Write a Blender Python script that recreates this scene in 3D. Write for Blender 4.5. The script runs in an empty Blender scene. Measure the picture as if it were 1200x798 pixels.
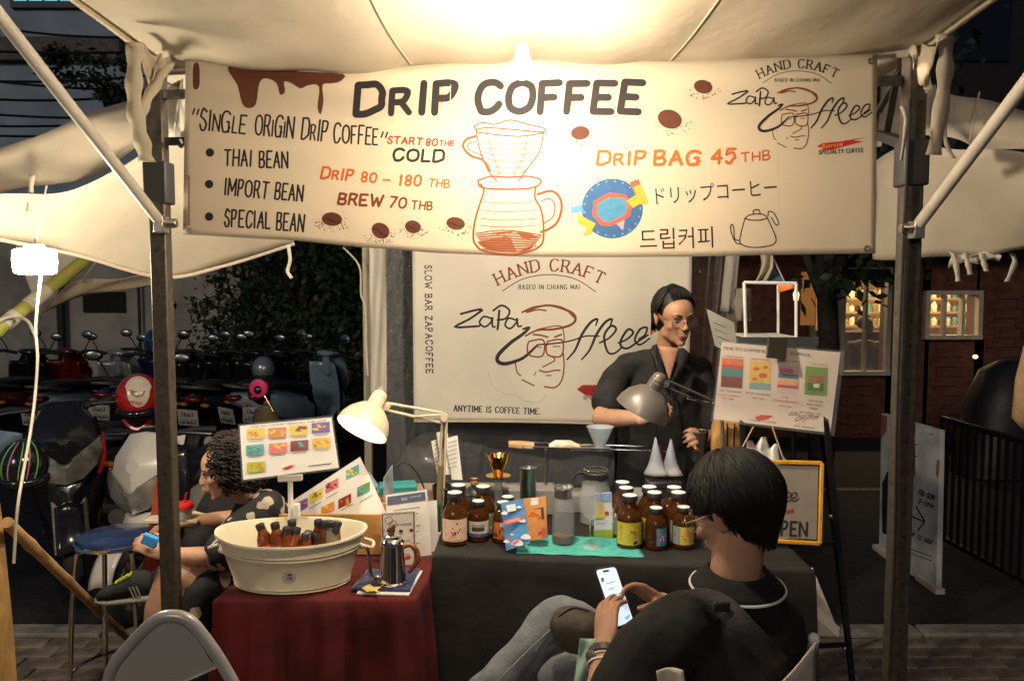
import bpy, math, random
from mathutils import Vector as V, Matrix, noise
random.seed(7)
SC = bpy.context.scene
COL = SC.collection
R = math.radians
# ------------------------------------------------------------------ camera
CAMZ, F, PITCH = 1.68, 930.0, R(3.9)
cd = bpy.data.cameras.new('camera'); cam = bpy.data.objects.new('camera', cd); COL.objects.link(cam)
cam.location = (0, 0, CAMZ); cam.rotation_euler = (R(90) - PITCH, 0, 0)
cd.sensor_width = 36; cd.lens = 36 * F / 1200; cd.clip_start = .05; cd.clip_end = 800
SC.camera = cam
# ------------------------------------------------------------------ night sky, faint last daylight
SUN_EL, SUN_AZ = R(-2.5), R(215)
w = bpy.data.worlds.new("World"); SC.world = w; w.use_nodes = True
nt = w.node_tree
sky = nt.nodes.new('ShaderNodeTexSky'); sky.sky_type = 'NISHITA'; sky.sun_disc = False
sky.sun_elevation = SUN_EL; sky.sun_rotation = SUN_AZ
hs = nt.nodes.new('ShaderNodeMix'); hs.data_type = 'RGBA'; hs.blend_type = 'MULTIPLY'
hs.inputs[0].default_value = 1; hs.inputs[7].default_value = (.32, .56, 1, 1)
nt.links.new(sky.outputs[0], hs.inputs[6]); nt.links.new(hs.outputs[2], nt.nodes['Background'].inputs[0])
nt.nodes['Background'].inputs[1].default_value = .42
sl = bpy.data.lights.new('fill_sun', 'SUN'); sl.energy = .36; sl.angle = R(14); sl.color = (1, .80, .58)  # warm fill added from the camera side for unseen market lights
so = bpy.data.objects.new('fill_sun', sl); COL.objects.link(so); so.rotation_euler = (R(90 - 22), 0, R(-18))
SC.view_settings.view_transform = 'Standard'; SC.view_settings.look = 'None'
SC.view_settings.gamma = 1; SC.view_settings.exposure = .55
SC.cycles.max_bounces = 8; SC.cycles.transparent_max_bounces = 16
SC.cycles.sample_clamp_indirect = 4; SC.cycles.use_denoising = True
SC.cycles.caustics_reflective = False; SC.cycles.caustics_refractive = False

def ray(px, py):
    a, b = (px - 600) / F, (399 - py) / F
    return V((a, math.cos(PITCH) + b * math.sin(PITCH), b * math.cos(PITCH) - math.sin(PITCH)))
O = V((0, 0, CAMZ))
def P(px, py, Y):
    d = ray(px, py); return O + d * (Y / d.y)
def PZ(px, py, z):
    d = ray(px, py); return O + d * ((z - CAMZ) / d.z)
def lerp(a, b, t): return a + (b - a) * t
def interp(tab, x):
    if x <= tab[0][0]: return tab[0][1]
    for (a, b), (c, d) in zip(tab, tab[1:]):
        if x <= c:
            t = (x - a) / (c - a); t = t * t * (3 - 2 * t) * .4 + t * .6
            return b + (d - b) * t
    return tab[-1][1]

# ------------------------------------------------------------------ materials
MATS = {}
def M(name, col, rough=.55, metal=0, var=.12, scale=14, bump=0, bscale=60, trans=0, ior=1.45, emit=0,
      ecol=None, transl=0, coat=0, sheen=0, alpha=1, col2=None, wave=0, spec=.5):
    if name in MATS: return MATS[name]
    m = bpy.data.materials.new(name); m.use_nodes = True; n = m.node_tree.nodes; L = m.node_tree.links
    b = n['Principled BSDF']; out = n['Material Output']
    b.inputs['Roughness'].default_value = rough; b.inputs['Metallic'].default_value = metal
    b.inputs['IOR'].default_value = ior; b.inputs['Transmission Weight'].default_value = trans
    b.inputs['Coat Weight'].default_value = coat; b.inputs['Sheen Weight'].default_value = sheen
    b.inputs['Alpha'].default_value = alpha; b.inputs['Specular IOR Level'].default_value = spec
    tc = n.new('ShaderNodeTexCoord')
    if col2 is None: col2 = tuple(c * (1 - var) for c in col)
    c1 = tuple(min(1, c * (1 + var * .5)) for c in col)
    nz = n.new('ShaderNodeTexNoise'); nz.inputs['Scale'].default_value = scale; nz.inputs['Detail'].default_value = 6
    L.new(tc.outputs['Object'], nz.inputs['Vector'])
    rp = n.new('ShaderNodeValToRGB'); rp.color_ramp.elements[0].position = .35; rp.color_ramp.elements[1].position = .65
    rp.color_ramp.elements[0].color = (*col2, 1); rp.color_ramp.elements[1].color = (*c1, 1)
    L.new(nz.outputs[0], rp.inputs[0]); L.new(rp.outputs[0], b.inputs['Base Color'])
    if rough > .1:
        rr = n.new('ShaderNodeMapRange'); rr.inputs[3].default_value = rough * .85; rr.inputs[4].default_value = min(1, rough * 1.15)
        n2 = n.new('ShaderNodeTexNoise'); n2.inputs['Scale'].default_value = scale * 2.7; n2.inputs['Detail'].default_value = 4
        L.new(tc.outputs['Object'], n2.inputs['Vector']); L.new(n2.outputs[0], rr.inputs[0]); L.new(rr.outputs[0], b.inputs['Roughness'])
    nrm = None
    if bump:
        bp = n.new('ShaderNodeBump'); bp.inputs['Strength'].default_value = bump; bp.inputs['Distance'].default_value = .01
        n3 = n.new('ShaderNodeTexNoise'); n3.inputs['Scale'].default_value = bscale; n3.inputs['Detail'].default_value = 5
        L.new(tc.outputs['Object'], n3.inputs['Vector']); L.new(n3.outputs[0], bp.inputs['Height'])
        L.new(bp.outputs[0], b.inputs['Normal']); nrm = bp
    if emit:
        b.inputs['Emission Color'].default_value = (*(ecol or col), 1); b.inputs['Emission Strength'].default_value = emit
    if transl:
        t = n.new('ShaderNodeBsdfTranslucent'); mx = n.new('ShaderNodeMixShader'); mx.inputs[0].default_value = transl
        L.new(rp.outputs[0], t.inputs[0]); L.new(b.outputs[0], mx.inputs[1]); L.new(t.outputs[0], mx.inputs[2])
        if nrm: L.new(nrm.outputs[0], t.inputs['Normal'])
        L.new(mx.outputs[0], out.inputs[0])
    MATS[name] = m; return m
def C(r, g, b):   # sRGB 0-255 -> linear
    f = lambda c: (c / 255 / 12.92) if c <= 10 else ((c / 255 + .055) / 1.055) ** 2.4
    return (f(r), f(g), f(b))
def ink(name, r, g, b): return M('ink_' + name, C(r, g, b), .7, var=.1, scale=60)

# ------------------------------------------------------------------ mesh builder
class MB:
    def __init__(s, T=None): s.v = []; s.f = []; s.T = T
    def add(s, vs, fs):
        o = len(s.v)
        s.v += [(s.T @ V(p)) if s.T else V(p) for p in vs]
        s.f += [tuple(i + o for i in f) for f in fs]; return s
    def box(s, c, size, rot=None):
        x, y, z = size[0] / 2, size[1] / 2, size[2] / 2; c = V(c)
        vs = [V((a, b, d)) for a in (-x, x) for b in (-y, y) for d in (-z, z)]
        if rot: vs = [rot @ p for p in vs]
        return s.add([c + p for p in vs], [(0, 1, 3, 2), (4, 6, 7, 5), (0, 4, 5, 1), (2, 3, 7, 6), (0, 2, 6, 4), (1, 5, 7, 3)])
    def beam(s, a, b, w, h=None, up=(0, 0, 1)):
        a, b = V(a), V(b); d = b - a; l = d.length; d.normalize(); x = d.cross(V(up))
        if x.length < 1e-3: x = d.cross(V((0, 1, 0)))
        x.normalize(); y = x.cross(d)
        return s.box((a + b) / 2, (w, l, h or w), Matrix((x, d, y)).transposed())
    def rings(s, rs, cap=True, closed=True):
        n = len(rs[0]); vs = [p for r in rs for p in r]; fs = []
        for i in range(len(rs) - 1):
            for j in range(n if closed else n - 1):
                k = (j + 1) % n; fs.append((i * n + j, i * n + k, (i + 1) * n + k, (i + 1) * n + j))
        if cap: fs += [tuple(range(n))[::-1], tuple(range((len(rs) - 1) * n, len(rs) * n))]
        return s.add(vs, fs)
    def tube(s, pts, rad, n=10, cap=True, flat=1, sm=0):
        pts = [V(p) for p in pts]
        if sm:
            if not isinstance(rad, (int, float)): rad = smooth([V((r, 0, 0)) for r in rad], sm); rad = [r.x for r in rad]
            pts = smooth(pts, sm)
        if isinstance(rad, (int, float)): rad = [rad] * len(pts)
        t = (pts[1] - pts[0]).normalized(); up = V((0, 0, 1)) if abs(t.z) < .9 else V((1, 0, 0))
        x = t.cross(up).normalized(); rs = []
        for i, p in enumerate(pts):
            t = (pts[min(i + 1, len(pts) - 1)] - pts[max(i - 1, 0)]).normalized()
            x = (x - t * x.dot(t)).normalized(); y = t.cross(x)
            rs.append([p + (x * math.cos(a) + y * math.sin(a) * flat) * rad[i] for a in [2 * math.pi * k / n for k in range(n)]])
        return s.rings(rs, cap)
    def limb(s, pts, rad, n=12):
        s.tube(pts, rad, n)
        for p, r in zip(pts, rad): s.ell(p, (r, r, r), n=10)
        return s
    def lathe(s, prof, c=(0, 0, 0), n=24, sx=1, sy=1, rot=None):
        c = V(c); rs = []
        for r, z in prof:
            ring = [V((math.cos(2 * math.pi * k / n) * r * sx, math.sin(2 * math.pi * k / n) * r * sy, z)) for k in range(n)]
            rs.append([c + (rot @ p if rot else p) for p in ring])
        return s.rings(rs, cap=True)
    def ell(s, c, r, rot=None, n=14):
        m = max(5, n // 2)
        if isinstance(r, (int, float)): r = (r, r, r)
        rs = []
        for i in range(m + 1):
            a = -math.pi / 2 + math.pi * i / m; a = max(-1.55, min(1.55, a))
            rs.append([V((math.cos(a) * math.cos(2 * math.pi * k / n) * r[0], math.cos(a) * math.sin(2 * math.pi * k / n) * r[1], math.sin(a) * r[2])) for k in range(n)])
        c = V(c); rs = [[c + (rot @ p if rot else p) for p in q] for q in rs]
        return s.rings(rs, cap=True)
    def loft(s, secs, n=16, e=2.0, ax=0):
        """secs: (center, half a, half b); ax 0 along x (a=y,b=z), 2 along z (a=x,b=y)"""
        rs = []
        for c, a, b in secs:
            c = V(c); q = []
            for k in range(n):
                t = 2 * math.pi * k / n; ct, st = math.cos(t), math.sin(t)
                u = math.copysign(abs(ct) ** (2 / e), ct) * a; v = math.copysign(abs(st) ** (2 / e), st) * b
                q.append(c + (V((0, u, v)) if ax == 0 else V((u, v, 0))))
            rs.append(q)
        return s.rings(rs)
    def grid(s, fn, nu, nv):
        vs = [fn(i / nu, j / nv) for i in range(nu + 1) for j in range(nv + 1)]
        fs = [(i * (nv + 1) + j, (i + 1) * (nv + 1) + j, (i + 1) * (nv + 1) + j + 1, i * (nv + 1) + j + 1) for i in range(nu) for j in range(nv)]
        return s.add(vs, fs)
    def slab(s, q, th):
        q = [V(p) for p in q]; nn = (q[1] - q[0]).cross(q[3] - q[0]).normalized() * th
        k = len(q)
        return s.rings([q, [p + nn for p in q]])
    def torus(s, c, R_, r, rot=None, n=28, m=10, a0=0, a1=2 * math.pi):
        c = V(c); full = abs(a1 - a0 - 2 * math.pi) < 1e-6; k = n if full else n + 1; rs = []
        for i in range(k):
            a = a0 + (a1 - a0) * i / n; d = V((math.cos(a), math.sin(a), 0))
            ring = [d * (R_ + r * math.cos(2 * math.pi * j / m)) + V((0, 0, r * math.sin(2 * math.pi * j / m))) for j in range(m)]
            rs.append([c + (rot @ p if rot else p) for p in ring])
        if full: rs.append(rs[0])
        return s.rings(rs, cap=not full)

def smooth(pts, k=6, closed=False):
    pts = [V(p) for p in pts]; n = len(pts); out = []
    for i in range(n if closed else n - 1):
        if closed: a, b, c, d = pts[(i - 1) % n], pts[i], pts[(i + 1) % n], pts[(i + 2) % n]
        else: a, b, c, d = pts[max(i - 1, 0)], pts[i], pts[i + 1], pts[min(i + 2, n - 1)]
        for j in range(k):
            t = j / k
            out.append(.5 * ((2 * b) + (c - a) * t + (2 * a - 5 * b + 4 * c - d) * t * t + (3 * b - a - 3 * c + d) * t ** 3))
    if not closed: out.append(pts[-1])
    return out

OFF = {}
def thing(name, label, cat, loc=(0, 0, 0), group=None, local=False, rz=0):
    o = bpy.data.objects.new(name, None); COL.objects.link(o); o.location = loc; o.rotation_euler = (0, 0, rz)
    o.empty_display_size = .1
    OFF[o.name] = V((0, 0, 0)) if local else V(loc)
    return tag(o, label, cat, group)
def tag(o, label=None, cat=None, group=None, kind=None):
    if label: o['label'] = label
    if cat: o['category'] = cat
    if group: o['group'] = group
    if kind: o['kind'] = kind
    return o
def part(name, mb, mat, parent=None, sm=40, bevel=0, solid=0, sub=0, label=None, kind=None, wn=False):
    off = OFF.get(parent.name, V((0, 0, 0))) if parent else V((0, 0, 0))
    me = bpy.data.meshes.new(name); me.from_pydata([p - off for p in mb.v], [], mb.f); me.validate(); me.update()
    me.materials.append(mat)
    if sm:
        me.shade_smooth()
        try: me.set_sharp_from_angle(angle=R(sm))
        except Exception: pass
    o = bpy.data.objects.new(name, me); COL.objects.link(o); OFF[o.name] = off
    if parent: o.parent = parent
    if solid:
        md = o.modifiers.new('s', 'SOLIDIFY'); md.thickness = solid; md.offset = 0
    if sub:
        md = o.modifiers.new('u', 'SUBSURF'); md.levels = sub; md.render_levels = sub
    if bevel:
        md = o.modifiers.new('b', 'BEVEL'); md.width = bevel; md.segments = 2; md.limit_method = 'ANGLE'; md.angle_limit = R(50)
    return tag(o, label, None, None, kind)
def solo(name, label, cat, mb, mat, group=None, **k):
    """a thing that is one mesh: origin moved to its base"""
    lo = V((sum(p.x for p in mb.v) / len(mb.v), sum(p.y for p in mb.v) / len(mb.v), min(p.z for p in mb.v)))
    mb.v = [p - lo for p in mb.v]; o = part(name, mb, mat, None, **k); o.location = lo; OFF[o.name] = lo
    return tag(o, label, cat, group)
def struct(name, mb, mat, **k): return part(name, mb, mat, None, kind='structure', **k)
def blob(name, mb, mat, parent, vox=.006, it=4, fac=.5, label=None, disp=None):
    off = OFF.get(parent.name, V((0, 0, 0)))
    me = bpy.data.meshes.new('t'); me.from_pydata([p - off for p in mb.v], [], mb.f); me.validate(clean_customdata=False)
    o = bpy.data.objects.new('t', me); COL.objects.link(o)
    import bmesh
    bm = bmesh.new(); bm.from_mesh(me); bmesh.ops.recalc_face_normals(bm, faces=bm.faces); bm.to_mesh(me); bm.free()
    md = o.modifiers.new('r', 'REMESH'); md.mode = 'VOXEL'; md.voxel_size = vox
    md = o.modifiers.new('s', 'SMOOTH'); md.factor = fac; md.iterations = it
    dg = bpy.context.evaluated_depsgraph_get()
    r = bpy.data.meshes.new_from_object(o.evaluated_get(dg)); r.name = name
    bpy.data.objects.remove(o); bpy.data.meshes.remove(me)
    if disp:
        cs = [v_.co + v_.normal * disp(v_.co + off) for v_ in r.vertices]
        for v_, c_ in zip(r.vertices, cs): v_.co = c_
    r.materials.clear(); r.materials.append(mat); r.shade_smooth()
    ob = bpy.data.objects.new(name, r); COL.objects.link(ob); ob.parent = parent; OFF[ob.name] = off
    if label: ob['label'] = label
    return ob
def copy_tree(o, parent=None):
    c = o.copy(); COL.objects.link(c); c.parent = parent
    for ch in list(o.children): copy_tree(ch, c)
    return c
def recolor(o, mp):
    for x in [o] + list(o.children_recursive):
        for s_ in getattr(x, 'material_slots', []):
            if s_.material and s_.material.name in mp:
                mm = mp[s_.material.name]; s_.link = 'OBJECT'; s_.material = mm

# ------------------------------------------------------------------ print on surfaces, in photo-space along each surface
class Flat:
    """plane through three points; maps a sight line onto it"""
    def __init__(s, a, b, c):
        s.a = V(a); s.n = (V(b) - s.a).cross(V(c) - s.a).normalized()
        if s.n.dot(O - s.a) < 0: s.n = -s.n
    def __call__(s, px, py, h=0):
        d = ray(px, py); t = (s.a - O).dot(s.n) / d.dot(s.n); return O + d * t + s.n * h
class Bent:
    def __init__(s, Yf): s.Y = Yf
    def __call__(s, px, py, h=0):
        p = P(px, py, s.Y(px, py)); return p + (O - p).normalized() * h
HC = [0]
def hh():
    HC[0] = (HC[0] + 1) % 24; return .0013 + HC[0] * .000012
def stroke(mb, S, pts, t, nib=1, taper=0, close=False, rnd=True):
    pts = [V((p[0], p[1], 0)) for p in pts]; h = hh(); L, Rr = [], []; n = len(pts)
    for i, p in enumerate(pts):
        if close: a, b = pts[(i - 1) % n], pts[(i + 1) % n]
        else: a, b = pts[max(i - 1, 0)], pts[min(i + 1, n - 1)]
        d = b - a
        if d.length < 1e-6: d = V((1, 0, 0))
        d.normalize(); q = V((-d.y, d.x, 0)); tt = t if nib == 1 else t * (nib + (1 - nib) * abs(d.y))
        if 0 < i < n - 1 or close:
            d1 = (pts[i] - pts[i - 1]); d2 = (pts[(i + 1) % n] - pts[i])
            if d1.length > 0 and d2.length > 0:
                cs = max(-1, min(1, d1.normalized().dot(d2.normalized()))); tt *= min(1.6, 1 / max(.45, math.sqrt((1 + cs) / 2)))
        if taper: tt *= (1 - taper) + taper * math.sin(math.pi * (i + .6) / n)
        L.append(p + q * tt / 2); Rr.append(p - q * tt / 2)
    if close: L.append(L[0]); Rr.append(Rr[0])
    vs = [S(p.x, p.y, h) for p in L] + [S(p.x, p.y, h) for p in Rr]; m = len(L)
    mb.add(vs, [(i, i + 1, m + i + 1, m + i) for i in range(m - 1)])
    if rnd and not close and not taper:
        for p in (pts[0], pts[-1]): disc(mb, S, p.x, p.y, t / 2 * (nib if nib != 1 else 1) , n=8)
def disc(mb, S, x, y, r, ry=None, n=14, rot=0):
    h = hh(); ry = ry or r; c, s_ = math.cos(rot), math.sin(rot); vs = []
    for k in range(n):
        a, b = math.cos(2 * math.pi * k / n) * r, math.sin(2 * math.pi * k / n) * ry
        vs.append(S(x + a * c - b * s_, y + a * s_ + b * c, h))
    mb.add(vs, [tuple(range(n))])
def fill(mb, S, pts, sm=0, h=None):
    if sm: pts = [(p.x, p.y) for p in smooth([V((a, b, 0)) for a, b in pts], sm, True)]
    from mathutils.geometry import tessellate_polygon
    h = h or hh(); tri = tessellate_polygon([[V((a, b, 0)) for a, b in pts]])
    mb.add([S(a, b, h) for a, b in pts], [tuple(t) for t in tri])
def quadp(mb, S, x0, y0, x1, y1, sk=0):
    h = hh(); mb.add([S(x0, y0, h), S(x1, y0 + sk, h), S(x1, y1 + sk, h), S(x0, y1, h)], [(0, 1, 2, 3)])
GL = {   # advance width in eighths of cap height, strokes as pairs of digits on an 8 x 8 grid (L straight, C curved)
'A': (6.5, "L004880 L1373"), 'B': (5.6, "L0008 C0858775404 C0464826000"), 'C': (6.4, "C8768381705031120507182"),
'D': (6.4, "L0008 C083868868482613000"), 'E': (5.4, "L80000888 L0464"), 'F': (5.2, "L000888 L0464"),
'G': (6.8, "C8768381705031120507182 L707454"), 'H': (6.2, "L0008 L8088 L0484"), 'I': (1.2, "L4048"), 'J': (4.5, "C888483614002"),
'K': (6, "L0008 L8803 L3480"), 'L': (4.8, "L080080"), 'M': (8, "L0008428880"), 'N': (6.6, "L00088088"),
'O': (7, "C4817050311407183857748"), 'P': (5.6, "L0008 C0858775404"), 'R': (5.8, "L0008 C0858775404 L4480"),
'S': (5.2, "C8758381615547382602002"), 'T': (6.4, "L0888 L4840"), 'U': (6.4, "C08060311305071838688"), 'V': (6.4, "L084088"),
'W': (9, "L0820466088"), 'X': (6, "L0880 L0088"), 'Y': (6.2, "L084488 L4440"), 'Z': (6, "L08880080"),
'0': (5.4, "C4817050311407183857748"), '1': (2.6, "L264840"), '2': (5, "C062858775400 L0080"),
'3': (5, "C072868765535 C356583604002"), '4': (5.6, "L680383 L6860"), '5': (5, "L881805 C0556758362402001"), '6': (5.4, "C774814020050808472351403"),
'7': (5, "L088820"), '8': (5.2, "C44151748777544131140717344"), '9': (5.4, "C8545061748688583602010"),
'-': (4, "L0484"), '.': (1.2, "L4041"), ',': (1.2, "L4120"), '"': (2.6, "L2826 L7876"), ' ': (3, "")}
def glyph(ch):
    w_, st = GL.get(ch, GL[' ']); out = []
    for k in st.split():
        d = k[1:]; pts = [(int(d[i]) / 8 * w_ / 8, int(d[i + 1]) / 8) for i in range(0, len(d) - 1, 2)]
        if k[0] == 'C':
            pts = [(p.x, p.y) for p in smooth([V((a, b, 0)) for a, b in pts], 4)]; out.append(('C', pts))
        else: out.append(('L', pts))
    return w_ / 8, out
def strokes_text(mb, S, s, x0, y0, x1, y1, H, t, gap=.28, slant=0, nib=1, serif=False, jit=0, H1=None, curve=None, wide=1, sizes=None):
    """write s between two baseline ends (photo px); H cap height; curve(t)->(x,y,angle) replaces the straight base"""
    gs = [(glyph(c), (sizes[i] if sizes else 1)) for i, c in enumerate(s)]
    tot = sum(q[0][0] * q[1] + gap for q in gs) - gap
    x = 0; rnd = random.Random(len(s) * 31 + int(x0))
    for (wg, st), z in gs:
        tc = (x + wg * z / 2) / tot
        if curve: bx, by, an = curve(tc)
        else: bx, by, an = lerp(x0, x1, tc), lerp(y0, y1, tc), math.atan2(y1 - y0, x1 - x0)
        Hc = lerp(H, H1, tc) if H1 else H
        an += rnd.uniform(-jit, jit); hj = 1 + rnd.uniform(-jit, jit) * .8
        sx = ((math.hypot(x1 - x0, y1 - y0)) / tot)
        ca, sa = math.cos(an), math.sin(an)
        def mp(p):
            a = (p[0] - wg / 2) * z * sx + slant * p[1] * Hc * z; b = p[1] * Hc * z * hj
            return (bx + a * ca + b * sa, by + a * sa - b * ca)
        for kind, pts in st:
            q = [mp(p) for p in pts]
            if kind == 'L' and len(q) > 2:
                for a, b in zip(q, q[1:]): stroke(mb, S, [a, b], t * (z ** .5), nib)
            else: stroke(mb, S, q, t * (z ** .5), nib)
            if serif and kind == 'L':
                for p, o in ((pts[0], pts[1]), (pts[-1], pts[-2])):
                    if p[1] in (0, 1) and abs(p[1] - o[1]) > .2:
                        stroke(mb, S, [mp((p[0] - .2, p[1])), mp((p[0] + .2, p[1]))], t * .6, rnd=False)
                    elif abs(p[1] - o[1]) < .01 and p[1] in (0, 1):
                        stroke(mb, S, [mp((p[0], p[1])), mp((p[0], p[1] + (.16 if p[1] == 0 else -.16)))], t * .6, rnd=False)
        x += wg * z + gap
TX = {}
def font_mesh(s):
    if s in TX: return TX[s]
    c = bpy.data.curves.new('t', 'FONT'); c.body = s; c.size = 1; c.resolution_u = 2
    o = bpy.data.objects.new('t', c); COL.objects.link(o)
    dg = bpy.context.evaluated_depsgraph_get(); dg.update(); me = bpy.data.meshes.new_from_object(o.evaluated_get(dg))
    vs = [(v.co.x, v.co.y) for v in me.vertices]; fs = [tuple(p.vertices) for p in me.polygons]
    bpy.data.objects.remove(o); bpy.data.curves.remove(c); bpy.data.meshes.remove(me)
    x0 = min([a for a, b in vs] or [0]); x1 = max([a for a, b in vs] or [1])
    TX[s] = ([((a - x0) / max(1e-6, x1 - x0), b / .73) for a, b in vs], fs); return TX[s]
def font_text(mb, S, s, x0, y0, x1, y1, H, slant=0):
    vs, fs = font_mesh(s); h = hh(); dx, dy = x1 - x0, y1 - y0; l = math.hypot(dx, dy); ux, uy = dx / l, dy / l
    mb.add([S(x0 + dx * a + (slant * ux + uy) * b * H, y0 + dy * a + (slant * uy - ux) * b * H, h) for a, b in vs], fs)
def arc_curve(x0, y0, x1, y1, rise):
    """base line from end to end through an arch"""
    def f(t):
        x = lerp(x0, x1, t); y = lerp(y0, y1, t) - rise * 4 * t * (1 - t)
        return x, y, math.atan2((y1 - y0) - rise * 4 * (1 - 2 * t), x1 - x0)
    return f
# ================================================================== materials of the place
canvas = M('canvas', (.76, .67, .52), .8, transl=.35, bump=.5, bscale=13, scale=5, var=.09)
canvas_dk = M('canvas_weathered', (.70, .60, .45), .85, transl=.3, bump=.5, bscale=12, scale=6, var=.15)
vinyl = M('banner_cloth', (.80, .71, .56), .6, transl=.42, bump=.35, bscale=5, scale=3, var=.05)
vinyl2 = M('banner_cloth_pale', (.76, .71, .61), .65, transl=.15, bump=.4, bscale=6, scale=4, var=.06)
steel = M('brushed_steel', (.55, .53, .50), .3, 1, scale=40)
steel_d = M('galvanised_steel', (.24, .22, .19), .5, .7, var=.35, scale=60, bump=.2, bscale=200)
post_m = M('post_paint', (.085, .07, .052), .5, .45, var=.3, scale=45, bump=.15, bscale=150)
post_dk = M('sleeve_plastic', (.035, .032, .03), .55)
white_tube = M('white_painted_tube', (.72, .66, .56), .45, var=.1)
chrome = M('chrome', (.8, .78, .74), .08, 1, var=.05)
black_pl = M('black_plastic', (.018, .018, .018), .4)
black_gl = M('black_gloss', (.012, .012, .014), .15, coat=.6)
rubber = M('tyre_rubber', (.02, .02, .02), .85)
rope = M('cotton_tape', (.66, .60, .48), .9, var=.15)
asph = M('asphalt', (.022, .022, .024), .85, var=.4, scale=30, bump=.4, bscale=90)
paver = M('paver_stone', (.19, .155, .12), .8, var=.5, scale=12, bump=.5, bscale=55)
joint = M('paver_bed', (.03, .027, .024), .95, bump=.4)
kerbm = M('kerb_concrete', (.22, .20, .17), .85, var=.3, bump=.3)
wall_bl = M('painted_wall', (.32, .42, .54), .85, var=.22, scale=2.2, bump=.25, bscale=18)
wall_gr = M('grey_render', (.34, .33, .30), .9, var=.3, scale=2.5, bump=.3, bscale=25)
brickm = M('dark_red_brick', (.12, .045, .03), .9, var=.4, scale=9)
leafm = M('dark_leaf', (.035, .06, .025), .55, var=.4, scale=6)
bark = M('bark', (.045, .035, .028), .9, var=.4, bump=.5, bscale=30)
bamboo_t = M('dry_bamboo', (.55, .33, .13), .45, var=.3, scale=12)
bamboo_g = M('green_bamboo', (.25, .34, .05), .4, var=.5, scale=10, col2=(.5, .38, .1))

# ================================================================== ground, road, pavement
struct('ground', MB().grid(lambda u, v: V((lerp(-150, 150, u), lerp(-20, 250, v), -.16)), 8, 8), asph)
struct('road', MB().grid(lambda u, v: V((lerp(-60, 60, u), lerp(3.86, 40, v), -.12)), 12, 12), asph)
pvm = struct('pavement', MB().box((0, .43, -.07), (16, 6.62, .1)), joint)
kb = MB()
for i in range(16): kb.box((-7.5 + i * 1.0, 3.80, -.06), (.985, .12, .125))
struct('kerb', kb, kerbm, bevel=.012)
# herringbone-ish running pavers, each a piece where it shows
proto = []
rp = random.Random(4)
for q in range(4):
    me = MB(); dz = .02 + q * .0015
    me.box((0, 0, 0), (.194, .094, .05), Matrix.Rotation(rp.uniform(-.012, .012), 3, 'Y'))
    o = part('brick', me, paver, pvm, sm=30, bevel=.005); proto.append(o)
first = set(); cnt = 0; rest = MB()
cells = []
for j in range(-10, 38):
    for i in range(-40, 41):
        x = i * .2 + (.1 if j % 2 else 0); y = 1.9 + j * .1 * 0.5 * 2 * .5 + 0
        y = .15 + (j + 10) * .1
        if y > 3.68 or abs(x) > 4.6: continue
        p = V((x, y, 0)); d = p - O; dep = d.y * math.cos(PITCH) - d.z * math.sin(PITCH) * -1
        fy = d.y * math.cos(PITCH) - d.z * math.sin(PITCH); uy = d.y * math.sin(PITCH) + d.z * math.cos(PITCH)
        if fy <= 0: continue
        X = 600 + F * d.x / fy; Y_ = 399 - F * uy / fy
        seen = (20 < X < 245 and 660 < Y_ < 815) or (965 < X < 1215 and 725 < Y_ < 815)
        cells.append((0 if seen else 1, x, y))
for s_, x, y in sorted(cells):
    rz = rp.uniform(-.02, .02); z = -.024 + rp.uniform(-.003, .003)
    if s_ == 0 and cnt < 300:
        k = proto[cnt] if cnt < 4 else proto[cnt % 4].copy()
        if cnt >= 4: COL.objects.link(k); k.parent = pvm
        k.location = (x, y, z); k.rotation_euler = (0, 0, rz); cnt += 1
    else: rest.box((x, y, z), (.192, .092, .05))
part('paver_field', rest, paver, pvm, kind='stuff')
struct('road_marking', MB().box((2.9, 6.95, -.1165), (1.6, .10, .003)), M('worn_yellow_paint', (.30, .22, .05), .8, var=.5, scale=30))

# ================================================================== the market tent: posts, canopy, awning, braces
tent = thing('market_tent', 'beige canvas market tent on dark square posts with an awning over the coffee stall', 'tent', (0, 3.3, 0))
HEM = [(188, 72), (230, 76), (330, 86), (440, 87), (540, 82), (620, 77), (700, 79), (800, 79), (900, 75), (1028, 64), (1080, 56)]
def YL(px): return lerp(2.50, 2.30, (px - 190) / 880)
LP, RP = P(192, 400, 2.50), P(1061, 400, 2.30)
for (p, w1) in ((LP, .05), (RP, .052)):
    part('post', MB().box((p.x, p.y, 1.17), (w1, w1, 2.34)), post_m, tent, bevel=.004)
    b = MB().box((p.x, p.y, 2.03 if p is RP else 2.0), (.072, .072, .13)); part('sleeve', b, post_dk, tent, bevel=.006)
    hol = MB()
    for z in [.25 + .14 * i for i in range(12)]:
        hol.tube([(p.x - (.0), p.y - w1 / 2 - .001, z), (p.x, p.y - w1 / 2 + .004, z)], .0045, 8)
    part('post_holes', hol, black_pl, tent, kind='stuff')
pr_ = P(430, 360, 4.4); pq = P(858, 330, 4.3)
for p, w_ in ((pr_, .042), (pq, .05)):
    part('post', MB().box((p.x, p.y, 1.2), (w_, w_, 2.4)), canvas_dk if 0 else M('rear_post_paint', (.38, .33, .26), .5, .3), tent, bevel=.004)
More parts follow.
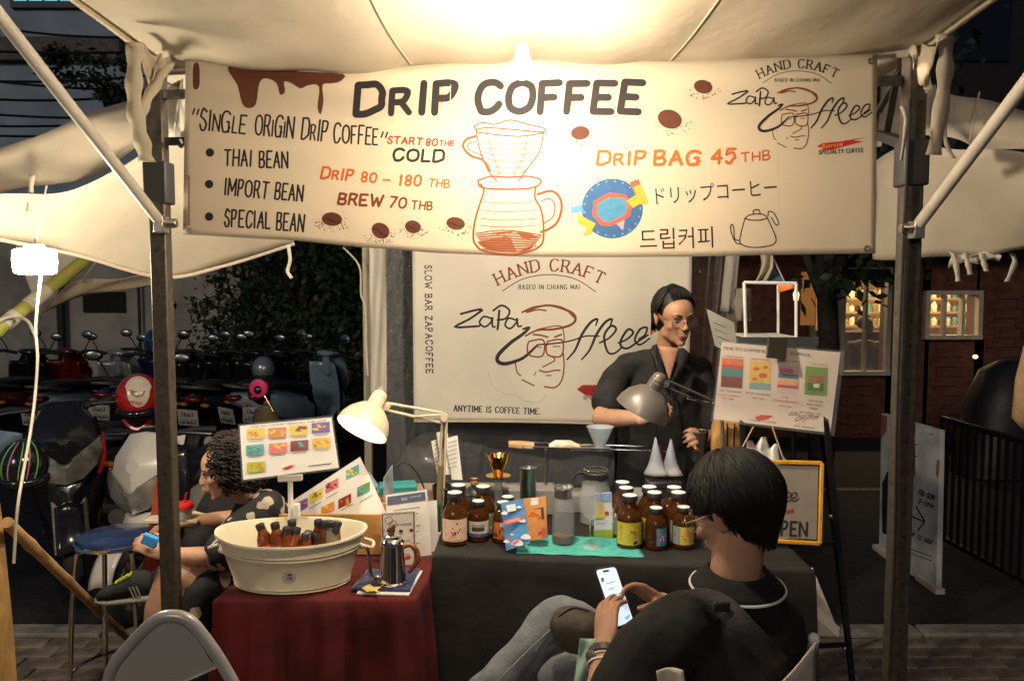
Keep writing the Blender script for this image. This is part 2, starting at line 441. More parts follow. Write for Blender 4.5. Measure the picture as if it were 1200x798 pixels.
# awning
def awn(u, v):
    px = lerp(186, 1080, u); Yh = YL(px) - .03; h = P(px, interp(HEM, px), Yh)
    f = V((lerp(-1.80, 2.0, u), .75, 3.02 + .05 * math.sin(u * 3.1)))
    p = h.lerp(f, v)
    e = math.sin(math.pi * u); s_ = math.sin(math.pi * min(1, v * 1.2))
    p.z -= .16 * e * s_
    p.z += .006 * math.sin(u * 19 + v * 5) * (1 - v * .6) * e + .006 * math.sin(u * 41 - v * 9) * max(0, 1 - v * 2.2) + .003 * math.sin((u + v) * 23)
    w_ = max(0, 1 - v * 9); p.z -= 0
    return p
part('awning', MB().grid(awn, 90, 44), canvas, tent, solid=.002, sm=180)
for u_ in (.335, .665):
    part('awning_seam', MB().grid(lambda a, v: awn(u_ + (a - .5) * .0035, v) + V((0, 0, -.003)), 1, 60), canvas_dk, tent, solid=.001, sm=180)
hm = MB().grid(lambda u, v: (lambda p: V((p.x, p.y + .012 + .006 * math.sin(u * 60), p.z + .004 - .022 * v)))(awn(u, 0)), 120, 2)
part('awning_hem', hm, canvas, tent, solid=.002, sm=180)
for sgn, pts in ((-1, [awn(0, t / 12) for t in range(13)]), (1, [awn(1, t / 12) for t in range(13)])):
    part('awning_edge', MB().tube([p + V((0, 0, -.008)) for p in pts], .011, 8, flat=.6), canvas_dk, tent)
# roof behind the banner
apex = V((.05, 3.5, 3.05)); b0, b1, b2, b3 = V((LP.x, 2.5, 2.33)), V((RP.x, 2.3, 2.33)), V((1.25, 4.5, 2.33)), V((-1.0, 4.5, 2.33))
for a, b in ((b0, b1), (b1, b2), (b2, b3), (b3, b0)):
    part('roof_panel', MB().grid(lambda u, v: a.lerp(b, u).lerp(apex, v) - V((0, 0, .10 * math.sin(math.pi * v) * (.4 + .6 * math.sin(math.pi * u)))), 14, 10), canvas, tent, solid=.002, sm=180)
tr = MB()
tr.beam(b0 + V((0, 0, -.06)), b1 + V((0, .03, -.06)), .025)
part('truss_bar', tr, steel_d, tent)
for a, b, c in ((P(1050, 95, 2.45), P(1036, 175, 2.9), .02), (P(1064, 170, 2.32), P(1030, 158, 2.9), .03), (P(1060, 75, 2.4), P(1030, 130, 2.8), .018), (P(196, 166, 2.5), P(226, 166, 2.5), .022)):
    part('truss_arm', MB().beam(a, b, c), post_dk, tent)
part('bolt', MB().tube([P(212, 166, 2.48), P(212, 171, 2.44)], .008, 8), chrome, tent)
# diagonal braces out to the awning
for A, B in (((P(189, 262, 2.46)), P(-70, -70, 1.75)), ((P(1073, 268, 2.26)), P(1290, -20, 1.72))):
    part('brace', MB().tube([A, A.lerp(B, .5), B], .0165, 14), white_tube, tent)
    c = MB().tube([A + V((-.045 if A.x > 0 else .05, -.002, 0)), A + V((.012 if A.x > 0 else -.012, -.002, 0))], .014, 8); c.box(A + V((0, 0, -.004)), (.03, .05, .05))
    part('brace_clamp', c, M('clamp_zinc', (.6, .56, .5), .35, .9), tent, bevel=.003)
part('bolt', MB().tube([P(1058, 267, 2.24), P(1070, 267, 2.24)], .007, 8), chrome, tent)
# loose corner cloth and hanging ties
def ribbon(pts, w_, mat, parent, name='tie', tw=0, nm=6):
    pts = smooth(pts, nm); n = len(pts)
    vs = []
    for i, p in enumerate(pts):
        a = tw * i / n; d = V((math.cos(a), math.sin(a) * .8, 0)) * w_ / 2 * (1 + .18 * math.sin(i * 1.1)); vs += [p - d, p + d]
    m = MB(); m.add(vs, [(2 * i, 2 * i + 1, 2 * i + 3, 2 * i + 2) for i in range(n - 1)])
    return part(name, m, mat, parent, solid=.0025, sm=180)
ribbon([P(158, 50, 2.3), P(157, 90, 2.32), P(158, 130, 2.34), P(166, 165, 2.36), P(172, 190, 2.38)], .045, canvas, tent, tw=.25)
ribbon([P(198, 74, 2.44), P(182, 100, 2.42), P(168, 125, 2.4), P(160, 150, 2.4)], .035, canvas, tent, tw=.5)
ribbon([P(1107, 40, 2.2), P(1108, 75, 2.22), P(1104, 120, 2.24), P(1094, 182, 2.26)], .045, canvas, tent, tw=.25)
ribbon([P(1108, 130, 2.25), P(1108, 165, 2.26), P(1118, 186, 2.27)], .012, rope, tent)
ribbon([P(1058, 125, 2.24), P(1062, 145, 2.22), P(1056, 188, 2.22)], .016, rope, tent, tw=1)
def corner(q):
    a, b, c_, d = q
    return lambda u, v: a.lerp(b, u).lerp(d.lerp(c_, u), v) + V((0, -.02 * math.sin(u * 9 + v * 4), .012 * math.sin(u * 14)))
part('corner_gusset', MB().grid(corner([P(168, 55, 2.35), P(200, 72, 2.45), P(196, 82, 2.47), P(172, 98, 2.4)]), 10, 6), canvas_dk, tent, solid=.002, sm=180)
part('corner_gusset', MB().grid(corner([P(1062, 60, 2.28), P(1100, 50, 2.2), P(1090, 110, 2.26), P(1072, 92, 2.28)]), 10, 6), canvas_dk, tent, solid=.002, sm=180)

# string of cloth gusset behind left post: white inner side sheet
part('side_sheet', MB().grid(corner([P(196, 78, 2.62), P(222, 78, 2.62), P(222, 165, 2.62), P(196, 165, 2.62)]), 6, 6), vinyl2, tent, solid=.002, sm=180)

# ================================================================== front banner
def BY(px, py):
    u = (px - 214) / 814; v = (py - 80) / 220
    return lerp(2.455, 2.262, u) - .03 * math.sin(math.pi * u) + .007 * math.sin(u * 13 + v * 1.3) + .006 * math.sin(u * 5 - v * 4) + .004 * math.sin((u * 8 + v * 3)) * (1 - v)
SB = Bent(BY)
BT = [(214, 68), (330, 78), (440, 79), (540, 74), (620, 70), (800, 72), (900, 68), (1028, 64)]
BB = [(214, 275), (330, 281), (440, 291), (520, 297), (620, 301), (700, 301.5), (800, 301), (900, 299), (1026, 297)]
ban = thing('front_banner', 'wide cream coffee price banner with brown drip artwork hung across the front of the tent', 'banner', SB(620, 300))
def bfn(u, v):
    px = lerp(lerp(217.5, 214.5, v), lerp(1028, 1026, v), u); return SB(px, lerp(interp(BT, px), interp(BB, px), v))
part('cloth', MB().grid(bfn, 110, 30), vinyl, ban, solid=.0012, sm=180)
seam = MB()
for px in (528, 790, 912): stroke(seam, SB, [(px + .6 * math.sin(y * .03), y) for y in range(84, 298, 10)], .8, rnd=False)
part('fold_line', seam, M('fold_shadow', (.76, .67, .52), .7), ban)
INK = ink('black', 38, 34, 34); BRN = ink('brown', 122, 60, 30); ORG = ink('orange', 200, 92, 28); RED = ink('red', 200, 50, 35)
INKG = ink('charcoal', 48, 50, 54); TAN = ink('tan', 205, 170, 130)
def T(parent, S, mat, fn, name='lettering', label=None):
    m = MB(); fn(m, S); return part(name, m, mat, parent, sm=0, label=label)
# headline: shadow below, then the letters
T(ban, lambda x, y, h=0: SB(x, y, h * .3), TAN, lambda m, S: (strokes_text(m, S, 'DRIP', 419, 136, 538, 134, 34, 8.6, gap=.34, slant=.12, jit=.05, sizes=[1, .8, 1, 1.02]), strokes_text(m, S, 'COFFEE', 561, 133, 750, 133, 33, 8.6, gap=.34, slant=.12, jit=.05)))
T(ban, SB, INK, lambda m, S: strokes_text(m, S, 'DRIP', 417, 134, 535, 131, 34, 8.4, gap=.34, slant=.12, jit=.05, sizes=[1, .8, 1, 1.02]), label='bold black marker lettering of the drink name, first word')
T(ban, SB, INK, lambda m, S: strokes_text(m, S, 'COFFEE', 559, 131, 748, 131, 33, 8.4, gap=.34, slant=.12, jit=.05), label='bold black marker lettering of the drink name, second word')
AM = dict(t=2.3, gap=.36, jit=.035)
def amatic(m, S, s, *a, **k):
    d = dict(AM); d.update(k); strokes_text(m, S, s, *a, d['t'], gap=d['gap'], jit=d['jit'], wide=1, sizes=d.get('sizes'), H1=d.get('H1'))
T(ban, SB, INK, lambda m, S: (amatic(m, S, 'SINGLE', 234, 152, 287, 157, 24, gap=.28, sizes=[1, 1, .8, 1, .8, .9]), amatic(m, S, 'ORIGIN', 299, 158, 343, 162, 24, gap=.28, sizes=[.95, 1, .75, 1, .75, 1]),
     amatic(m, S, 'DRIP', 353, 163, 383, 166, 24, gap=.3, sizes=[1, .75, 1, 1]), amatic(m, S, 'COFFEE', 391, 167, 442, 170, 22, gap=.32, sizes=[1, .95, .9, .95, .9, .85]),
     [stroke(m, S, [(x, y), (x - 2.2, y + 6)], 2) for x, y in ((228, 128), (233, 128.5), (449, 155), (454, 155.5))]))
T(ban, SB, INK, lambda m, S: (amatic(m, S, 'THAI', 263, 194, 294, 195, 18.5), amatic(m, S, 'BEAN', 304, 196, 337, 197, 18.5), disc(m, S, 246, 179, 5)))
T(ban, SB, INK, lambda m, S: (amatic(m, S, 'IMPORT', 263, 228, 313, 233, 19), amatic(m, S, 'BEAN', 322, 233, 354, 236, 18.5), disc(m, S, 245, 216, 5)))
T(ban, SB, INK, lambda m, S: (amatic(m, S, 'SPECIAL', 263, 265, 316, 268, 19), amatic(m, S, 'BEAN', 324, 269, 355, 271.5, 20), disc(m, S, 245, 254, 5)))
MK = dict(gap=.34, slant=.1, jit=.05)
T(ban, SB, RED, lambda m, S: (strokes_text(m, S, 'START', 454, 168, 494, 170, 8, 1.9, **MK), strokes_text(m, S, '80', 499, 171, 512, 171, 8, 1.9, **MK), strokes_text(m, S, 'THB', 515, 171, 531, 171, 6, 1.4, **MK)))
T(ban, SB, INK, lambda m, S: strokes_text(m, S, 'COLD', 461, 188, 519, 190, 13, 3.2, **MK))
T(ban, SB, ORG, lambda m, S: (strokes_text(m, S, 'DRIP', 376, 209, 413, 212, 12.5, 2.7, sizes=[1, .8, 1, 1], **MK), strokes_text(m, S, '80', 423, 213, 440, 214, 11, 2.4, **MK),
   stroke(m, S, [(449, 211), (457, 211.5)], 2), strokes_text(m, S, '180', 467, 217, 492, 218, 12, 2.6, **MK), strokes_text(m, S, 'THB', 502, 219, 526, 220, 9, 1.7, **MK)))
T(ban, SB, BRN, lambda m, S: (strokes_text(m, S, 'BREW', 396, 239, 447, 242, 12.5, 3, **MK), strokes_text(m, S, '70', 456, 243, 475, 244, 12, 2.4, **MK), strokes_text(m, S, 'THB', 482, 245, 506, 246, 9, 1.8, **MK)))
T(ban, SB, ink('amber', 190, 98, 40), lambda m, S: (strokes_text(m, S, 'DRIP', 700, 193, 756, 193, 15, 3.6, sizes=[1, .8, 1, 1], **MK), strokes_text(m, S, 'BAG', 767, 193, 819, 193, 15.5, 3.8, **MK),
   strokes_text(m, S, '45', 834, 192, 861, 191, 16, 3.4, **MK), strokes_text(m, S, 'THB', 869, 190, 902, 187, 10, 2, **MK)))
T(ban, SB, INK, lambda m, S: font_text(m, S, 'ドリップコーヒー', 769, 239, 911, 228, 17))
T(ban, SB, INK, lambda m, S: font_text(m, S, '드립커피', 750, 291, 836, 288, 20))
# chocolate running down from the top edge
CH = ink('chocolate', 92, 48, 28); CHL = ink('chocolate_light', 150, 95, 66)
T(ban, SB, CH, lambda m, S: (fill(m, S, [(227, 76), (233, 76), (234, 98), (231, 105), (227, 104), (226, 95)], 3),
   fill(m, S, [(267, 78), (300, 78), (350, 84), (402, 87), (398, 96), (388, 98), (378, 100), (379, 118), (376, 134), (372, 126), (374, 102), (362, 100), (352, 104), (342, 98), (333, 96), (334, 108), (328, 111), (324, 98), (312, 92), (304, 98), (300, 122), (292, 127), (284, 122), (278, 100)], 3)), name='chocolate_drip')
T(ban, SB, CHL, lambda m, S: (stroke(m, S, [(p.x, p.y) for p in smooth([(272, 84, 0), (282, 108, 0), (289, 122, 0), (297, 118, 0), (301, 99, 0), (312, 88, 0), (325, 93, 0)], 4)], 1),
   stroke(m, S, [(p.x, p.y) for p in smooth([(337, 93, 0), (352, 100, 0), (368, 96, 0), (379, 96, 0), (396, 91, 0)], 4)], 1), stroke(m, S, [(376, 104), (375.5, 128)], .8), stroke(m, S, [(229, 80), (229, 100)], .8)), name='drip_highlight')
# beans on a bed of specks
BEANS = [(389, 257, 12, 8, .1), (446, 270.5, 11, 9, .5), (484, 266, 9.5, 7.5, .2), (534, 262, 11, 7.5, .15), (680, 156, 11, 8, -.1), (785, 140, 14.5, 11, .3), (824, 102, 11, 8, .2)]
rb = random.Random(5)
for x, y, a, b, r_ in BEANS:
    sp = MB(); bn = MB(); bd = MB(); bl = MB()
    for i in range(46):
        an = rb.uniform(0, math.pi) if rb.random() < .8 else rb.uniform(0, 6.28); d = rb.uniform(.9, 1.65)
        disc(sp, SB, x + math.cos(an) * a * d * 1.15, y + 2 + math.sin(an) * b * d, rb.uniform(.35, .9), n=5)
    disc(bd, SB, x, y, a, b, 18, r_)
    h0 = .0012
    vs = [SB(x + math.cos(k / 18 * 6.283) * (a - 1.3) * math.cos(r_) - math.sin(k / 18 * 6.283) * (b - 1.3) * math.sin(r_), y + math.cos(k / 18 * 6.283) * (a - 1.3) * math.sin(r_) + math.sin(k / 18 * 6.283) * (b - 1.3) * math.cos(r_), h0) for k in range(18)]
    bn.add(vs, [tuple(range(18))])
    for q in (-1, 1):
        pts = [(x + t * a * .85 * math.cos(r_) - (q * .6 + 1.3 * math.sin(t * 3)) * math.sin(r_), y + t * a * .85 * math.sin(r_) + (q * .6 + 1.3 * math.sin(t * 3)) * math.cos(r_)) for t in [-1 + i / 5 for i in range(11)]]
        stroke(bl, (lambda S, k_: lambda X, Y, h: S(X, Y, h + .0022))(SB, 0), pts, 1.7)
    part('bean_specks', sp, INK, ban, sm=0, kind='stuff'); bo = part('printed_bean', bn, ink('bean', 158, 88, 50), ban, sm=0); part('bean_outline', bd, CH, bo, sm=0); part('bean_crease', bl, CH, bo, sm=0)
# dripper and server drawing
DR = ink('sepia', 138, 64, 24)
def drawing(m, S):
    c = lambda pts, t=1.3, k=5: stroke(m, S, [(p.x, p.y) for p in smooth([(a, b, 0) for a, b in pts], k)], t * 1.25)
    c([(556, 148), (566, 144), (580, 146), (598, 141), (618, 146), (636, 150), (636, 155), (600, 152), (570, 150), (558, 152), (556, 148)])
    c([(558, 155), (580, 158), (610, 160), (637, 156)]); c([(558, 152), (562, 175), (572, 200), (582, 212)]); c([(637, 156), (632, 178), (618, 198), (608, 212)])
    c([(557, 160), (546, 164), (543, 173), (552, 183), (566, 188), (574, 200)], 2.2); c([(558, 166), (549, 169), (550, 176), (566, 183)], 1)
    for i in range(6): c([(564 + i * 2, 165 + i * 7), (580 + i, 168 + i * 7), (610, 168 + i * 7), (630 - i * 3, 165 + i * 7)], .7)
    c([(570, 150), (575, 175), (586, 205)], .7); c([(620, 150), (614, 180), (602, 205)], .7)
    c([(560, 212), (575, 207), (596, 208), (620, 207), (634, 212), (625, 220), (596, 222), (565, 220), (560, 212)], 1.6)
    c([(563, 216), (567, 224), (562, 240), (556, 262), (555, 282), (562, 292)], 1.8); c([(628, 219), (627, 232), (634, 246), (637, 266), (636, 284), (628, 292)], 1.8)
    c([(562, 292), (580, 297), (605, 298), (628, 292)], 1.8); c([(630, 228), (646, 224), (656, 232), (658, 246), (652, 262), (640, 270), (634, 272)], 2.4)
    c([(634, 236), (644, 233), (650, 240), (648, 254), (637, 262)], 1.2)
    for y in (236, 246, 256, 264): c([(562, y), (580, y + 2), (605, y + 2), (630, y)], .6)
    for q in range(9): c([(558 + q * 1.2, 274 + q * 2.2), (585, 270 + q * 3), (612, 272 + q * 2.8), (635 - q * 1.5, 276 + q * 1.8)], 1.1)
T(ban, SB, DR, drawing, name='dripper_drawing')
T(ban, SB, CHL, lambda m, S: disc(m, (lambda S: lambda x, y, h: S(x, y, .0006))(S), 597, 283, 38, 12), name='drawn_coffee')
# drip bag emblem
T(ban, SB, ink('blue', 48, 92, 140), lambda m, S: disc(m, S, 717.5, 244.5, 36, 35, 28), name='emblem_disc')
S1 = lambda x, y, h=0: SB(x, y, h + .0005)
T(ban, S1, ink('pale_blue', 90, 150, 190), lambda m, S: (fill(m, S, [(668, 243), (682, 240), (684, 248), (670, 250)]), [disc(m, S, 717.5 + 33 * math.cos(a), 244.5 + 32 * math.sin(a), 1.4, n=6) for a in [i * .3 for i in range(21)]]), name='emblem_trim')
T(ban, S1, ink('coral', 222, 86, 60), lambda m, S: (fill(m, S, [(696, 236), (714, 226), (733, 228), (741, 242), (738, 254), (716, 265), (704, 264), (694, 252)]), fill(m, S, [(738, 214), (748, 210), (760, 238), (750, 240)])), name='emblem_wrapper')
S2 = lambda x, y, h=0: SB(x, y, h + .001)
T(ban, S2, ink('teal_blue', 66, 130, 165), lambda m, S: fill(m, S, [(700, 239), (715, 231), (731, 232), (736, 243), (733, 251), (716, 260), (706, 259), (699, 251)]), name='emblem_bag')
T(ban, S2, ink('yellow', 230, 165, 50), lambda m, S: (fill(m, S, [(676, 250), (690, 258), (698, 262), (692, 274), (684, 276), (688, 266), (678, 262)]), fill(m, S, [(734, 236), (746, 228), (742, 220), (750, 216), (760, 238), (748, 240), (742, 244)])), name='emblem_arrow')
T(ban, S1, ink('pink', 200, 150, 165), lambda m, S: (fill(m, S, [(706, 233), (712, 224), (718, 232)]), fill(m, S, [(722, 262), (730, 270), (732, 258)])), name='emblem_tips')
# kettle line drawing
def kdraw(m, S, x=887, y=268, s=1.0):
    c = lambda pts, t=1.3: stroke(m, S, [(p.x, p.y) for p in smooth([(x + a * s, y + b * s, 0) for a, b in pts], 5)], t)
    c([(-14, -12), (-20, 12), (-17, 19), (-5, 22), (10, 21), (20, 18), (22, 10), (12, -13)]); c([(-14, -12), (-8, -16), (5, -17), (12, -13), (4, -10), (-8, -10), (-14, -12)])
    c([(-4, -17), (-4, -21), (2, -22), (4, -17)]); c([(13, -15), (14, -20), (20, -18), (25, -8), (24, -4), (21, -6), (17, -13)]); c([(-20, 14), (-26, 12), (-27, 0), (-29, -5)]); c([(-18, 18), (-24, 17), (-29, 8), (-31, -2), (-29, -5)])
T(ban, SB, INK, kdraw, name='kettle_drawing')
# maker's mark: arched words, script, face in a flat cap
def mark(parent, S, x, y, s, brown, words=True, ff=(0, 0)):
    X = lambda a, b: (x + a * s, y + b * s)
    c = lambda m, pts, t, tp=0, k=6: stroke(m, S, [(p.x, p.y) for p in smooth([V((*X(a, b), 0)) for a, b in pts], k)], t * s, taper=tp)
    if words:
        wy = ff[1]; cv = arc_curve(*X(-46, -66 + wy), *X(74, -67 + wy), 16 * s)
        T(parent, S, BRN if brown else INK, lambda m, S: strokes_text(m, S, 'HAND CRAFT', *X(-50, -66 + wy), *X(80, -67 + wy), 13.5 * s, 2.3 * s, gap=.42, nib=.45, serif=True, curve=cv))
        T(parent, S, INK, lambda m, S: (stroke(m, S, [(p.x, p.y) for p in smooth([V((*X(-41, -59 + wy), 0)), V((*X(-17, -73 + wy), 0)), V((*X(13, -78 + wy), 0)), V((*X(44, -73 + wy), 0)), V((*X(68, -58 + wy), 0))], 6)], 1 * s),
             strokes_text(m, S, 'BASED IN CHIANG MAI', *X(-22, -61 + wy), *X(49, -61 + wy), 5.2 * s, .9 * s, gap=.5, nib=.6)))
    def script(m, S):
        c(m, [(-90, -32), (-75, -36), (-65, -37), (-80, -26), (-97, -17), (-80, -17), (-68, -18)], 2.6, 0, 3)
        c(m, [(-55, -27), (-63, -29), (-68, -22), (-62, -17), (-55, -22), (-53, -28), (-53, -18), (-50, -17)], 2.2)
        c(m, [(-45, -36), (-46, -22), (-47, -14)], 2.6); c(m, [(-52, -36), (-42, -42), (-33, -36), (-37, -27), (-47, -25)], 2.4)
        c(m, [(-26, -25), (-34, -27), (-38, -19), (-32, -15), (-25, -22), (-24, -27), (-23, -18), (-19, -18)], 2.2)
        c(m, [(-18, -14), (-10, -16), (-18, -8), (-32, 2), (-46, 16), (-46, 24), (-36, 26), (-18, 20), (-6, 10), (0, 4)], 4.6, .55)
        c(m, [(0, 4), (24, 2), (40, -1), (56, -6), (72, -6)], 1.8)
        for q in (0, 17): c(m, [(34 + q, 22), (44 + q, 10), (52 + q, -8), (62 + q, -22), (70 + q, -26), (68 + q, -18)], 3.2, .5)
        c(m, [(72, 2), (84, -4), (92, -14), (86, -18), (78, -6), (82, 12), (90, 14), (100, 6)], 2.8, .3)
        c(m, [(94, 2), (104, -2), (112, -10), (106, -14), (98, -2), (98, 6), (106, 8), (118, 0), (130, -8)], 2.8, .3)
        c(m, [(118, -2), (126, -8), (128, -16), (120, -14), (114, -2), (120, 4), (132, -4)], 2.6, .3)
    T(parent, S, INK, script)
    def face(m, S):
        c(m, [(-15, -6), (0, -13), (18, -14), (36, -18), (44, -24), (42, -32), (30, -38), (14, -42), (0, -40), (-14, -34)], 3, .4)
        c(m, [(-18, -34), (-4, -40), (16, -42), (32, -38), (43, -28)], 2.2); c(m, [(-12, -34), (0, -37), (10, -36)], 1.8)
        for q in (0, 22): c(m, [(-10 + q, 0), (6 + q, -2), (8 + q, 10), (4 + q, 18), (-10 + q, 16), (-12 + q, 6), (-10 + q, 0)], 1.8, 0, 3)
        c(m, [(-5, -8), (4, -7), (12, -5)], 2); c(m, [(20, -5), (28, -8)], 2); c(m, [(8, 5), (12, 4)], 1.6)
        c(m, [(-4, 6), (4, 7)], 1.2); c(m, [(18, 6), (26, 6)], 1.2)
        c(m, [(18, 18), (20, 22), (14, 26), (6, 30)], 1.5); c(m, [(2, 34), (10, 36), (20, 34), (26, 34)], 1.7); c(m, [(10, 40), (16, 40)], 1.3)
        c(m, [(30, 14), (31, 30), (28, 46), (20, 54), (8, 53)], 1.7); c(m, [(-26, 26), (-24, 36), (-20, 40)], 1.5); c(m, [(-18, 45), (-4, 52)], 1.6); c(m, [(0, -14), (26, -18), (31, -6), (30, 4)], 1.4)
        c(m, [(-2, 36), (-4, 40)], 1.1)
    T(parent, S, BRN, face, name='cap_face_drawing')
SBm = lambda x, y, h=0: SB(x, y, h)
mark(ban, SBm, 924.5, 134.5, .74, False, ff=(0, 9))
T(ban, SB, ink('red_swash', 190, 40, 50), lambda m, S: fill(m, S, [(957, 172), (964, 168), (985, 166), (1014, 161), (1000, 165), (1012, 166), (996, 170), (975, 176), (962, 177), (965, 174)]), name='brush_swash')
T(ban, S1, ink('yellow_letters', 235, 190, 60), lambda m, S: font_text(m, S, 'คั่วกาแฟ', 963, 174, 988, 171, 4))
T(ban, SB, INK, lambda m, S: strokes_text(m, S, 'SPECIALTY COFFEE', 960, 181, 1012, 178.5, 4.6, 1, gap=.42, nib=.7))
def orn(m, S):
    for q in range(3): stroke(m, S, [(217 + q * 1.6, 206 + q * 2), (221.5, 206 + q * 2), (221.5, 264 - q * 2), (215.5 + q * 1.6, 264 - q * 2)], .9)
T(ban, SB, BRN, orn, name='frame_ornament')
gr = MB()
for x, y in ((1016, 291), (222, 270), (1020, 72)):
    p = SB(x, y, .002); gr.torus(p, .007, .0022, Matrix.Rotation(R(90), 3, 'X'), 14, 6)
part('eyelet', gr, steel, ban)
# lamp bulbs under the tent
bulb_m = M('bulb_glow', (1, .86, .62), .3, emit=1150, ecol=(1, .83, .62))
bulb_c = M('bulb_glow_inner', (1, .9, .74), .3, emit=1600, ecol=(1, .86, .68))
socket = M('lamp_socket', (.7, .68, .62), .5)
def bulb(p, top, r, mat, label, hang=.015):
    t = thing('light_bulb', label, 'light bulb', p - V((0, 0, r)))
    part('globe', MB().ell(p, (r, r, r * 1.15), n=20), mat, t); part('socket', MB().tube([p + V((0, 0, r)), p + V((0, 0, r + .035))], [.016, .014], 12), socket, t)
    part('cord', MB().tube([p + V((0, 0, r + .03)), p + V((0, abs(hang) * .4, .05)), V((p.x, p.y + hang, top))], .0015, 6), rope, t)
bulb(P(612, 79, 1.85), P(612, 76, 2.34).z, .024, bulb_m, 'glaring bare bulb added to light the front of the banner near its top edge', .49)  # added lamp for the banner front; the stall's own bulb hangs behind
bulb(P(616, 90, 2.47), 2.6, .03, bulb_c, 'bare bulb under the tent roof behind the front banner')
# ================================================================== back banner, tied across the rear of the tent
def RY(px, py):
    u = (px - 484) / 328; return 3.95 + .02 * math.sin(u * 9 + py * .012) + .012 * math.sin(u * 17 - py * .02) + (px - 484) * -.0003
SR = Bent(RY)
rb_ = thing('rear_banner', 'pale logo banner with brown and black lettering at the back behind the barista', 'banner', SR(640, 497))
part('cloth', MB().grid(lambda u, v: SR(lerp(lerp(483, 485, v), lerp(812, 806, v), u), lerp(lerp(270, 270, u), lerp(494, 502, u) - 3 * math.sin(u * 3.14), v)), 60, 36), vinyl2, rb_, solid=.0012, sm=180)
part('hem', MB().grid(lambda u, v: SR(lerp(485, 806, u), lerp(494, 502, u) - 3 * math.sin(u * 3.14) - 1.2 + v * 2.2, .0025), 40, 1), canvas, rb_, solid=.001)
SRm = lambda x, y, h=0: SR(x, y, h)
mark(rb_, SRm, 630, 400, 1.0, True)
# arch words sit a little left of the face: written above by mark()
T(rb_, SR, INK, lambda m, S: strokes_text(m, S, 'SLOW BAR ZAPACOFFEE', 498, 311, 499.5, 437, 7.5, 1.5, gap=.42, nib=.6, serif=True))
T(rb_, SR, INK, lambda m, S: strokes_text(m, S, 'ANYTIME IS COFFEE TIME.', 532, 481.5, 633, 485.5, 6.8, 1.35, gap=.42, nib=.6, serif=True))
T(rb_, SR, ink('red_swash2', 150, 34, 30), lambda m, S: fill(m, S, [(676, 456), (683, 451), (700, 451), (714, 449), (714, 463), (700, 464), (686, 463), (680, 459)]), name='brush_swash')
T(rb_, lambda x, y, h=0: SR(x, y, h + .001), ink('yellow_letters', 235, 190, 60), lambda m, S: font_text(m, S, 'คั่ว', 687, 460, 700, 459, 5))
T(rb_, SR, INK, lambda m, S: strokes_text(m, S, 'SPECIALTY', 684, 468, 716, 468, 4, .8, gap=.42))
st = MB(); rq = random.Random(2)
stroke(st, SR, [(p.x, p.y) for p in smooth([V((*q_, 0)) for q_ in ((572, 436), (577, 452), (590, 461), (606, 464), (616, 470), (632, 471), (640, 462))], 5)], .9, rnd=False)
part('water_stain', st, M('stain', (.60, .55, .46), .8), rb_)
# neighbouring white strip and clear plastic curtain behind
solo('fabric_strip', 'narrow white fabric strip hanging beside the rear left tent pole', 'curtain', MB().grid(lambda u, v: P(lerp(433, 453, u), lerp(288, 470, v), 4.3 + .02 * math.sin(u * 7 + v * 3)), 8, 14), vinyl2, solid=.002, sm=180)
def plastic_mat():
    m = bpy.data.materials.new('clear_plastic'); m.use_nodes = True; n = m.node_tree.nodes; L = m.node_tree.links; b = n['Principled BSDF']
    b.inputs['Roughness'].default_value = .12; b.inputs['Base Color'].default_value = (.75, .76, .78, 1); b.inputs['Alpha'].default_value = .16
    b.inputs['Specular IOR Level'].default_value = 1
    tc = n.new('ShaderNodeTexCoord'); mp = n.new('ShaderNodeMapping'); mp.inputs['Scale'].default_value = (5, 5, 1.4); mp.inputs['Rotation'].default_value = (0, .5, 0)
    nz = n.new('ShaderNodeTexNoise'); nz.inputs['Scale'].default_value = 5; nz.inputs['Detail'].default_value = 4; nz.inputs['Distortion'].default_value = 1.5
    bp = n.new('ShaderNodeBump'); bp.inputs['Strength'].default_value = .9; bp.inputs['Distance'].default_value = .03
    L.new(tc.outputs['Object'], mp.inputs[0]); L.new(mp.outputs[0], nz.inputs['Vector']); L.new(nz.outputs[0], bp.inputs['Height']); L.new(bp.outputs[0], b.inputs['Normal'])
    return m
clearp = plastic_mat()
def ply(x0, x1, y0, y1, Y, amp):
    return MB().grid(lambda u, v: P(lerp(x0, x1, u), lerp(y0, y1, v), Y + amp * math.sin(u * 11 + v * 2) + amp * .6 * math.sin(u * 23 - v * 5)), 40, 20)
solo('plastic_curtain', 'clear wrinkled plastic curtain left of and below the rear logo banner', 'curtain', ply(453, 720, 280, 640, 4.12, .02), clearp, sm=180)
solo('plastic_curtain', 'clear pleated plastic curtain gathered to the right of the barista', 'curtain', MB().grid(lambda u, v: P(lerp(lerp(806, 800, v), lerp(872, 842, v), u), lerp(270, 480, v), 4.1 + .05 * math.sin(u * 26)), 60, 10), clearp, sm=180)
solo('fabric_strip', 'white fabric strip hanging down behind the plastic curtain right of the barista', 'curtain', MB().grid(lambda u, v: P(lerp(852, 868, u) - 8 * v, lerp(285, 365, v), 4.25 + .02 * math.sin(u * 9)), 6, 10), vinyl2, solid=.002, sm=180)
solo('fabric_strip', 'twisted cream fabric strip hanging above the white display frame', 'curtain', MB().grid(lambda u, v: P(lerp(888, 902, u) + 6 * math.sin(v * 3) - 4 * v, lerp(290, 330, v), 3.9 + .03 * math.sin(u * 9 + v * 4)), 6, 10), canvas, solid=.002, sm=180)
solo('tie_cord', 'white cord knotted to the rear left tent pole', 'cord', MB().tube([P(402, 290, 4.3), P(421, 312, 4.3), P(423, 345, 4.28), P(428, 360, 4.28), P(429, 400, 4.3), P(431, 440, 4.3)], .005, 6, sm=5), rope)
